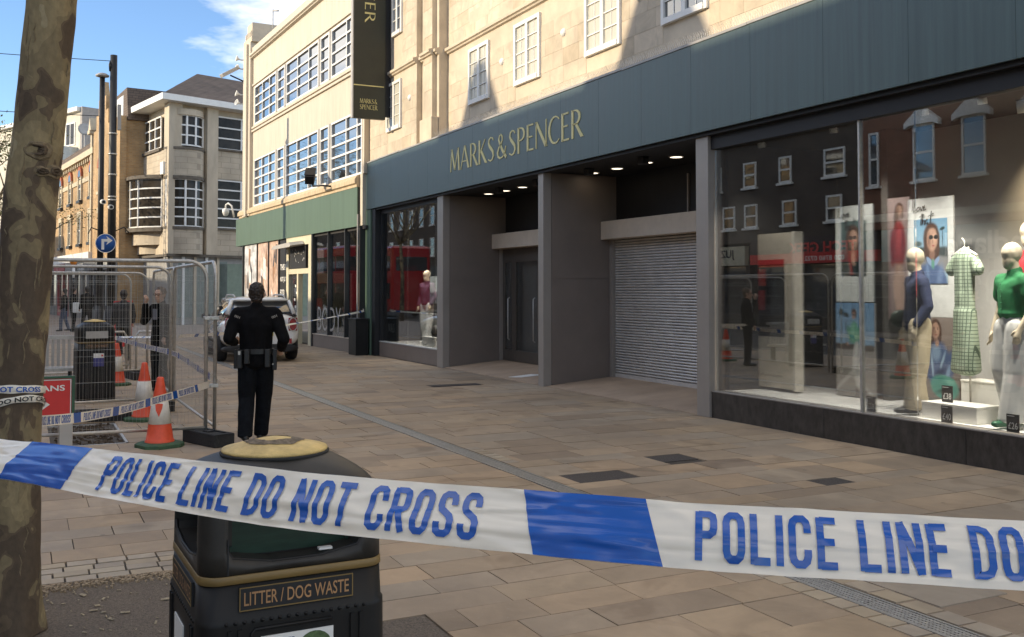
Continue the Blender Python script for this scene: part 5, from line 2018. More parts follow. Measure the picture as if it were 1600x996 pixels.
def print_mat(name, w, h, top, bot, shapes):
    """a printed photograph: soft-edged forms laid over a graded ground, in the sheet's own coordinates"""
    m, n, l, b = nt(name)
    t = n.new('ShaderNodeTexCoord')
    mp_ = n.new('ShaderNodeMapping')
    mp_.inputs['Scale'].default_value = (1 / w, 1, 1 / h)
    l.new(t.outputs['Object'], mp_.inputs['Vector'])
    nzz = n.new('ShaderNodeTexNoise')
    nzz.inputs['Scale'].default_value = 9
    nzz.inputs['Detail'].default_value = 4
    l.new(mp_.outputs[0], nzz.inputs['Vector'])
    off_ = n.new('ShaderNodeVectorMath')
    off_.operation = 'MULTIPLY_ADD'
    off_.inputs[1].default_value = (.035, 0, .035)
    l.new(nzz.outputs['Color'], off_.inputs[0])
    l.new(mp_.outputs[0], off_.inputs[2])
    of2 = n.new('ShaderNodeVectorMath')
    of2.operation = 'ADD'
    of2.inputs[1].default_value = (-.0175, 0, -.0175)
    l.new(off_.outputs[0], of2.inputs[0])
    P = of2.outputs[0]
    sp_ = n.new('ShaderNodeSeparateXYZ')
    l.new(P, sp_.inputs[0])
    g0 = n.new('ShaderNodeMixRGB')
    g0.inputs['Color1'].default_value = tuple(bot) + (1,)
    g0.inputs['Color2'].default_value = tuple(top) + (1,)
    l.new(sp_.outputs['Z'], g0.inputs['Fac'])
    cur = g0.outputs['Color']
    for cx, cy, rx, ry, rot, col, soft in shapes:
        a = n.new('ShaderNodeVectorMath')
        a.operation = 'SUBTRACT'
        a.inputs[1].default_value = (cx, 0, cy)
        l.new(P, a.inputs[0])
        src = a.outputs[0]
        if rot:
            r_ = n.new('ShaderNodeVectorRotate')
            r_.rotation_type = 'Y_AXIS'
            r_.inputs['Angle'].default_value = rad(rot)
            l.new(src, r_.inputs['Vector'])
            src = r_.outputs[0]
        d = n.new('ShaderNodeVectorMath')
        d.operation = 'MULTIPLY'
        d.inputs[1].default_value = (1 / rx, 0, 1 / ry)
        l.new(src, d.inputs[0])
        q = n.new('ShaderNodeVectorMath')
        q.operation = 'LENGTH'
        l.new(d.outputs[0], q.inputs[0])
        mr_ = n.new('ShaderNodeMapRange')
        mr_.interpolation_type = 'SMOOTHSTEP'
        mr_.inputs['From Min'].default_value = 1 - soft
        mr_.inputs['From Max'].default_value = 1 + soft * .4
        mr_.inputs['To Min'].default_value = 1
        mr_.inputs['To Max'].default_value = 0
        l.new(q.outputs['Value'], mr_.inputs['Value'])
        x = n.new('ShaderNodeMixRGB')
        x.inputs['Color2'].default_value = tuple(col) + (1,)
        l.new(cur, x.inputs['Color1'])
        l.new(mr_.outputs[0], x.inputs['Fac'])
        cur = x.outputs['Color']
    l.new(cur, b.inputs['Base Color'])
    b.inputs['Roughness'].default_value = .45
    return m


_np = [0]


def photo(p, x0, x1, y, z0, z1, top, bot, shapes):
    """a printed sheet on poster p; its mesh origin sits at its lower left so the print has its own coordinates"""
    _np[0] += 1
    m = print_mat('printed_photo_%d' % _np[0], x1 - x0, z1 - z0, top, bot, shapes)
    b = MB().box(0, x1 - x0, -.004, 0, 0, z1 - z0)
    me = bpy.data.meshes.new('printed_photo')
    me.from_pydata(b.v, [], b.f)
    me.materials.append(m)
    o = link('printed_photo', me, p)
    o.location = V((x0, y, z0)) - V(p.location)
    return o


DK = (.02, .03, .03)
RD = (.22, .03, .03)
SH = (.2, .115, .085)
LT = (.46, .3, .22)


def head(cx, cy, rx, ry, glasses=False, turn=0.0):
    """hair, face, shade, eyes, nose, mouth as soft print marks"""
    o = turn * rx
    L = [(cx - .1 * rx, cy + .1 * ry, rx * 1.55, ry * 1.4, 0, HR, .2), (cx - .7 * rx, cy - .9 * ry, rx * .8, ry * 1.3, 8, HR, .3), (cx + .8 * rx, cy - .8 * ry, rx * .55, ry * 1.2, -6, HR, .3),
         (cx, cy - 1.2 * ry, rx * .55, ry * .55, 0, SH, .4), (cx, cy, rx, ry, 0, SKN, .22), (cx - rx * .55, cy - ry * .1, rx * .42, ry * .8, 0, SH, .9), (cx + rx * .35, cy + ry * .05, rx * .4, ry * .5, 0, LT, .9)]
    for k in (-1, 1):
        ex = cx + o + k * rx * .42
        if glasses:
            L.append((ex, cy + ry * .18, rx * .4, ry * .2, 0, (.02, .014, .012), .25))
        else:
            L += [(ex, cy + ry * .34, rx * .28, ry * .06, k * 6, (.07, .04, .03), .5), (ex, cy + ry * .17, rx * .2, ry * .075, 0, (.04, .026, .022), .5)]
    L += [(cx + o - rx * .08, cy - ry * .18, rx * .12, ry * .2, 0, SH, .8), (cx + o, cy - ry * .52, rx * .3, ry * .085, 0, (.27, .075, .07), .5)]
    return L


p = poster('portrait poster of a woman in sunglasses holding her collar', -9.44, -8.83, 9.3, 1.55, 2.755, (.46, .48, .46), [])
photo(p, -9.34, -8.93, 9.296, 1.88, 2.56, (.07, .11, .11), (.03, .05, .05), head(.5, .66, .19, .19, True, -.1) + [
    (.2, .05, .4, .3, 20, DK, .2), (.85, .05, .34, .32, -20, DK, .2), (.38, .12, .07, .26, 18, RD, .3), (.5, .3, .09, .14, 10, SKN, .3), (.3, .15, .05, .2, 15, (.06, .08, .08), .8)])
script(p, -9.38, 9.29, 2.55, .26)
p = poster('poster of a woman in green top and white skirt among palm trees', -9.44, -8.81, 9.3, .37, 1.535, (.32, .3, .27), [])
photo(p, -9.44, -8.81, 9.296, .37, 1.535, (.13, .24, .38), (.3, .4, .48), [
    (.5, .1, 1.6, .44, 0, (.27, .25, .225), .08), (.2, .53, .9, .035, 0, (.09, .07, .055), .4), (.14, .72, .012, .2, 0, DK, .4), (.14, .9, .09, .025, 12, DK, .5), (.14, .9, .06, .04, -30, DK, .5), (.27, .7, .012, .18, 0, DK, .4), (.27, .87, .09, .025, -10, DK, .5),
    (.64, .78, .018, .26, 0, DK, .4), (.85, .52, .2, .04, 0, (.12, .1, .08), .4), (.3, .2, .5, .03, 24, (.45, .43, .4), .5), (.7, .12, .4, .03, -20, (.42, .4, .37), .5), (.48, .89, .075, .055, 0, HR, .3), (.47, .865, .05, .042, 0, SKN, .3), (.47, .872, .05, .012, 0, DK, .4),
    (.36, .66, .05, .12, 28, (.08, .22, .15), .3), (.6, .66, .05, .12, -24, (.08, .22, .15), .3), (.48, .68, .12, .13, 0, (.11, .3, .2), .25), (.45, .7, .05, .1, 0, (.2, .42, .3), .9), (.31, .56, .03, .025, 0, SKN, .4), (.53, .4, .1, .2, -8, (.5, .49, .46), .2), (.6, .22, .1, .14, -14, (.52, .51, .48), .2), (.57, .34, .03, .2, -12, (.36, .35, .33), .8), (.54, .06, .03, .05, 0, HR, .4), (.74, .07, .07, .02, -24, HR, .4)])
p = poster('full-length poster of a woman in a red blouse on a mauve ground', -8.64, -8.31, 9.36, 1.35, 2.8, (.27, .2, .19), [])
photo(p, -8.64, -8.31, 9.356, 1.35, 2.8, (.33, .25, .235), (.22, .165, .155), head(.55, .9, .13, .042, False, .3) + [
    (.36, .82, .07, .09, 6, HR, .3), (.5, .62, .34, .2, 0, RD, .2), (.2, .58, .12, .17, 10, (.17, .022, .025), .3), (.5, .66, .14, .13, 0, (.34, .05, .05), .9), (.7, .6, .1, .15, -12, (.18, .024, .026), .6), (.5, .25, .27, .22, 0, (.42, .29, .23), .2), (.62, .25, .06, .2, -4, (.3, .2, .16), .9), (.4, .4, .08, .04, 0, SKN, .4), (.5, .04, .2, .05, 0, SH, .5)])
p = poster('portrait poster of a woman in a denim shirt under a blue sky', -8.29, -7.65, 9.3, 1.39, 2.755, (.5, .51, .5), [])
photo(p, -8.19, -7.73, 9.296, 1.77, 2.51, (.13, .26, .38), (.32, .42, .48), [(.5, .46, 1.2, .12, 0, (.05, .06, .06), .3), (.5, .3, 1.2, .14, 0, (.2, .2, .2), .3), (.86, .7, .012, .16, 0, DK, .4), (.86, .84, .09, .03, 8, DK, .5), (.12, .62, .14, .05, 0, (.07, .09, .09), .5)] + head(.55, .68, .17, .19, True, .25) + [
    (.5, -.02, .52, .36, 0, DEN, .15), (.2, .08, .14, .25, 25, (.04, .065, .14), .6), (.42, .18, .05, .2, 12, (.14, .21, .35), .9), (.78, .12, .1, .22, -20, (.13, .19, .32), .9), (.47, .34, .12, .05, -35, (.2, .28, .42), .3), (.68, .34, .12, .05, 35, (.2, .28, .42), .3), (.57, .3, .05, .09, 0, (.1, .26, .2), .5)])
script(p, -8.2, 9.285, 2.55, .26)
p = poster('poster of a seated woman in a shiny blue jacket and teal trousers', -8.14, -7.56, 9.26, .48, 1.385, (.2, .17, .15), [])
photo(p, -8.14, -7.56, 9.256, .48, 1.385, (.23, .19, .17), (.16, .135, .12), [(.2, .42, .28, .025, -48, (.4, .38, .36), .5)] + head(.47, .84, .1, .105) + [
    (.52, .42, .3, .3, 0, DEN, .2), (.3, .42, .1, .24, 12, (.05, .08, .17), .4), (.8, .42, .12, .2, -14, (.06, .095, .2), .4), (.47, .56, .14, .12, 0, (.22, .32, .46), .7), (.38, .4, .03, .18, 10, (.32, .44, .57), .8), (.62, .46, .03, .16, -30, (.28, .4, .53), .8), (.56, .32, .16, .06, 20, (.025, .04, .1), .7), (.74, .3, .05, .14, -24, (.2, .3, .44), .8), (.66, .14, .34, .16, -6, (.06, .24, .2), .2), (.78, .22, .16, .05, -10, (.14, .36, .3), .8), (.62, .1, .2, .04, 12, (.02, .1, .085), .8), (.5, .68, .05, .05, 0, SKN, .5)])
p = poster('tall cream display board inviting shoppers to follow online', -10.58, -9.86, 8.95, .4, 2.45, (.5, .45, .36), [
    ((.02, .018, .018), rect(.09, .33, .8, .83)), ((.32, .03, .03), rect(.09, .78, .8, .83)), ((.3, .04, .03), rect(.09, .66, .3, .77)), ((.24, .03, .03), rect(.09, .5, .28, .63)), ((.05, .05, .05), rect(.42, .34, .8, .7))])
bx('board_edge', pmat((.62, .58, .5)), -9.858, -9.82, 8.95, 9.1, .38, 2.46, p)
q = MB()
text_fit(q, 'Follow us on Instagram', lambda a, z, e: (a, 8.942, z), -10.57, -10.05, .53, .585, .005)
q.build('lettering', K['ink'], p)

navy = mat('navy_knit', (.012, .02, .06), .85, var=.3, sc=30)
cream = mat('cream_trousers', (.5, .43, .3), .8, var=.08, sc=6, stretch=(6, 6, .5))
grn = mat('green_shirt', (.012, .16, .05), .75, var=.2, sc=8)
wht = mat('white_jeans', (.6, .6, .58), .8, var=.06)
rdt = mat('red_top', (.42, .02, .03), .75)
shoeb = mat('black_heels', (.012, .011, .011), .35)
shoeg = mat('green_heels', (.012, .12, .05), .4)


def mannequin(label, x, y, z, rz, top, leg, shoe, sleeve, w, hem, scale=1.04, st=.05):
    p = thing('mannequin', label, 'mannequin', (x, y, z), rz)
    J = dict(head=(0, .02, 1.6), neck=(0, -.01, 1.44), chest=(0, -.01, 1.26), waist=(0, 0, 1.06), pelvis=(0, 0, .95),
             shL=(-.17, 0, 1.37), elL=(-.23, -.03, 1.12), wrL=(-.21, .08, .93), hdL=(.1, .3, -1), thL=(.6, .6, 0), shR=(.17, 0, 1.37), elR=(.24, -.02, 1.12), wrR=(.24, .06, .9), hdR=(0, .2, -1), thR=(-.5, .6, 0),
             hipL=(-.085, 0, .92), knL=(-.1, .03, .52), anL=(-.12, .05 + st, .1), hipR=(.085, 0, .92), knR=(.1, .02, .52), anR=(.12, -st, .1))
    figure(p, J, K['mann'], top, leg, shoe, None, vox=.012, long_sleeve=sleeve, top_hem=hem, collar=True, trouser_w=w, hand_curl=.25, topfold=.007)
    p.scale = (scale,) * 3
    return p


m1 = mannequin('mannequin in navy jumper and cream wide trousers beside the glass joint', -7.66, 8.72, .357, rad(150), navy, cream, shoeb, True, 1.5, .9)
bx('handbag_strap', K['ink'], .2, .215, -.02, .03, .95, 1.4, m1)
blob('handbag', [((.27, -.03, .98), (.27, .1, .98), .1, .1, (.4, 1, 1))], .012, mat('bag_green', (.012, .03, .015), .5), m1, 3)
m2 = mannequin('mannequin in green short-sleeved shirt and white wide jeans', -6.5, 8.74, .357, rad(160), grn, wht, shoeg, False, 1.75, 1.06, 1.045, .08)
sh_ = MB()
for k in range(5):
    sh_.lathe([(.007, -.002), (.007, .003), (.001, .004)], 8, (0, .13, 1.1 + k * .06), T=Matrix.Rotation(rad(-90), 4, 'X'))
sh_.build('buttons', mat('button', (.02, .2, .08), .4), m2)
m3 = mannequin('mannequin in a red top at the edge of the window', -6.6, 9.15, .6, rad(170), rdt, cream, shoeb, False, 1.2, 1.0)
# heels under the two front mannequins are part of their shoes
for mm, sm_, xs in ((m1, shoeb, ((-.12, .1 - .05), (.12, -.1))), (m2, shoeg, ((-.12, .08), (.12, -.13)))):
    for x, y in xs:
        MB().tube([(x, y - .0, .05), (x, y - .015, .0)], .006, 6).build('heel', sm_, mm)

# gingham dress on a hanger stand
gm_, gn, gl_, gb = nt('green_gingham')
tcn = gn.new('ShaderNodeTexCoord')
spx = gn.new('ShaderNodeSeparateXYZ')
gl_.new(tcn.outputs['Object'], spx.inputs[0])
outs = []
for ax, per in (('X', .034), ('Z', .038)):
    a = gn.new('ShaderNodeMath')
    a.operation = 'DIVIDE'
    a.inputs[1].default_value = per
    f = gn.new('ShaderNodeMath')
    f.operation = 'FRACT'
    c = gn.new('ShaderNodeMath')
    c.operation = 'LESS_THAN'
    c.inputs[1].default_value = .2
    gl_.new(spx.outputs[ax], a.inputs[0])
    gl_.new(a.outputs[0], f.inputs[0])
    gl_.new(f.outputs[0], c.inputs[0])
    outs.append(c.outputs[0])
mxx = gn.new('ShaderNodeMath')
mxx.operation = 'MAXIMUM'
gl_.new(outs[0], mxx.inputs[0])
gl_.new(outs[1], mxx.inputs[1])
mc = gn.new('ShaderNodeMixRGB')
mc.inputs['Color1'].default_value = (.36, .44, .33, 1)
mc.inputs['Color2'].default_value = (.1, .14, .1, 1)
gl_.new(mxx.outputs[0], mc.inputs['Fac'])
gl_.new(mc.outputs['Color'], gb.inputs['Base Color'])
gb.inputs['Roughness'].default_value = .85
dr = thing('dress', 'green gingham dress on a white hanger between the two mannequins', 'dress', (-7.23, 8.95, .357), rad(168))
blob('dress_cloth', [((0, 0, 1.66), (0, 0, 1.3), .13, .115, (1.15, .55, 1)), ((0, 0, 1.3), (0, 0, 1.12), .115, .12, (1.1, .6, 1)), ((0, 0, 1.12), (0, 0, .5), .125, .17, (1.15, .7, .4)),
                     ((.14, 0, 1.66), (.2, 0, 1.56), .06, .075, (1, .8, 1)), ((-.14, 0, 1.66), (-.2, 0, 1.56), .06, .075, (1, .8, 1))], .013, gm_, dr, 4, .012, (16, 16, 2))
MB().tube([(-.19, 0, 1.7), (-.1, 0, 1.745), (0, 0, 1.79), (.1, 0, 1.745), (.19, 0, 1.7)], .014, 8).tube([(0, 0, 1.79), (0, 0, 1.86), (.03, 0, 1.89)], .006, 6).build('hanger', K['white'], dr)
MB().tube([(0, -.05, .0), (0, -.05, 1.8)], .011, 8).lathe([(.15, 0), (.15, .012), (.02, .02)], 20, (0, -.05, 0)).build('stand', K['steel'], dr)

# white plinths and price cards
for i, (lab, x0, x1, y0, y1, z) in enumerate((('low white plinth between the navy and green mannequins', -7.42, -6.75, 8.5, 8.85, .53), ('taller white plinth under the gingham dress', -7.5, -6.85, 9.2, 9.5, .72))):
    pl_ = wthing('display_plinth', lab, 'plinth', ((x0 + x1) / 2, (y0 + y1) / 2, .357))
    bx('plinth_body', K['white'], x0, x1, y0, y1, .357, z - .02, pl_, .004)
    bx('plinth_top', K['white'], x0 - .004, x1 + .004, y0 - .004, y1 + .004, z - .02, z, pl_, .003)
for lab, tx, x, y, z in (('leftmost black price card, standing by the glass joint', '£38', -7.99, 8.36, .358), ('black price card standing on the low white plinth', '£38', -7.2, 8.62, .532), ('black price card in front of the low white plinth', '£40', -7.0, 8.37, .358), ('rightmost black price card by the green shoes', '£26', -6.25, 8.36, .358)):
    pc = wthing('price_card', lab, 'price card', (x, y, z))
    bx('card', K['ink'], x - .065, x + .065, y, y + .012, z, z + .17, pc)
    q = MB()
    text_fit(q, tx, lambda a, zz, e: (a, y - .002, zz), x - .045, x + .055, z + .03, z + .095, .012)
    q.build('price', K['white'], pc)
    bx('small_print', K['white'], x - .055, x + .02, y - .0016, y - .0004, z + .15, z + .156, pc)

# left window: one mannequin, a lit banner, shoe boxes
mannequin('mannequin in navy top and white shorts in the left shop window', -22.5, 8.85, .372, rad(200), mat('navy_red_top', (.06, .02, .05), .8), wht, K['white'], True, 1.2, .95)
mannequin('mannequin in a grey outfit behind the pier in the left window', -20.75, 9.1, .372, rad(180), mat('grey_knit', (.3, .29, .27), .8), mat('grey_skirt', (.22, .21, .2), .8), K['black'], True, 1.1, .95)
p = poster('white banner hanging in the left shop window', -22.2, -21.6, 9.2, 1.0, 3.05, (.68, .66, .6), [((.1, .1, .1), rect(.25, .42, .75, .6)), ((.5, .32, .22), rect(.0, .0, 1, .36)), ((.12, .11, .1), rect(.4, .6, .6, .82))])
p = poster('dark panel with pale initials low in the left shop window', -24.22, -23.5, 8.42, .39, 1.25, (.012, .014, .014), [])
q = MB()
for c, x, u in word('M&S', -24.12, -23.65, .05):
    letter(q, c, lambda a, b, e: (x + a * u, 8.419 - e, .62 + b * .22), .003)
q.build('lettering', K['greymull'], p)
for i, (x, y) in enumerate(((-21.75, 8.62), (-21.3, 8.6))):
    sb_ = wthing('shoe_box', ('left', 'right')[i] + ' white box on the floor of the left shop window', 'box', (x, y, .372))
    bx('box_body', K['white'], x - .2, x + .2, y - .13, y + .13, .372, .56, sb_, .004)
    bx('box_lid', K['white'], x - .205, x + .205, y - .135, y + .135, .561, .6, sb_, .004)
bgx = wthing('display_bag', 'black bag standing on the white boxes in the left shop window', 'bag', (-21.4, 8.62, .602))
blob("bag_body", [((0, 0, .1), (0, .0, .18), .16, .1, (1, .6, 1))], .02, K['black'], bgx, 3)

# ================================================================== plane tree in the foreground
tree = wthing('plane_tree', 'mottled plane tree trunk with a knot and police tape tied round it', 'tree', (-5.54, -.025, 0))
AX = [(0, -5.541, -0.029, 0.137), (0.911, -5.544, -0.036, 0.129), (1.229, -5.539, -0.026, 0.128), (1.549, -5.527, -0.001, 0.125), (1.87, -5.518, 0.017, 0.125), (2.193, -5.511, 0.032, 0.124), (2.403, -5.498, 0.056, 0.121), (2.517, -5.493, 0.066, 0.118), (3.168, -5.47, 0.113, 0.118), (4.4, -5.43, 0.2, 0.11), (5.6, -5.38, 0.3, 0.1)]


def axis(z):
    for a, b in zip(AX, AX[1:]):
        if z <= b[0]:
            t = max(0, (z - a[0]) / (b[0] - a[0]))
            return tuple(a[k] + (b[k] - a[k]) * t for k in (1, 2, 3))
    return AX[-1][1:]


KN = [(V((-5.355, .062, 2.385)), .062, .03), (V((-5.375, .165, 2.29)), .05, .035), (V((-5.36, .1, 2.27)), .04, .016), (V((-5.37, .175, 2.62)), .05, .012)]
tm = MB()
NZ, NA = 260, 72
vs, fs = [], []
for i in range(NZ + 1):
    z = 5.6 * i / NZ
    cx, cy, r = axis(z)
    for j in range(NA):
        t = 2 * math.pi * j / NA
        d = V((math.cos(t), math.sin(t), 0))
        p = V((cx, cy, z)) + d * r
        q = V((p.x * 5, p.y * 5, z * 1.6))
        rr = r * (1 + .03 * noise.noise(q)) + .004 * noise.noise(V((p.x * 28, p.y * 28, z * 9)))
        if z < .3:
            rr += (.3 - z) ** 2 * .22 * (1 + .6 * math.sin(5 * t))
        p = V((cx, cy, z)) + d * rr
        for c, rad_, h in KN[3:]:
            e = (p - c).length
            if e < rad_ * 2.2:
                g_ = math.exp(-(e / rad_) ** 2 * 1.2)
                ridge = .5 + .5 * math.cos(e / rad_ * 9)
                p += d * (h * g_ * (.65 + .5 * ridge))
        vs.append(p)
for i in range(NZ):
    for j in range(NA):
        k = (j + 1) % NA
        fs.append((i * NA + j, i * NA + k, (i + 1) * NA + k, (i + 1) * NA + j))
tm.add(vs, fs, 0, True)
trunk = tm.build('trunk', K['bark'], tree)
kd = mat('knot_bark', (.085, .06, .037), .9, var=.5, sc=25, bump=1, bsc=70)  # dark scar tone that also paints shade into the ridges and hollow
kl = mat('knot_rim', (.19, .145, .086), .9, var=.4, sc=30, bump=.8, bsc=70)


def knot(px_y, z, a, b, seedv, hollow=True):
    """a healed branch scar: ridged rings round a dark hollow, on the side turned to the pavement"""
    cx, cy, r = axis(z)
    nr, na = 16, 40
    m = MB()
    vs, fs = [], []
    for i in range(nr + 1):
        q = i / nr
        for j in range(na):
            t = 2 * math.pi * j / na
            wob = 1 + .18 * noise.noise(V((math.cos(t) * 1.6, math.sin(t) * 1.6, seedv)))
            dy, dz = a * q * wob * math.cos(t), b * q * wob * math.sin(t)
            ridge = .006 * math.cos(q * 15 + 2.2 * noise.noise(V((math.cos(t) * 1.5, math.sin(t) * 1.5, seedv + 3))))
            h = .024 * (1 - q ** 2.2) + ridge * (1 - q * .7)
            if hollow:
                h -= .045 * math.exp(-((dy + a * .3) ** 2 / (a * .3) ** 2 + (dz) ** 2 / (b * .32) ** 2))
            h += .004 * noise.noise(V((dy * 60, dz * 60, seedv)))
            yy = px_y - cy + dy
            xx = math.sqrt(max(0, r * r - min(yy * yy, r * r * .98)))
            nx, ny = xx / r, yy / r
            vs.append((cx + xx + nx * (h - .006), cy + yy + ny * (h - .006), z + dz))
    for i in range(nr):
        for j in range(na):
            k = (j + 1) % na
            fs.append((i * na + j, i * na + k, (i + 1) * na + k, (i + 1) * na + j))
    m.add(vs, fs, 0, True)
    for i in range(len(fs)):
        m.mi[i] = 0 if (i // na) < 9 else 1
    return m.build('knot', [kd, kl], tree)


knot(.062, 2.39, .075, .05, 1.3)
knot(.135, 2.29, .045, .04, 5.1, False)
knot(.08, 2.285, .05, .028, 8.2, False)
rc = MB()
ra_ = random.Random(8)
for k in range(46):
    z = ra_.uniform(.1, 3.3)
    t = ra_.uniform(-1.3, 1.3)
    L_ = ra_.uniform(.05, .2)
    pts = []
    for i in range(6):
        zz = z + L_ * i / 5
        cx, cy, r = axis(zz)
        tt = t + .12 * noise.noise(V((k, i * .5, 0)))
        pts.append((cx + r * 1.004 * math.cos(tt), cy + r * 1.004 * math.sin(tt), zz))
    rc.tube(pts, [.0012, .0035, .004, .003, .002, .0008], 5)
rc.build('bark_flakes', kl, tree, kind='stuff')


def leaf_cloud(name, m, parent, clumps, per, size, seedv, flat=.6):
    """many small leaf blades in clumps"""
    r = random.Random(seedv)
    mb = MB()
    for c, rad_ in clumps:
        for k in range(per):
            d = V((r.gauss(0, 1), r.gauss(0, 1), r.gauss(0, flat)))
            p = V(c) + d * rad_ * .5
            a = V((r.uniform(-1, 1), r.uniform(-1, 1), r.uniform(-.6, .6))).normalized()
            b = a.cross(V((r.uniform(-1, 1), r.uniform(-1, 1), r.uniform(-1, 1)))).normalized()
            s = size * r.uniform(.6, 1.3)
            mb.add([p - a * s, p + b * s * .55, p + a * s, p - b * s * .55], [(0, 1, 2, 3)])
    return mb.build(name, m, parent)


def limbs(parent, base, n, L, r0, m, seedv, levels=3):
    r = random.Random(seedv)
    mb = MB()
    tips = []

    def grow(p, d, L_, rr, lv):
        pts = [p]
        for i in range(4):
            d = (d + V((r.uniform(-.25, .25), r.uniform(-.25, .25), r.uniform(-.05, .2)))).normalized()
            pts.append(pts[-1] + d * L_ / 4)
        mb.tube([tuple(q) for q in pts], rr, 6, r1=rr * .55)
        if lv == 0:
            tips.append(pts[-1])
            tips.append(pts[2])
            return
        for i in range(3):
            nd = (d + V((r.uniform(-.9, .9), r.uniform(-.9, .9), r.uniform(-.3, .5)))).normalized()
            grow(pts[-1 - (i % 2)], nd, L_ * r.uniform(.55, .75), rr * .55, lv - 1)

    for i in range(n):
        a = 2 * math.pi * i / n + r.uniform(-.3, .3)
        grow(V(base), V((math.cos(a) * .7, math.sin(a) * .7, 1)).normalized(), L, r0, levels - 1)
    mb.build('limbs', m, parent)
    return tips


lg = mat('spring_leaves', (.09, .11, .025), .6, var=.5, sc=2, col2=(.16, .17, .05))
tips = limbs(tree, (-5.38, .3, 5.5), 4, 2.2, .07, K['bark'], 3, 3)
leaf_cloud('crown', lg, tree, [(t, .7) for t in tips], 7, .045, 5)
for nm, lab, x, y, h, sd_ in (('street_tree', 'sparse spring tree at the left edge behind the plane trunk', -50.8, -1.9, 9.2, 21), ('street_tree', 'leafy street tree beside the brick terrace, left of the lamp posts', -56.5, .35, 6.6, 22), ('street_tree', 'street tree further along the kerb mirrored in the upper windows', -66, -8, 12, 23), ('street_tree', 'nearer street tree across the road mirrored in the upper windows', -47, -9.5, 11, 24)):
    o = wthing(nm, lab, 'tree', (x, y, 0))
    MB().tube([(x, y, 0), (x + .1, y, h * .25), (x, y + .1, h * .5)], .14, 8, r1=.08).build('trunk', K['bark'], o)
    tp = limbs(o, (x, y + .1, h * .45), 5, h * .3, .06, K['bark'], sd_, 3)
    leaf_cloud('crown', lg, o, [(t, .9) for t in tp], 22 if sd_ < 23 else 9, .07 if sd_ != 22 else .055, sd_ + 5)

# ================================================================== litter bin
def rsq(hx, hy, r, n=6):
    out = []
    for cx, cy, a0 in ((hx - r, hy - r, 0), (-hx + r, hy - r, 90), (-hx + r, -hy + r, 180), (hx - r, -hy + r, 270)):
        for k in range(n + 1):
            a = rad(a0 + 90 * k / n)
            out.append((cx + r * math.cos(a), cy + r * math.sin(a)))
    return out


def loft(mb, rings, mi=0, cap0=True, cap1=True, sm=True):
    n = len(rings[0])
    vs = [p for r_ in rings for p in r_]
    fs = []
    for i in range(len(rings) - 1):
        for j in range(n):
            k = (j + 1) % n
            fs.append((i * n + j, i * n + k, (i + 1) * n + k, (i + 1) * n + j))
    mb.add(vs, fs, mi, sm)
    base = len(mb.v) - len(vs)
    if cap0:
        mb.f.append(tuple(base + j for j in range(n))[::-1])
        mb.mi.append(mi)
        mb.sm.append(False)
    if cap1:
        mb.f.append(tuple(base + (len(rings) - 1) * n + j for j in range(n)))
        mb.mi.append(mi)
        mb.sm.append(False)


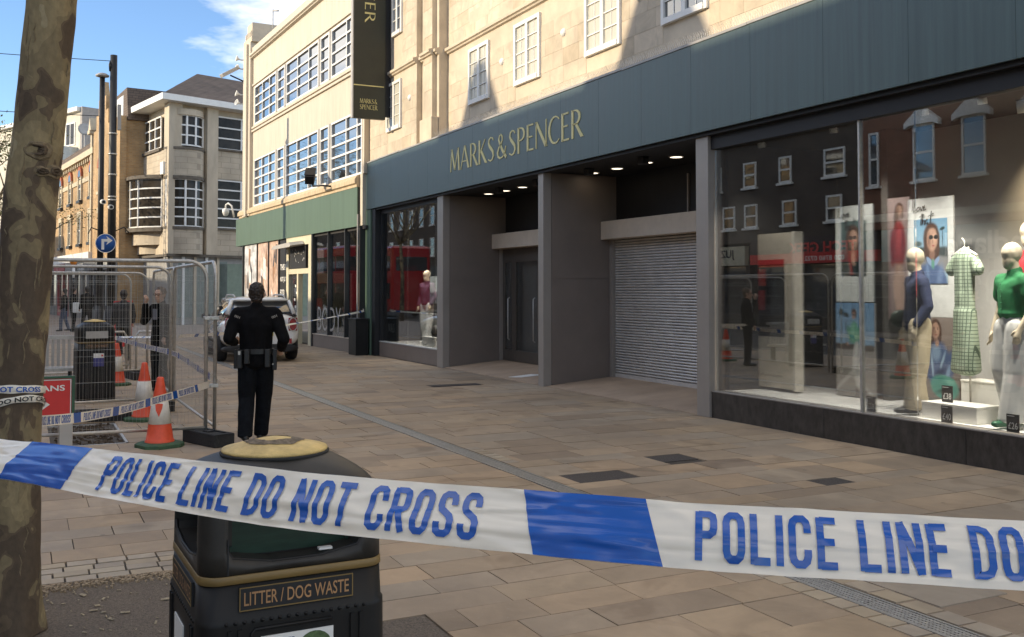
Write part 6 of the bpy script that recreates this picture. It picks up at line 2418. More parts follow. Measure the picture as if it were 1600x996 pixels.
def make_bin(label, loc, rz, detail=True):
    b = thing('litter_bin', label, 'litter bin', loc, rz)
    H2 = .262
    mb = MB()
    loft(mb, [[(x, y, z) for x, y in rsq(h, h, r_)] for z, h, r_ in ((0, .28, .06), (.06, .281, .06), (.76, .276, .06), (.775, .2755, .06), (.78, .271, .06), (.872, .2675, .06))])
    body = mb.build('bin_body', K['black'], b)
    mb = MB()
    loft(mb, [[(x, y, z) for x, y in rsq(h, h, .06)] for z, h in ((.874, .2685), (.876, .2705), (.897, .2698), (.8985, .268))])
    mb.build('gold_band', mat('bin_gold', (.2, .13, .042), .5, var=.15) if 'bin_gold' not in bpy.data.materials else bpy.data.materials['bin_gold'], b)
    mb = MB()
    loft(mb, [[(x, y, z) for x, y in rsq(h, h, r_)] for z, h, r_ in ((.9, .268, .06), (.96, .2675, .06), (1.06, .266, .06), (1.095, .263, .064), (1.118, .256, .072), (1.138, .243, .082), (1.157, .222, .095), (1.174, .195, .11), (1.187, .17, .12), (1.195, .145, .12), (1.198, .12, .11))])
    hood = mb.build('hood', K['black'] if 'bin_hood' in bpy.data.materials else mat('bin_hood', (.032, .029, .025), .5, var=.4, sc=6, rvar=.12, spec=.35), b)
    if detail:
        cut = MB()
        for k in range(4):
            T = Matrix.Rotation(rad(90 * k), 4, 'Z')
            pts = [(-.195, .965), (-.18, .945), (-.07, .925), (.07, .925), (.18, .945), (.195, .965), (.195, 1.075), (-.195, 1.075)]
            cut.prism(pts, lambda a, z: tuple(T @ V((.17, a, z))), lambda a, z: tuple(T @ V((.4, a, z))))
        co = cut.build('cut', K['ink'], b)
        md = hood.modifiers.new('b', 'BOOLEAN')
        md.operation = 'DIFFERENCE'
        md.object = co
        md.solver = 'EXACT'
        WORK.collection.objects.link(co)
        WORK.collection.objects.link(b)
        me = eval_mesh(hood)
        WORK.collection.objects.unlink(b)
        hood.modifiers.clear()
        hood.data = me
        bpy.data.objects.remove(co)
        lin = mat('liner_green', (.012, .035, .022), .35, var=.3, sc=12, stretch=(1, 1, 6))
        for k in range(4):
            T = Matrix.Rotation(rad(90 * k), 4, 'Z')
            q = MB()
            q.box(.1705, .176, -.193, .193, .93, 1.03, T=T)
            q.build('liner', lin, b)
            q = MB()
            pts = [(-.197, .97), (-.182, .945), (-.07, .926), (.07, .926), (.182, .945), (.197, .97)]
            q.tube([tuple(T @ V((.262, a, z))) for a, z in pts], .006, 6)
            q.build('mouth_lip', K['black'], b)
    # pale metal stubbing plate on top
    sp_ = mat('stub_plate', (.58, .42, .16), .6, var=.3, sc=9, bump=.3, bsc=80) if 'stub_plate' not in bpy.data.materials else bpy.data.materials['stub_plate']
    pt = MB().lathe([(.001, 1.2), (.16, 1.198), (.163, 1.203), (.16, 1.209), (.12, 1.219), (.08, 1.228), (.05, 1.235), (.02, 1.24), (.001, 1.241)], 40).build('stubbing_plate', sp_, b)
    if detail:
        ash = MB()
        n = 40
        ra = random.Random(4)
        ro_ = [.088 + .02 * noise.noise(V((1.4 * math.cos(2 * math.pi * i / n), 1.4 * math.sin(2 * math.pi * i / n), 2.2))) + .004 * ra.uniform(-1, 1) for i in range(n)]
        ri_ = [.05 + .014 * noise.noise(V((1.4 * math.cos(2 * math.pi * i / n), 1.4 * math.sin(2 * math.pi * i / n), 6.2))) + .003 * ra.uniform(-1, 1) for i in range(n)]
        hz = lambda r_: 1.2462 - r_ * .2
        vv = [(ri_[i] * math.cos(2 * math.pi * i / n), ri_[i] * math.sin(2 * math.pi * i / n), hz(ri_[i]) + .0004) for i in range(n)] + [(ro_[i] * math.cos(2 * math.pi * i / n), ro_[i] * math.sin(2 * math.pi * i / n), hz(ro_[i]) - .0005) for i in range(n)]
        ash.add(vv, [(i, (i + 1) % n, n + (i + 1) % n, n + i) for i in range(n)])
        ash.build('ash_stain', mat('ash', (.16, .125, .085), .95, var=.7, sc=55), pt)
    MB().lathe([(.165, 1.19), (.168, 1.196), (.165, 1.2), (.15, 1.2)], 40).build('plate_gasket', K['rubber'], b)
    # name plates
    for k in range(4 if detail else 1):
        T = Matrix.Rotation(rad(90 * k), 4, 'Z')
        q = MB()
        q.box(.2685, .2765, -.165, .165, .798, .866, T=T)
        pl_ = q.build('name_plate', K['ink'], b)
        q = MB()
        for a in ((-.165, .165, .862, .865), (-.165, .165, .799, .802), (-.165, -.162, .802, .862), (.162, .165, .802, .862)):
            q.box(.2765, .278, *a, T=T)
        q.build('plate_border', bpy.data.materials['bin_gold'], pl_)
        q = MB()
        text_fit(q, 'LITTER / DOG WASTE', lambda a, z, e: tuple(T @ V((.278, a, z))), -.152, .152, .813, .851, .008)
        q.build('plate_lettering', mat('plate_copper', (.4, .22, .1), .5) if 'plate_copper' not in bpy.data.materials else bpy.data.materials['plate_copper'], pl_)
    if detail:
        for k in range(4):
            T = Matrix.Rotation(rad(90 * k), 4, 'Z')
            for j in range(15):
                y = -.19 + j * .38 / 14
                if abs(y) > .13 or True:
                    q = MB()
                    q.box(.2745, .2825, y - .006, y + .006, .06, .75 if abs(y) > .14 else .5, T=T)
                    q.build('rib', K['black'], body)
            rv = MB()
            for j in range(17):
                y = -.2 + j * .4 / 16
                rv.lathe([(.0065, 0), (.005, .003), (.001, .005)], 8, tuple(T @ V((.2755, y, .768))), T=T.to_3x3().to_4x4() @ Matrix.Rotation(rad(90), 4, 'Y'))
            rv.build('rivets', K['black'], body, kind='stuff')
        q = MB()
        q.tube([(.279, -.13, .3), (.279, -.13, .735), (.279, -.12, .745), (.279, .1, .745)], .005, 6)
        q.build('poster_frame', K['black'], b)
        po = bx('poster_sheet', K['white'], .277, .281, -.105, .105, .38, .722, b)
        q = MB()
        q.add([(.282, .05 + .05 * math.cos(t), .672 + .045 * math.sin(t)) for t in [2 * math.pi * i / 20 for i in range(20)]], [tuple(range(20))])
        q.build('poster_picture', mat('poster_green', (.08, .13, .05), .6, var=.5, sc=60), po)
        q = MB()
        text_fit(q, 'CLEANER', lambda a, z, e: (.282, a, z), -.095, -.005, .69, .71, .02)
        q.build('poster_lettering', mat('poster_blue', (.03, .05, .15), .6), po)
        q = MB()
        T = Matrix.Rotation(rad(-90), 4, 'Z')
        q.box(.277, .281, -.1, .05, .5, .71, T=T)
        sk = q.build('side_sticker', K['white'], b)
        q = MB()
        q.box(.2815, .2825, -.09, -.03, .52, .58, T=T)
        q.build('sticker_mark', K['red'], sk)
        # bird mess and a fallen butt
        bx('seam', K['ink'], .25, .2695, -.197, -.193, .9, 1.0, b)
    else:
        q = bx('notice', K['white'], .289, .293, -.05, .1, .52, .72, b)
        bx('notice_blue', mat('notice_blue', (.05, .05, .2), .6), .2935, .2945, -.05, .1, .52, .65, q)
        bx('notice_red', K['red'], .2935, .2945, .06, .09, .67, .7, q)
        bx('mouth', K['greymull'], .262, .272, -.16, .16, .95, 1.06, b)
    return b


make_bin('large black litter bin with gold band in front of the camera, pale plate on top', (-3.112, .715, 0), rad(1))
make_bin('black litter bin with gold band standing behind the mesh fence', (-16.75, 1.02, 0), rad(4), False)
bt = bx('cigarette_butt', mat('butt_orange', (.5, .25, .1), .8), -3.02, -2.985, .5, .512, 1.175, 1.187, None)
tag(bt, 'orange scrap lying on the shoulder of the near bin', 'litter')
bm_ = wthing('paper_scrap', 'tiny white scrap lying in the mouth of the near bin', 'litter', (-2.87, .8, .94))
bx('scrap', K['white'], -2.885, -2.865, .79, .83, .936, .942, bm_)

# ================================================================== mesh fence panels
def fence_panel(label, p0, p1, first=None):
    d = V((p1[0] - p0[0], p1[1] - p0[1], 0))
    f = thing('mesh_fence', label, 'fence', (p0[0], p0[1], 0), math.atan2(d.y, d.x), 'steel mesh fence panels')
    if first:
        for c in first.children:
            copy_tree(c, f)
        return f
    L = 3.45
    r = .021
    path = [(0, 0, .03), (0, 0, 1.82)] + [(.2 - .2 * math.cos(rad(a)), 0, 1.82 + .2 * math.sin(rad(a))) for a in (15, 30, 45, 60, 75, 90)]
    path += [(L - .2 + .2 * math.sin(rad(a)), 0, 1.82 + .2 * math.cos(rad(a))) for a in (0, 15, 30, 45, 60, 75, 90)] + [(L, 0, .03)]
    MB().tube(path, r, 10).build('frame', K['steel'], f)
    MB().tube([(0, 0, .16), (L, 0, .16)], r * .9, 8).build('bottom_rail', K['steel'], f)
    w = MB()
    n = 89
    for i in range(n):
        x = .03 + i * (L - .06) / (n - 1)
        top = 2.02 if .2 < x < L - .2 else 1.82 + math.sqrt(max(0, .04 - (.2 - min(x, L - x)) ** 2))
        w.tube([(x, 0, .16), (x, .0, top)], .001, 3, caps=False)
    for z in (.2, .42, .7, .98, 1.05, 1.3, 1.55, 1.8, 1.86):
        w.tube([(.0, .003, z), (L, .003, z)], .0012, 3, caps=False)
    w.build('wire_mesh', K['steel'], f, kind='stuff')
    return f


fp1 = fence_panel('near mesh fence panel behind the red sign, facing the camera', (-11.471, 1.857), (-11.7, -1.58))
fence_panel('mesh fence panel running back from the near corner post', (-11.53, 1.965), (-14.97, 1.97), fp1)
fence_panel('second mesh fence panel facing the camera, behind the orange cones', (-14.8, 1.9), (-14.55, -1.54), fp1)
fence_panel('mesh fence panel seen edge-on beside the man in glasses', (-15.05, 1.99), (-18.5, 2.08), fp1)
fence_panel('third mesh fence panel facing the camera', (-20.14, 2.163), (-19.95, -1.28), fp1)
fence_panel('farthest mesh fence panel facing the camera', (-21.67, 2.0), (-21.5, -1.44), fp1)
FB = mat('foot_block', (.03, .03, .03), .85, var=.3)


def foot(label, x, y, rz):
    f = thing('ballast_block', label, 'fence foot', (x, y, 0), rz, 'rubber feet of the mesh fence')
    b = MB()
    for y0, y1 in ((-.12, -.07), (.07, .12)):
        b.box(-.35, .35, y0, y1, 0, .14)
    b.box(-.35, -.28, -.07, .07, 0, .14).box(.28, .35, -.07, .07, 0, .14).box(-.28, .28, -.07, .07, .06, .13)
    b.build('block', K['rubber'], f, .006)
    bx('socket', K['ink'], -.05, .05, -.04, .04, .131, .145, f)
    return f


foot('black rubber foot under the near corner of the mesh fence', -11.3, 1.86, rad(20))
foot('black rubber foot of the second fence panel behind the cones', -14.8, 1.75, rad(10))
foot('rubber foot on the ground behind the near red sign', -13.9, .95, rad(80))
foot('far rubber foot of the third fence panel', -20.1, 1.95, rad(10))
for i, z in enumerate((.62, 1.38)):
    c = wthing('steel_coupler', ('lower', 'upper')[i] + ' steel clip joining the near fence corner posts', 'clip', (-11.5, 1.91, z))
    bx('clip_bar', K['steel'], -11.54, -11.44, 1.83, 1.99, z - .02, z + .02, c, .004)
    MB().tube([(-11.43, 1.91, z), (-11.4, 1.91, z)], .012, 6).build('bolt', K['steel'], c)
# brace of the return panel
# ================================================================== cones
def cone(label, x, y, rz, first=None):
    c = thing('traffic_cone', label, 'traffic cone', (x, y, 0), rz, 'orange traffic cones by the fence')
    if first:
        for ch_ in first.children:
            copy_tree(ch_, c)
        return c
    b = MB()
    s = .225
    oc = [(-s, -s * .55), (-s * .55, -s), (s * .55, -s), (s, -s * .55), (s, s * .55), (s * .55, s), (-s * .55, s), (-s, s * .55)]
    loft(b, [[(p[0] * k, p[1] * k, z) for p in oc] for z, k in ((0, 1), (.035, 1), (.05, .9), (.055, .72))], sm=False)
    b.build('cone_base', K['coneb'], c)
    MB().lathe([(.155, .055), (.15, .075), (.142, .08), (.118, .25), (.079, .51), (.05, .66), (.043, .7), (.04, .705), (.038, .74), (.025, .752), (.001, .752)], 28).build('cone_body', K['cone'], c)
    MB().lathe([(.1185, .25), (.121, .251), (.082, .51), (.0785, .511)], 28).build('reflective_sleeve', K['conew'], c)
    return c


c1 = cone('nearest orange cone with a torn white sleeve beside the fence foot', -11.33, 1.355, rad(20))
cone('middle orange cone just behind the nearest one', -13.69, 1.44, rad(50), c1)
cone('farthest orange cone beside the caged litter bin', -18.9, 1.52, rad(10), c1)
tear = MB()
tear.add([(.103, -.02, .4), (.098, .045, .42), (.088, .05, .47), (.09, -.03, .475), (.11, .015, .33)], [(0, 4, 1, 2, 3)])
tear.build('sleeve_tear', K['cone'], c1).rotation_euler = (0, 0, rad(-40))

# ================================================================== pedestrian sign
sg = wthing('direction_sign', 'red pedestrian diversion sign with white arrow beside the tree', 'sign', (-11.32, -.05, 0))
bx('board', K['red'], -11.33, -11.315, -.66, .475, .37, .775, sg)
gf = mat('sign_green_frame', (.03, .09, .045), .5)
for a in ((-.69, .505, .776, .8), (-.69, .505, .345, .369), (-.69, -.661, .37, .775), (.476, .505, .37, .775)):
    bx('frame_bar', gf, -11.345, -11.3, *a, sg)
for a in ((-.655, .47, .757, .767), (-.655, .47, .378, .386), (-.655, -.646, .386, .757), (.461, .47, .386, .757)):
    bx('white_border', K['white'], -11.3145, -11.312, *a, sg)
q = MB()
text_fit(q, 'PEDESTRIANS', lambda a, z, e: (-11.312, a, z), -.3, .41, .648, .708, .02)
q.build('lettering', K['white'], sg)
q = MB()
ap_ = [(-.25, .49), (.12, .49), (.09, .43), (.16, .43), (.27, .51), (.16, .59), (.09, .59), (.12, .53), (-.25, .53)]
q.add([(-11.312, a, z) for a, z in ap_], [tuple(range(9))])
q.build('arrow', K['white'], sg)
for y in (-.6, .36):
    bx('leg', K['greymull'], -11.36, -11.31, y, y + .13, 0, .344, sg, .006)
    bx('rear_leg', K['greymull'], -11.75, -11.7, y, y + .1, 0, .5, sg, .006)
    bx('foot_bar', K['blackm'], -11.7, -11.36, y + .03, y + .07, .12, .15, sg)

# ================================================================== police tapes
def catmull(P, n):
    P = [V(p) for p in P]
    P = [P[0] * 2 - P[1]] + P + [P[-1] * 2 - P[-2]]
    out = []
    for i in range(1, len(P) - 2):
        for k in range(n):
            t = k / n
            a, b, c, d = P[i - 1], P[i], P[i + 1], P[i + 2]
            out.append(.5 * ((2 * b) + (c - a) * t + (2 * a - 5 * b + 4 * c - d) * t * t + (3 * b - a - 3 * c + d) * t ** 3))
    out.append(P[-2])
    return out


TWORDS = 'POLICE LINE DO NOT CROSS'
_P = [(.06, .94), (.27, .94), (.34, .9), (.36, .82), (.36, .64), (.34, .55), (.27, .5), (.06, .5)]
TL = {'P': (.42, [[(.06, 0), (.06, 1)], _P]), 'R': (.42, [[(.06, 0), (.06, 1)], _P, [(.2, .5), (.37, 0)]]),
      'O': (.42, [[(.06, .3), (.06, .78), (.085, .88), (.15, .94), (.27, .94), (.335, .88), (.36, .78), (.36, .22), (.335, .12), (.27, .06), (.15, .06), (.085, .12), (.06, .22), (.06, .3)]]),
      'L': (.38, [[(.06, 1), (.06, 0)], [(.06, .06), (.38, .06)]]), 'I': (.12, [[(.06, 0), (.06, 1)]]),
      'C': (.42, [[(.36, .66), (.36, .78), (.335, .88), (.27, .94), (.15, .94), (.085, .88), (.06, .78), (.06, .22), (.085, .12), (.15, .06), (.27, .06), (.335, .12), (.36, .22), (.36, .34)]]),
      'E': (.38, [[(.06, 0), (.06, 1)], [(.06, .94), (.37, .94)], [(.06, .06), (.37, .06)], [(.06, .5), (.33, .5)]]),
      'N': (.44, [[(.06, 0), (.06, 1)], [(.06, 1), (.38, 0)], [(.38, 0), (.38, 1)]]),
      'D': (.42, [[(.06, .06), (.06, .94), (.2, .94), (.3, .9), (.36, .78), (.36, .22), (.3, .1), (.2, .06), (.06, .06)]]),
      'T': (.42, [[(0, .94), (.42, .94)], [(.21, .94), (.21, 0)]]),
      'S': (.42, [[(.36, .7), (.36, .8), (.335, .89), (.27, .94), (.15, .94), (.085, .89), (.06, .8), (.06, .68), (.1, .59), (.3, .45), (.36, .34), (.36, .2), (.335, .11), (.27, .06), (.15, .06), (.085, .11), (.06, .2), (.06, .3)]])}


def tape(name, label, pts, width, tilt, s_text, flip=1, crease=0.0, view=(0, 0, 1.7), res=14, part_of=None, text=True, nv=8, blue=None, texts=None):
    """a ribbon along pts; tilt(s/L) leans it; crease = lengthwise fold depth. Letters and blue blocks lie on its facing side"""
    C_ = catmull(pts, res)
    S_ = [0]
    for a, b in zip(C_, C_[1:]):
        S_.append(S_[-1] + (b - a).length)
    Ltot = S_[-1]

    def frame(s):
        s = min(max(s, 0), Ltot - 1e-6)
        lo, hi = 0, len(S_) - 1
        while hi - lo > 1:
            m_ = (lo + hi) // 2
            if S_[m_] <= s:
                lo = m_
            else:
                hi = m_
        t = (s - S_[lo]) / max(1e-9, S_[hi] - S_[lo])
        p = C_[lo].lerp(C_[hi], t)
        i0, i1 = max(0, lo - 1), min(len(C_) - 1, hi + 1)
        d = (C_[i1] - C_[i0]).normalized()
        up = V((0, 0, 1))
        up = (up - d * up.dot(d)).normalized()
        nrm = d.cross(up)
        if nrm.dot(V(view) - p) < 0:
            nrm = -nrm
        a = tilt(s / Ltot)
        u2 = up * math.cos(a) - nrm * math.sin(a)
        n2 = nrm * math.cos(a) + up * math.sin(a)
        return p, u2, n2

    def at(s, t, e=0.0):
        """t from 0 (top) to 1 (foot)"""
        p, u, n = frame(s)
        x = (.5 - t) * width
        cz = crease * (.5 + .8 * noise.noise(V((s * 2.1, 3.3, 0))))
        k = .62 + .12 * noise.noise(V((s * 3.0, 7.7, 0)))
        fold = cz * (1 - abs(t - k) / (k if t < k else 1 - k))
        wob = crease * .45 * noise.noise(V((s * 7, t * 2.5, 1.5))) + crease * .22 * noise.noise(V((s * 26, t * 7, 4.5))) * (1 if t > k - .1 else .5)
        if crease:
            rg = 1 - abs(noise.noise(V((s * 4.5 + t * 1.6, s * 1.5 - t * 2.6, 9.1)))) * 5
            wob += crease * .2 * max(0, rg)
            rg = 1 - abs(noise.noise(V((s * 2.2 - t * .8, t * 3.6, 2.7)))) * 6
            wob -= crease * .2 * max(0, rg)
        return tuple(p + u * x + n * (fold + wob + e))

    root = tag(wthing(name, label, 'police tape', tuple(C_[0])), group=None)
    ns = max(8, int(Ltot / (.005 if crease else .06)))
    mb = MB()
    vs, fs = [], []
    for i in range(ns + 1):
        for j in range(nv + 1):
            vs.append(at(Ltot * i / ns, j / nv))
    for i in range(ns):
        for j in range(nv):
            a = i * (nv + 1) + j
            fs.append((a, a + 1, a + nv + 2, a + nv + 1))
    mb.add(vs, fs, 0, True)
    mb.build('tape_band', K['tapew'], root)

    def strip(s0, s1, sl, nm):
        m_ = MB()
        k = max(2, int((s1 - s0) / (.005 if crease else .04)))
        vv, ff = [], []
        for side, e in ((0, .0009), (1, -.0009)):
            b0 = len(vv)
            for i in range(k + 1):
                for j in range(nv + 1):
                    t = j / nv
                    vv.append(at(s0 + (s1 - s0) * i / k + sl * t, t, e))
            for i in range(k):
                for j in range(nv):
                    a = b0 + i * (nv + 1) + j
                    ff.append((a, a + 1, a + nv + 2, a + nv + 1))
        m_.add(vv, ff, 0, True)
        m_.build(nm, K['tapeb'], root)

    def words(s0, s1):
        m_ = MB()
        tot = sum(TL[c][0] + .13 if c != ' ' else .3 for c in TWORDS) - .13
        x = 0
        e = .0016
        for c in TWORDS:
            if c == ' ':
                x += .3
                continue
            for pts in TL[c][1]:
                e = .0016 if e > .0021 else e + .00012
                P_ = []
                for p, q in zip(pts, pts[1:]):
                    k = max(1, int(math.hypot(q[0] - p[0], q[1] - p[1]) / (.04 if crease else .3)))
                    P_ += [(p[0] + (q[0] - p[0]) * u / k, p[1] + (q[1] - p[1]) * u / k) for u in range(k)]
                P_.append(pts[-1])
                n = len(P_)
                closed = pts[0] == pts[-1]
                vv = []
                for u, p in enumerate(P_):
                    a = P_[u - 1] if u else (P_[-2] if closed else None)
                    b = P_[u + 1] if u < n - 1 else (P_[1] if closed else None)
                    ds = []
                    for w0, w1 in ((a, p), (p, b)):
                        if w0 and w1:
                            L_ = math.hypot(w1[0] - w0[0], w1[1] - w0[1])
                            ds.append((-(w1[1] - w0[1]) / L_, (w1[0] - w0[0]) / L_))
                    nx, ny = sum(q[0] for q in ds), sum(q[1] for q in ds)
                    L_ = math.hypot(nx, ny)
                    nx, ny = nx / L_, ny / L_
                    k = .073 / max(.6, nx * ds[0][0] + ny * ds[0][1])
                    for sg_ in (1, 0, -1):
                        a_ = (x + p[0] + nx * k * sg_) / tot
                        b_ = p[1] + ny * k * sg_
                        vv.append(at(s0 + a_ * (s1 - s0) if flip > 0 else s1 - a_ * (s1 - s0), .875 - b_ * .75, e))
                ff = []
                for u in range(n - 1):
                    for w0 in (0, 1):
                        ff.append((u * 3 + w0, u * 3 + w0 + 1, u * 3 + w0 + 4, u * 3 + w0 + 3))
                m_.add(vv, ff, 0, True)
            x += TL[c][0] + .13
        m_.build('tape_lettering', K['tapeb'], root)

    if blue is not None:
        for s0, s1, sl in blue:
            strip(s0, s1, sl, 'blue_block')
        for s0, s1 in texts:
            words(s0, s1)
    else:
        s = s_text
        while s < Ltot - .2:
            if s > 0:
                strip(s, s + .13, .02, 'blue_block')
            if text and s + .75 < Ltot and s + .19 > 0:
                words(s + .19, s + .73)
            s += .773
    return root


T1 = [(-2.407, -0.216, 1.379), (-2.086, -0.034, 1.386), (-1.813, 0.115, 1.393), (-1.595, 0.239, 1.396), (-1.431, 0.348, 1.397), (-1.301, 0.449, 1.399), (-1.188, 0.543, 1.401), (-1.095, 0.634, 1.4), (-1.016, 0.726, 1.397), (-0.948, 0.819, 1.394), (-0.882, 0.91, 1.392), (-0.821, 1.001, 1.389), (-0.761, 1.09, 1.387), (-0.704, 1.179, 1.383), (-0.65, 1.265, 1.381), (-0.56, 1.41, 1.379)]


def tilt1(q):
    return rad(30) + rad(16) * max(0, min(1, (.95 - q * 2.5) / .5))


tape('police_tape', 'wide blue and white police tape stretched across the foreground in front of the bin', T1, .083, tilt1, 0, crease=.0085, nv=30, res=10,
     blue=[(.43, .63, -.01), (1.494, 1.656, .026)], texts=[(.708, 1.44), (1.72, 2.4)])
T2 = [(-5.857, -.2, 1.07), (-6.5, .0, .93), (-7.52, .145, .8), (-8.0, .364, .752), (-8.4, .547, .722), (-8.94, .797, .694), (-9.62, 1.11, .681), (-10.57, 1.549, .665), (-11.473, 1.90, .64)]
tape('police_tape', 'police tape running from the tree to the near fence corner across the cones', T2, .075, lambda q: .15 * math.sin(q * 9), -.1)
tape('police_tape', 'police tape tied between the fence panels behind the cones', [(-19.34, 1.525, .825), (-16.88, 1.763, .794), (-14.807, 1.95, .787), (-13, 1.99, .713), (-11.521, 2.0, .649)], .075, lambda q: .1, .2)
tape('police_tape', 'twisted police tape from the green pilaster past the white car to the man', [(-24.64, 7.93, 1.2), (-24.3, 7.65, 1.12), (-20.549, 4.71, .929), (-18.637, 3.39, .898), (-17.2, 2.35, .924)], .06, lambda q: .9 * math.sin(q * 5) + .5, .3, text=False)
tape('police_tape', 'thin twisted police tape leading left from the man behind the fence', [(-17.2, 2.3, .924), (-19, 2.0, .84), (-20.95, 1.65, .765)], .05, lambda q: 1.0, .3, text=False)


def wrap(label, z0, z1, w, ph):
    pts = []
    for i in range(17):
        a = ph + 2 * math.pi * i / 16
        z = z0 + (z1 - z0) * (.5 - .5 * math.cos(2 * math.pi * i / 16))
        cx, cy, r = axis(z)
        pts.append((cx + (r + .009) * math.cos(a), cy + (r + .009) * math.sin(a), z))
    C_ = catmull(pts, 6)
    o = wthing('police_tape', label, 'police tape', pts[0])
    mb = MB()
    vs, fs = [], []
    for i, p in enumerate(C_):
        cx, cy, r = axis(p.z)
        for j, t in enumerate((-.5, -.25, 0, .25, .5)):
            tw = w * (.75 + .3 * noise.noise(V((i * .13, 1, z0))))
            d = (p - V((cx, cy, p.z))).normalized()
            vs.append(p + V((0, 0, t * tw)) + d * (.003 * noise.noise(V((i * .3, j, 2))) + .004 * (1 - abs(2 * t))))
    for i in range(len(C_) - 1):
        for j in range(4):
            a = i * 5 + j
            fs.append((a, a + 1, a + 6, a + 5))
    mb.add(vs, fs, 0, True)
    mb.build('tape_band', K['tapew'], o)
    # the word shows on the side turned to the camera
    vs_, fs_ = text_mesh('DO NOT CROSS', .022, 0, 2)
    xs = [v[0] for v in vs_]
    m_ = MB()
    vv = []
    n = len(C_) - 1
    for v in vs_:
        a = (v[0] - min(xs)) / (max(xs) - min(xs))
        q = (.36 + .34 * a) * n
        i = int(q)
        p = C_[i].lerp(C_[min(i + 1, n)], q - i)
        cx, cy, r = axis(p.z)
        d = (p - V((cx, cy, p.z))).normalized()
        vv.append(tuple(p + d * .0075 + V((0, 0, (v[1] / .7 - .5) * w * .5))))
    m_.add(vv, fs_)
    m_.build('tape_lettering', K['tapeb'] if z0 > 1.17 else K['ink'], o)
    return o


wrap('upper loop of police tape wound round the tree trunk', 1.185, 1.215, .05, rad(160))
wrap('lower loop of police tape wound slanting round the tree trunk', 1.06, 1.165, .045, rad(200))

# ================================================================== lamp posts, sign, wires
def post(label, x, y, h, r0, r1):
    p = wthing('lamp_post', label, 'lamp post', (x, y, 0))
    MB().tube([(x, y, 0), (x, y, 1.2)], r0 * 1.35, 14).build('post_base', K['blackm'], p)
    MB().tube([(x, y, 1.2), (x, y, h)], r0, 14, r1=r1).build('post_shaft', K['blackm'], p)
    return p


p1 = post('taller black street post carrying the cameras', -33.373, 2.491, 9.12, .13, .105)
bx('control_box', K['greymull'], -33.45, -33.25, 2.62, 2.72, 6.75, 7.55, p1)
for z in (4.5, 4.6, 5.3, 5.95, 6.6):
    MB().lathe([(.118, 0), (.135, .0), (.135, .05), (.118, .05)], 14, (-33.373, 2.491, z)).build('band_clamp', K['steel'], p1)
MB().tube([(-33.37, 2.4, 8.93), (-33.3, 2.36, 8.8), (-33.37, 2.38, 8.6)], .03, 6).build('wire_bracket', K['blackm'], p1)
p2 = post('shorter black street post with a round photocell cap', -33.532, 2.172, 8.42, .095, .08)
MB().lathe([(.08, 0), (.2, .02), (.21, .06), (.12, .12), (.001, .15)], 14, (-33.532, 2.172, 8.42)).build('cap', K['greymull'], p2)
MB().tube([(-33.53, 2.172, 3.55), (-33.5, 1.9, 3.65), (-33.5, 1.82, 3.45)], .02, 6).tube([(-33.37, 2.6, 3.55), (-33.37, 2.85, 3.68), (-33.37, 3.0, 3.5)], .02, 6).build('bracket_arm', K['blackm'], p2)
for i, (y, z) in enumerate(((2.2, 4.45), (2.42, 4.3))):
    c = wthing('pole_camera', ('left', 'right')[i] + ' white bullet camera on the black posts', 'camera', (-33.1, y, z))
    MB().tube([(-33.25, y, z), (-32.95, y + .02, z - .03)], .075, 12).build('camera_body', K['white'], c)
    MB().tube([(-32.95, y + .02, z - .03), (-32.94, y + .02, z - .031)], .05, 12).build('camera_lens', K['ink'], c)
    bx('camera_arm', K['white'], -33.38, -33.25, y - .02, y + .02, z - .02, z + .02, c)
ts_ = wthing('turn_right_sign', 'round blue turn right sign on the black posts', 'sign', (-33.2, 2.3, 3.15))
Ty = Matrix.Rotation(rad(90), 4, 'Y')
yaw = Matrix.Rotation(rad(-4), 4, 'Z')
MB().lathe([(.001, 0), (.3, 0), (.3, .02), (.001, .02)], 32, (-33.22, 2.304, 3.15), T=Ty).build('disc', mat('sign_blue', (.012, .09, .35), .4), ts_)
q = MB()
n = 32
q.add([(-33.197, 2.304 + .3 * math.cos(2 * math.pi * i / n), 3.15 + .3 * math.sin(2 * math.pi * i / n)) for i in range(n)] + [(-33.197, 2.304 + .28 * math.cos(2 * math.pi * i / n), 3.15 + .28 * math.sin(2 * math.pi * i / n)) for i in range(n)],
      [(i, (i + 1) % n, n + (i + 1) % n, n + i) for i in range(n)])
q.build('border', K['white'], ts_)
q = MB()
ar = [(-.12, -.2), (-.04, -.2), (-.04, .05), (.06, .05), (.02, -.05), (.2, .09), (.02, .23), (.06, .13), (-.12, .13)]
q.add([(-33.196, 2.304 + a, 3.15 + b) for a, b in ar], [tuple(range(len(ar)))])
q.build('arrow', K['white'], ts_)
bx('sign_backbox', K['blackm'], -33.4, -33.23, 2.2, 2.55, 2.95, 3.35, ts_)
for i, (a, b) in enumerate((((-33.37, 2.42, 8.93), (-35.2, -9, 9.3)), ((-33.5, 2.1, 7.18), (-35.2, -9, 7.5)))):
    w = wthing('overhead_wire', ('upper', 'lower')[i] + ' thin wire strung from the posts across the sky', 'wire', a)
    A_, B_ = V(a), V(b)
    MB().tube([tuple(A_.lerp(B_, k / 10) - V((0, 0, .12 * math.sin(math.pi * k / 10)))) for k in range(11)], .012, 5).build('cable', K['blackm'], w)
bb = wthing('belisha_beacon', 'orange globe beacon on a striped pole by the far shops', 'beacon', (-49.2, 2.07, 0))
for k in range(6):
    MB().tube([(-49.2, 2.07, .45 * k), (-49.2, 2.07, .45 * (k + 1))], .06, 8).build('pole_band', K['white'] if k % 2 else K['blackm'], bb)
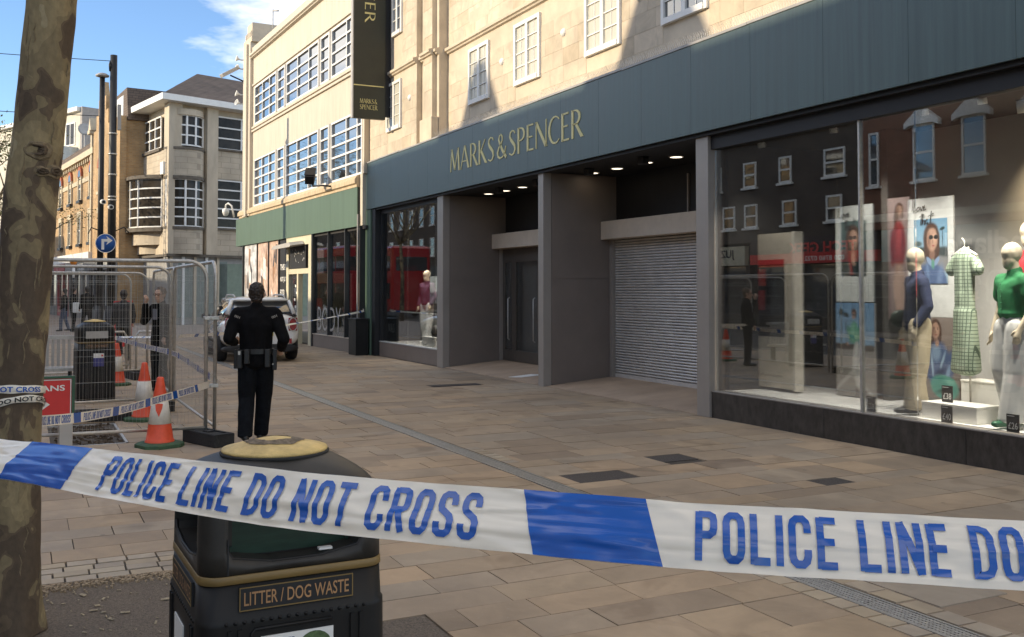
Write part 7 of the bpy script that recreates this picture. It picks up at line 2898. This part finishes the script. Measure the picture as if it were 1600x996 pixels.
MB().lathe([(.001, -.17), (.1, -.14), (.17, 0), (.1, .14), (.001, .17)], 16, (-49.2, 2.07, 2.98)).build('globe', mat('beacon_orange', (.75, .25, .03), .4), bb)

# ================================================================== street furniture behind the fence
rl = wthing('slatted_bench', 'grey slatted street bench left of the caged bin', 'bench', (-18.2, .35, 0))
for i in range(16):
    bx('slat', K['greymull'], -18.25, -18.2, -.55 + i * .083, -.55 + i * .083 + .045, .42, .86, rl)
bx('top_rail', K['steel'], -18.28, -18.18, -.6, .82, .87, .93, rl)
bx('seat_rail', K['steel'], -18.25, -17.8, -.6, .82, .36, .41, rl)
for y in (-.5, .7):
    bx('leg', K['blackm'], -18.2, -18.1, y, y + .06, 0, .36, rl)
rbd = wthing('red_board', 'red board leaning beyond the mesh fence', 'board', (-27.9, 2.2, 0))
m = MB()
m.prism([(2.15, .2), (2.6, .2), (2.62, 1.42), (2.15, 1.4)], lambda y, z: (-27.9, y, z), lambda y, z: (-27.86, y, z))
m.build('panel', K['red'], rbd)
bx('prop', K['blackm'], -28.2, -27.91, 2.3, 2.4, 0, .9, rbd)
for i, (x, y) in enumerate(((-22.6, 1.45), (-22.6, 2.2))):
    hp = wthing('hoop_barrier', ('left', 'right')[i] + ' steel cycle hoop beyond the far fence panel', 'cycle stand', (x, y, 0))
    MB().tube([(x, y, 0), (x, y, .7), (x, y + .06, .8), (x, y + .5, .8), (x, y + .56, .7), (x, y + .56, 0)], .025, 8).build('hoop', K['steel'], hp)
blk = wthing('black_planter', 'tall plain black box standing before the green pilaster', 'planter', (-24.95, 7.85, 0))
bx('planter_body', K['black'], -25.25, -24.62, 7.72, 8.06, 0, .93, blk, .006)
bx('planter_rim', K['blackm'], -25.27, -24.6, 7.7, 8.08, .931, .955, blk, .004)
cn = wthing('drink_can', 'small red can on the ground by the cream doorway', 'can', (-30.2, 7.5, 0))
MB().lathe([(.001, 0), (.033, .002), (.033, .11), (.026, .12), (.001, .12)], 12, (-30.2, 7.5, 0)).build('can', K['red'], cn)

# ================================================================== white car
car = thing('parked_car', 'white hatchback with roof rails parked beyond the police officer', 'car', (-25.42, 5.16, 0), rad(176.5))
cw = mat('car_white', (.82, .82, .79), .25, var=.03, coat=1)
ck_ = mat('car_cladding', (.02, .02, .02), .7)
tail = mat('tail_red', (.3, .012, .015), .2, var=.2, coat=1)


def sect(x, hw, z0, z1, e=3.2, n=24):
    out = []
    zc, hz_ = (z0 + z1) / 2, (z1 - z0) / 2
    for i in range(n):
        t = 2 * math.pi * i / n
        c, s = math.cos(t), math.sin(t)
        out.append((x, hw * math.copysign(abs(c) ** (2 / e), c), zc + hz_ * math.copysign(abs(s) ** (2 / e), s)))
    return out


m = MB()
loft(m, [sect(-2.13, .74, .4, 1.0), sect(-2.1, .84, .34, 1.1), sect(-1.98, .89, .3, 1.15), sect(-1.5, .905, .28, 1.12), sect(0, .905, .26, 1.05), sect(1.2, .9, .26, 1.0), sect(1.8, .86, .28, .93), sect(2.05, .78, .34, .82), sect(2.15, .62, .42, .72)])
body = m.build('body', cw, car)
m = MB()


def ring(z, x0, x1, hw, r_=.12):
    c = []
    for cx, cy, a0 in ((x1 - r_, hw - r_, 0), (x0 + r_, hw - r_, 90), (x0 + r_, -hw + r_, 180), (x1 - r_, -hw + r_, 270)):
        for k in range(5):
            a = rad(a0 + 90 * k / 4)
            c.append((cx + r_ * math.cos(a), cy + r_ * math.sin(a), z))
    return c


loft(m, [ring(1.0, -2.0, 1.05, .85), ring(1.2, -1.97, .75, .77), ring(1.44, -1.84, .32, .65)])
m.build('glasshouse', K['pane'], car)
m = MB()
loft(m, [ring(1.425, -1.9, .33, .655, .2), ring(1.455, -1.97, .36, .665, .2), ring(1.495, -1.9, .3, .63, .22), ring(1.525, -1.75, .12, .52, .22), ring(1.54, -1.45, -.1, .36, .2)])
m.build('roof', cw, car)
for s in (-1, 1):
    MB().tube([(-1.8, s * .58, 1.49), (-1.72, s * .58, 1.55), (-1.45, s * .58, 1.575), (-.3, s * .58, 1.57), (-.05, s * .58, 1.51)], .02, 8).build('roof_rail', K['steel'], car)
    m = MB()
    loft(m, [[(x, s * .72 + dy * .1, z + dz * .15) for dy, dz in ((-1, -1), (1, -1), (1.15, 0), (1, 1), (-1, 1), (-1.1, 0))] for x, z in ((-2.14, .88), (-2.0, .9))])
    tl = m.build('tail_light', tail, car)
    MB().tube([(-2.145, s * .72 + .11 * math.cos(t), .88 + .16 * math.sin(t)) if False else (-2.142, s * .72 + .1 * math.cos(t), .88 + .155 * math.sin(t)) for t in [2 * math.pi * i / 16 for i in range(17)]], .012, 6).build('light_rim', K['steel'], tl)
    bx('reflector', tail, -2.16, -2.13, s * .66 - .03, s * .66 + .03, .43, .55, car)
    m = MB()
    m.box(-.02, .1, -.1, .1, -.06, .06, T=Matrix.Translation((.72, s * .98, 1.03)))
    m.build('mirror', K['blackm'], car, .02)
    for x in (-1.28, 1.3):
        m = MB()
        out = [(x + .385 * math.cos(t), .34 + .385 * math.sin(t)) for t in [math.pi * i / 16 - .25 for i in range(0, 20)]]
        m.prism(out, lambda a, z: (a, s * .86, max(.24, z)), lambda a, z: (a, s * .912, max(.24, z)))
        m.build('wheel_arch', ck_, car)
        w = MB().lathe([(.2, -.11), (.31, -.115), (.335, -.07), (.335, .07), (.31, .115), (.2, .11)], 26, (x, s * .83, .335), T=Matrix.Rotation(rad(90), 4, 'X')).build('wheel', K['rubber'], car)
        MB().lathe([(.01, -.1), (.2, -.11), (.2, .11), (.01, .1)], 20, (x, s * .83, .335), T=Matrix.Rotation(rad(90), 4, 'X')).build('rim', K['steel'], w)
    MB().tube([(-1.96, s * .77, 1.12), (-1.85, s * .66, 1.44)], .05, 8).build('rear_pillar', cw, car)
    bx('side_cladding', ck_, -.85, .85, s * .9 - .012, s * .9 + .018, .24, .4, car, .008)
    bx('door_pillar', K['blackm'], -.58, -.5, s * .75 - .03, s * .79, .99, 1.3, car)
m = MB()
loft(m, [sect(-2.155, .7, .24, .4), sect(-2.14, .83, .22, .43), sect(-1.9, .9, .22, .4)])
m.build('bumper', ck_, car)
bx('number_plate', mat('plate_yellow', (.6, .45, .03), .5), -2.175, -2.155, -.26, .26, .62, .73, car)
bx('tailgate_badge_bar', K['steel'], -2.15, -2.12, -.3, .3, .83, .86, car)
bx('rear_wiper', K['blackm'], -2.08, -2.04, -.02, .35, 1.03, 1.05, car)

bpy.data.scenes.remove(WORK)
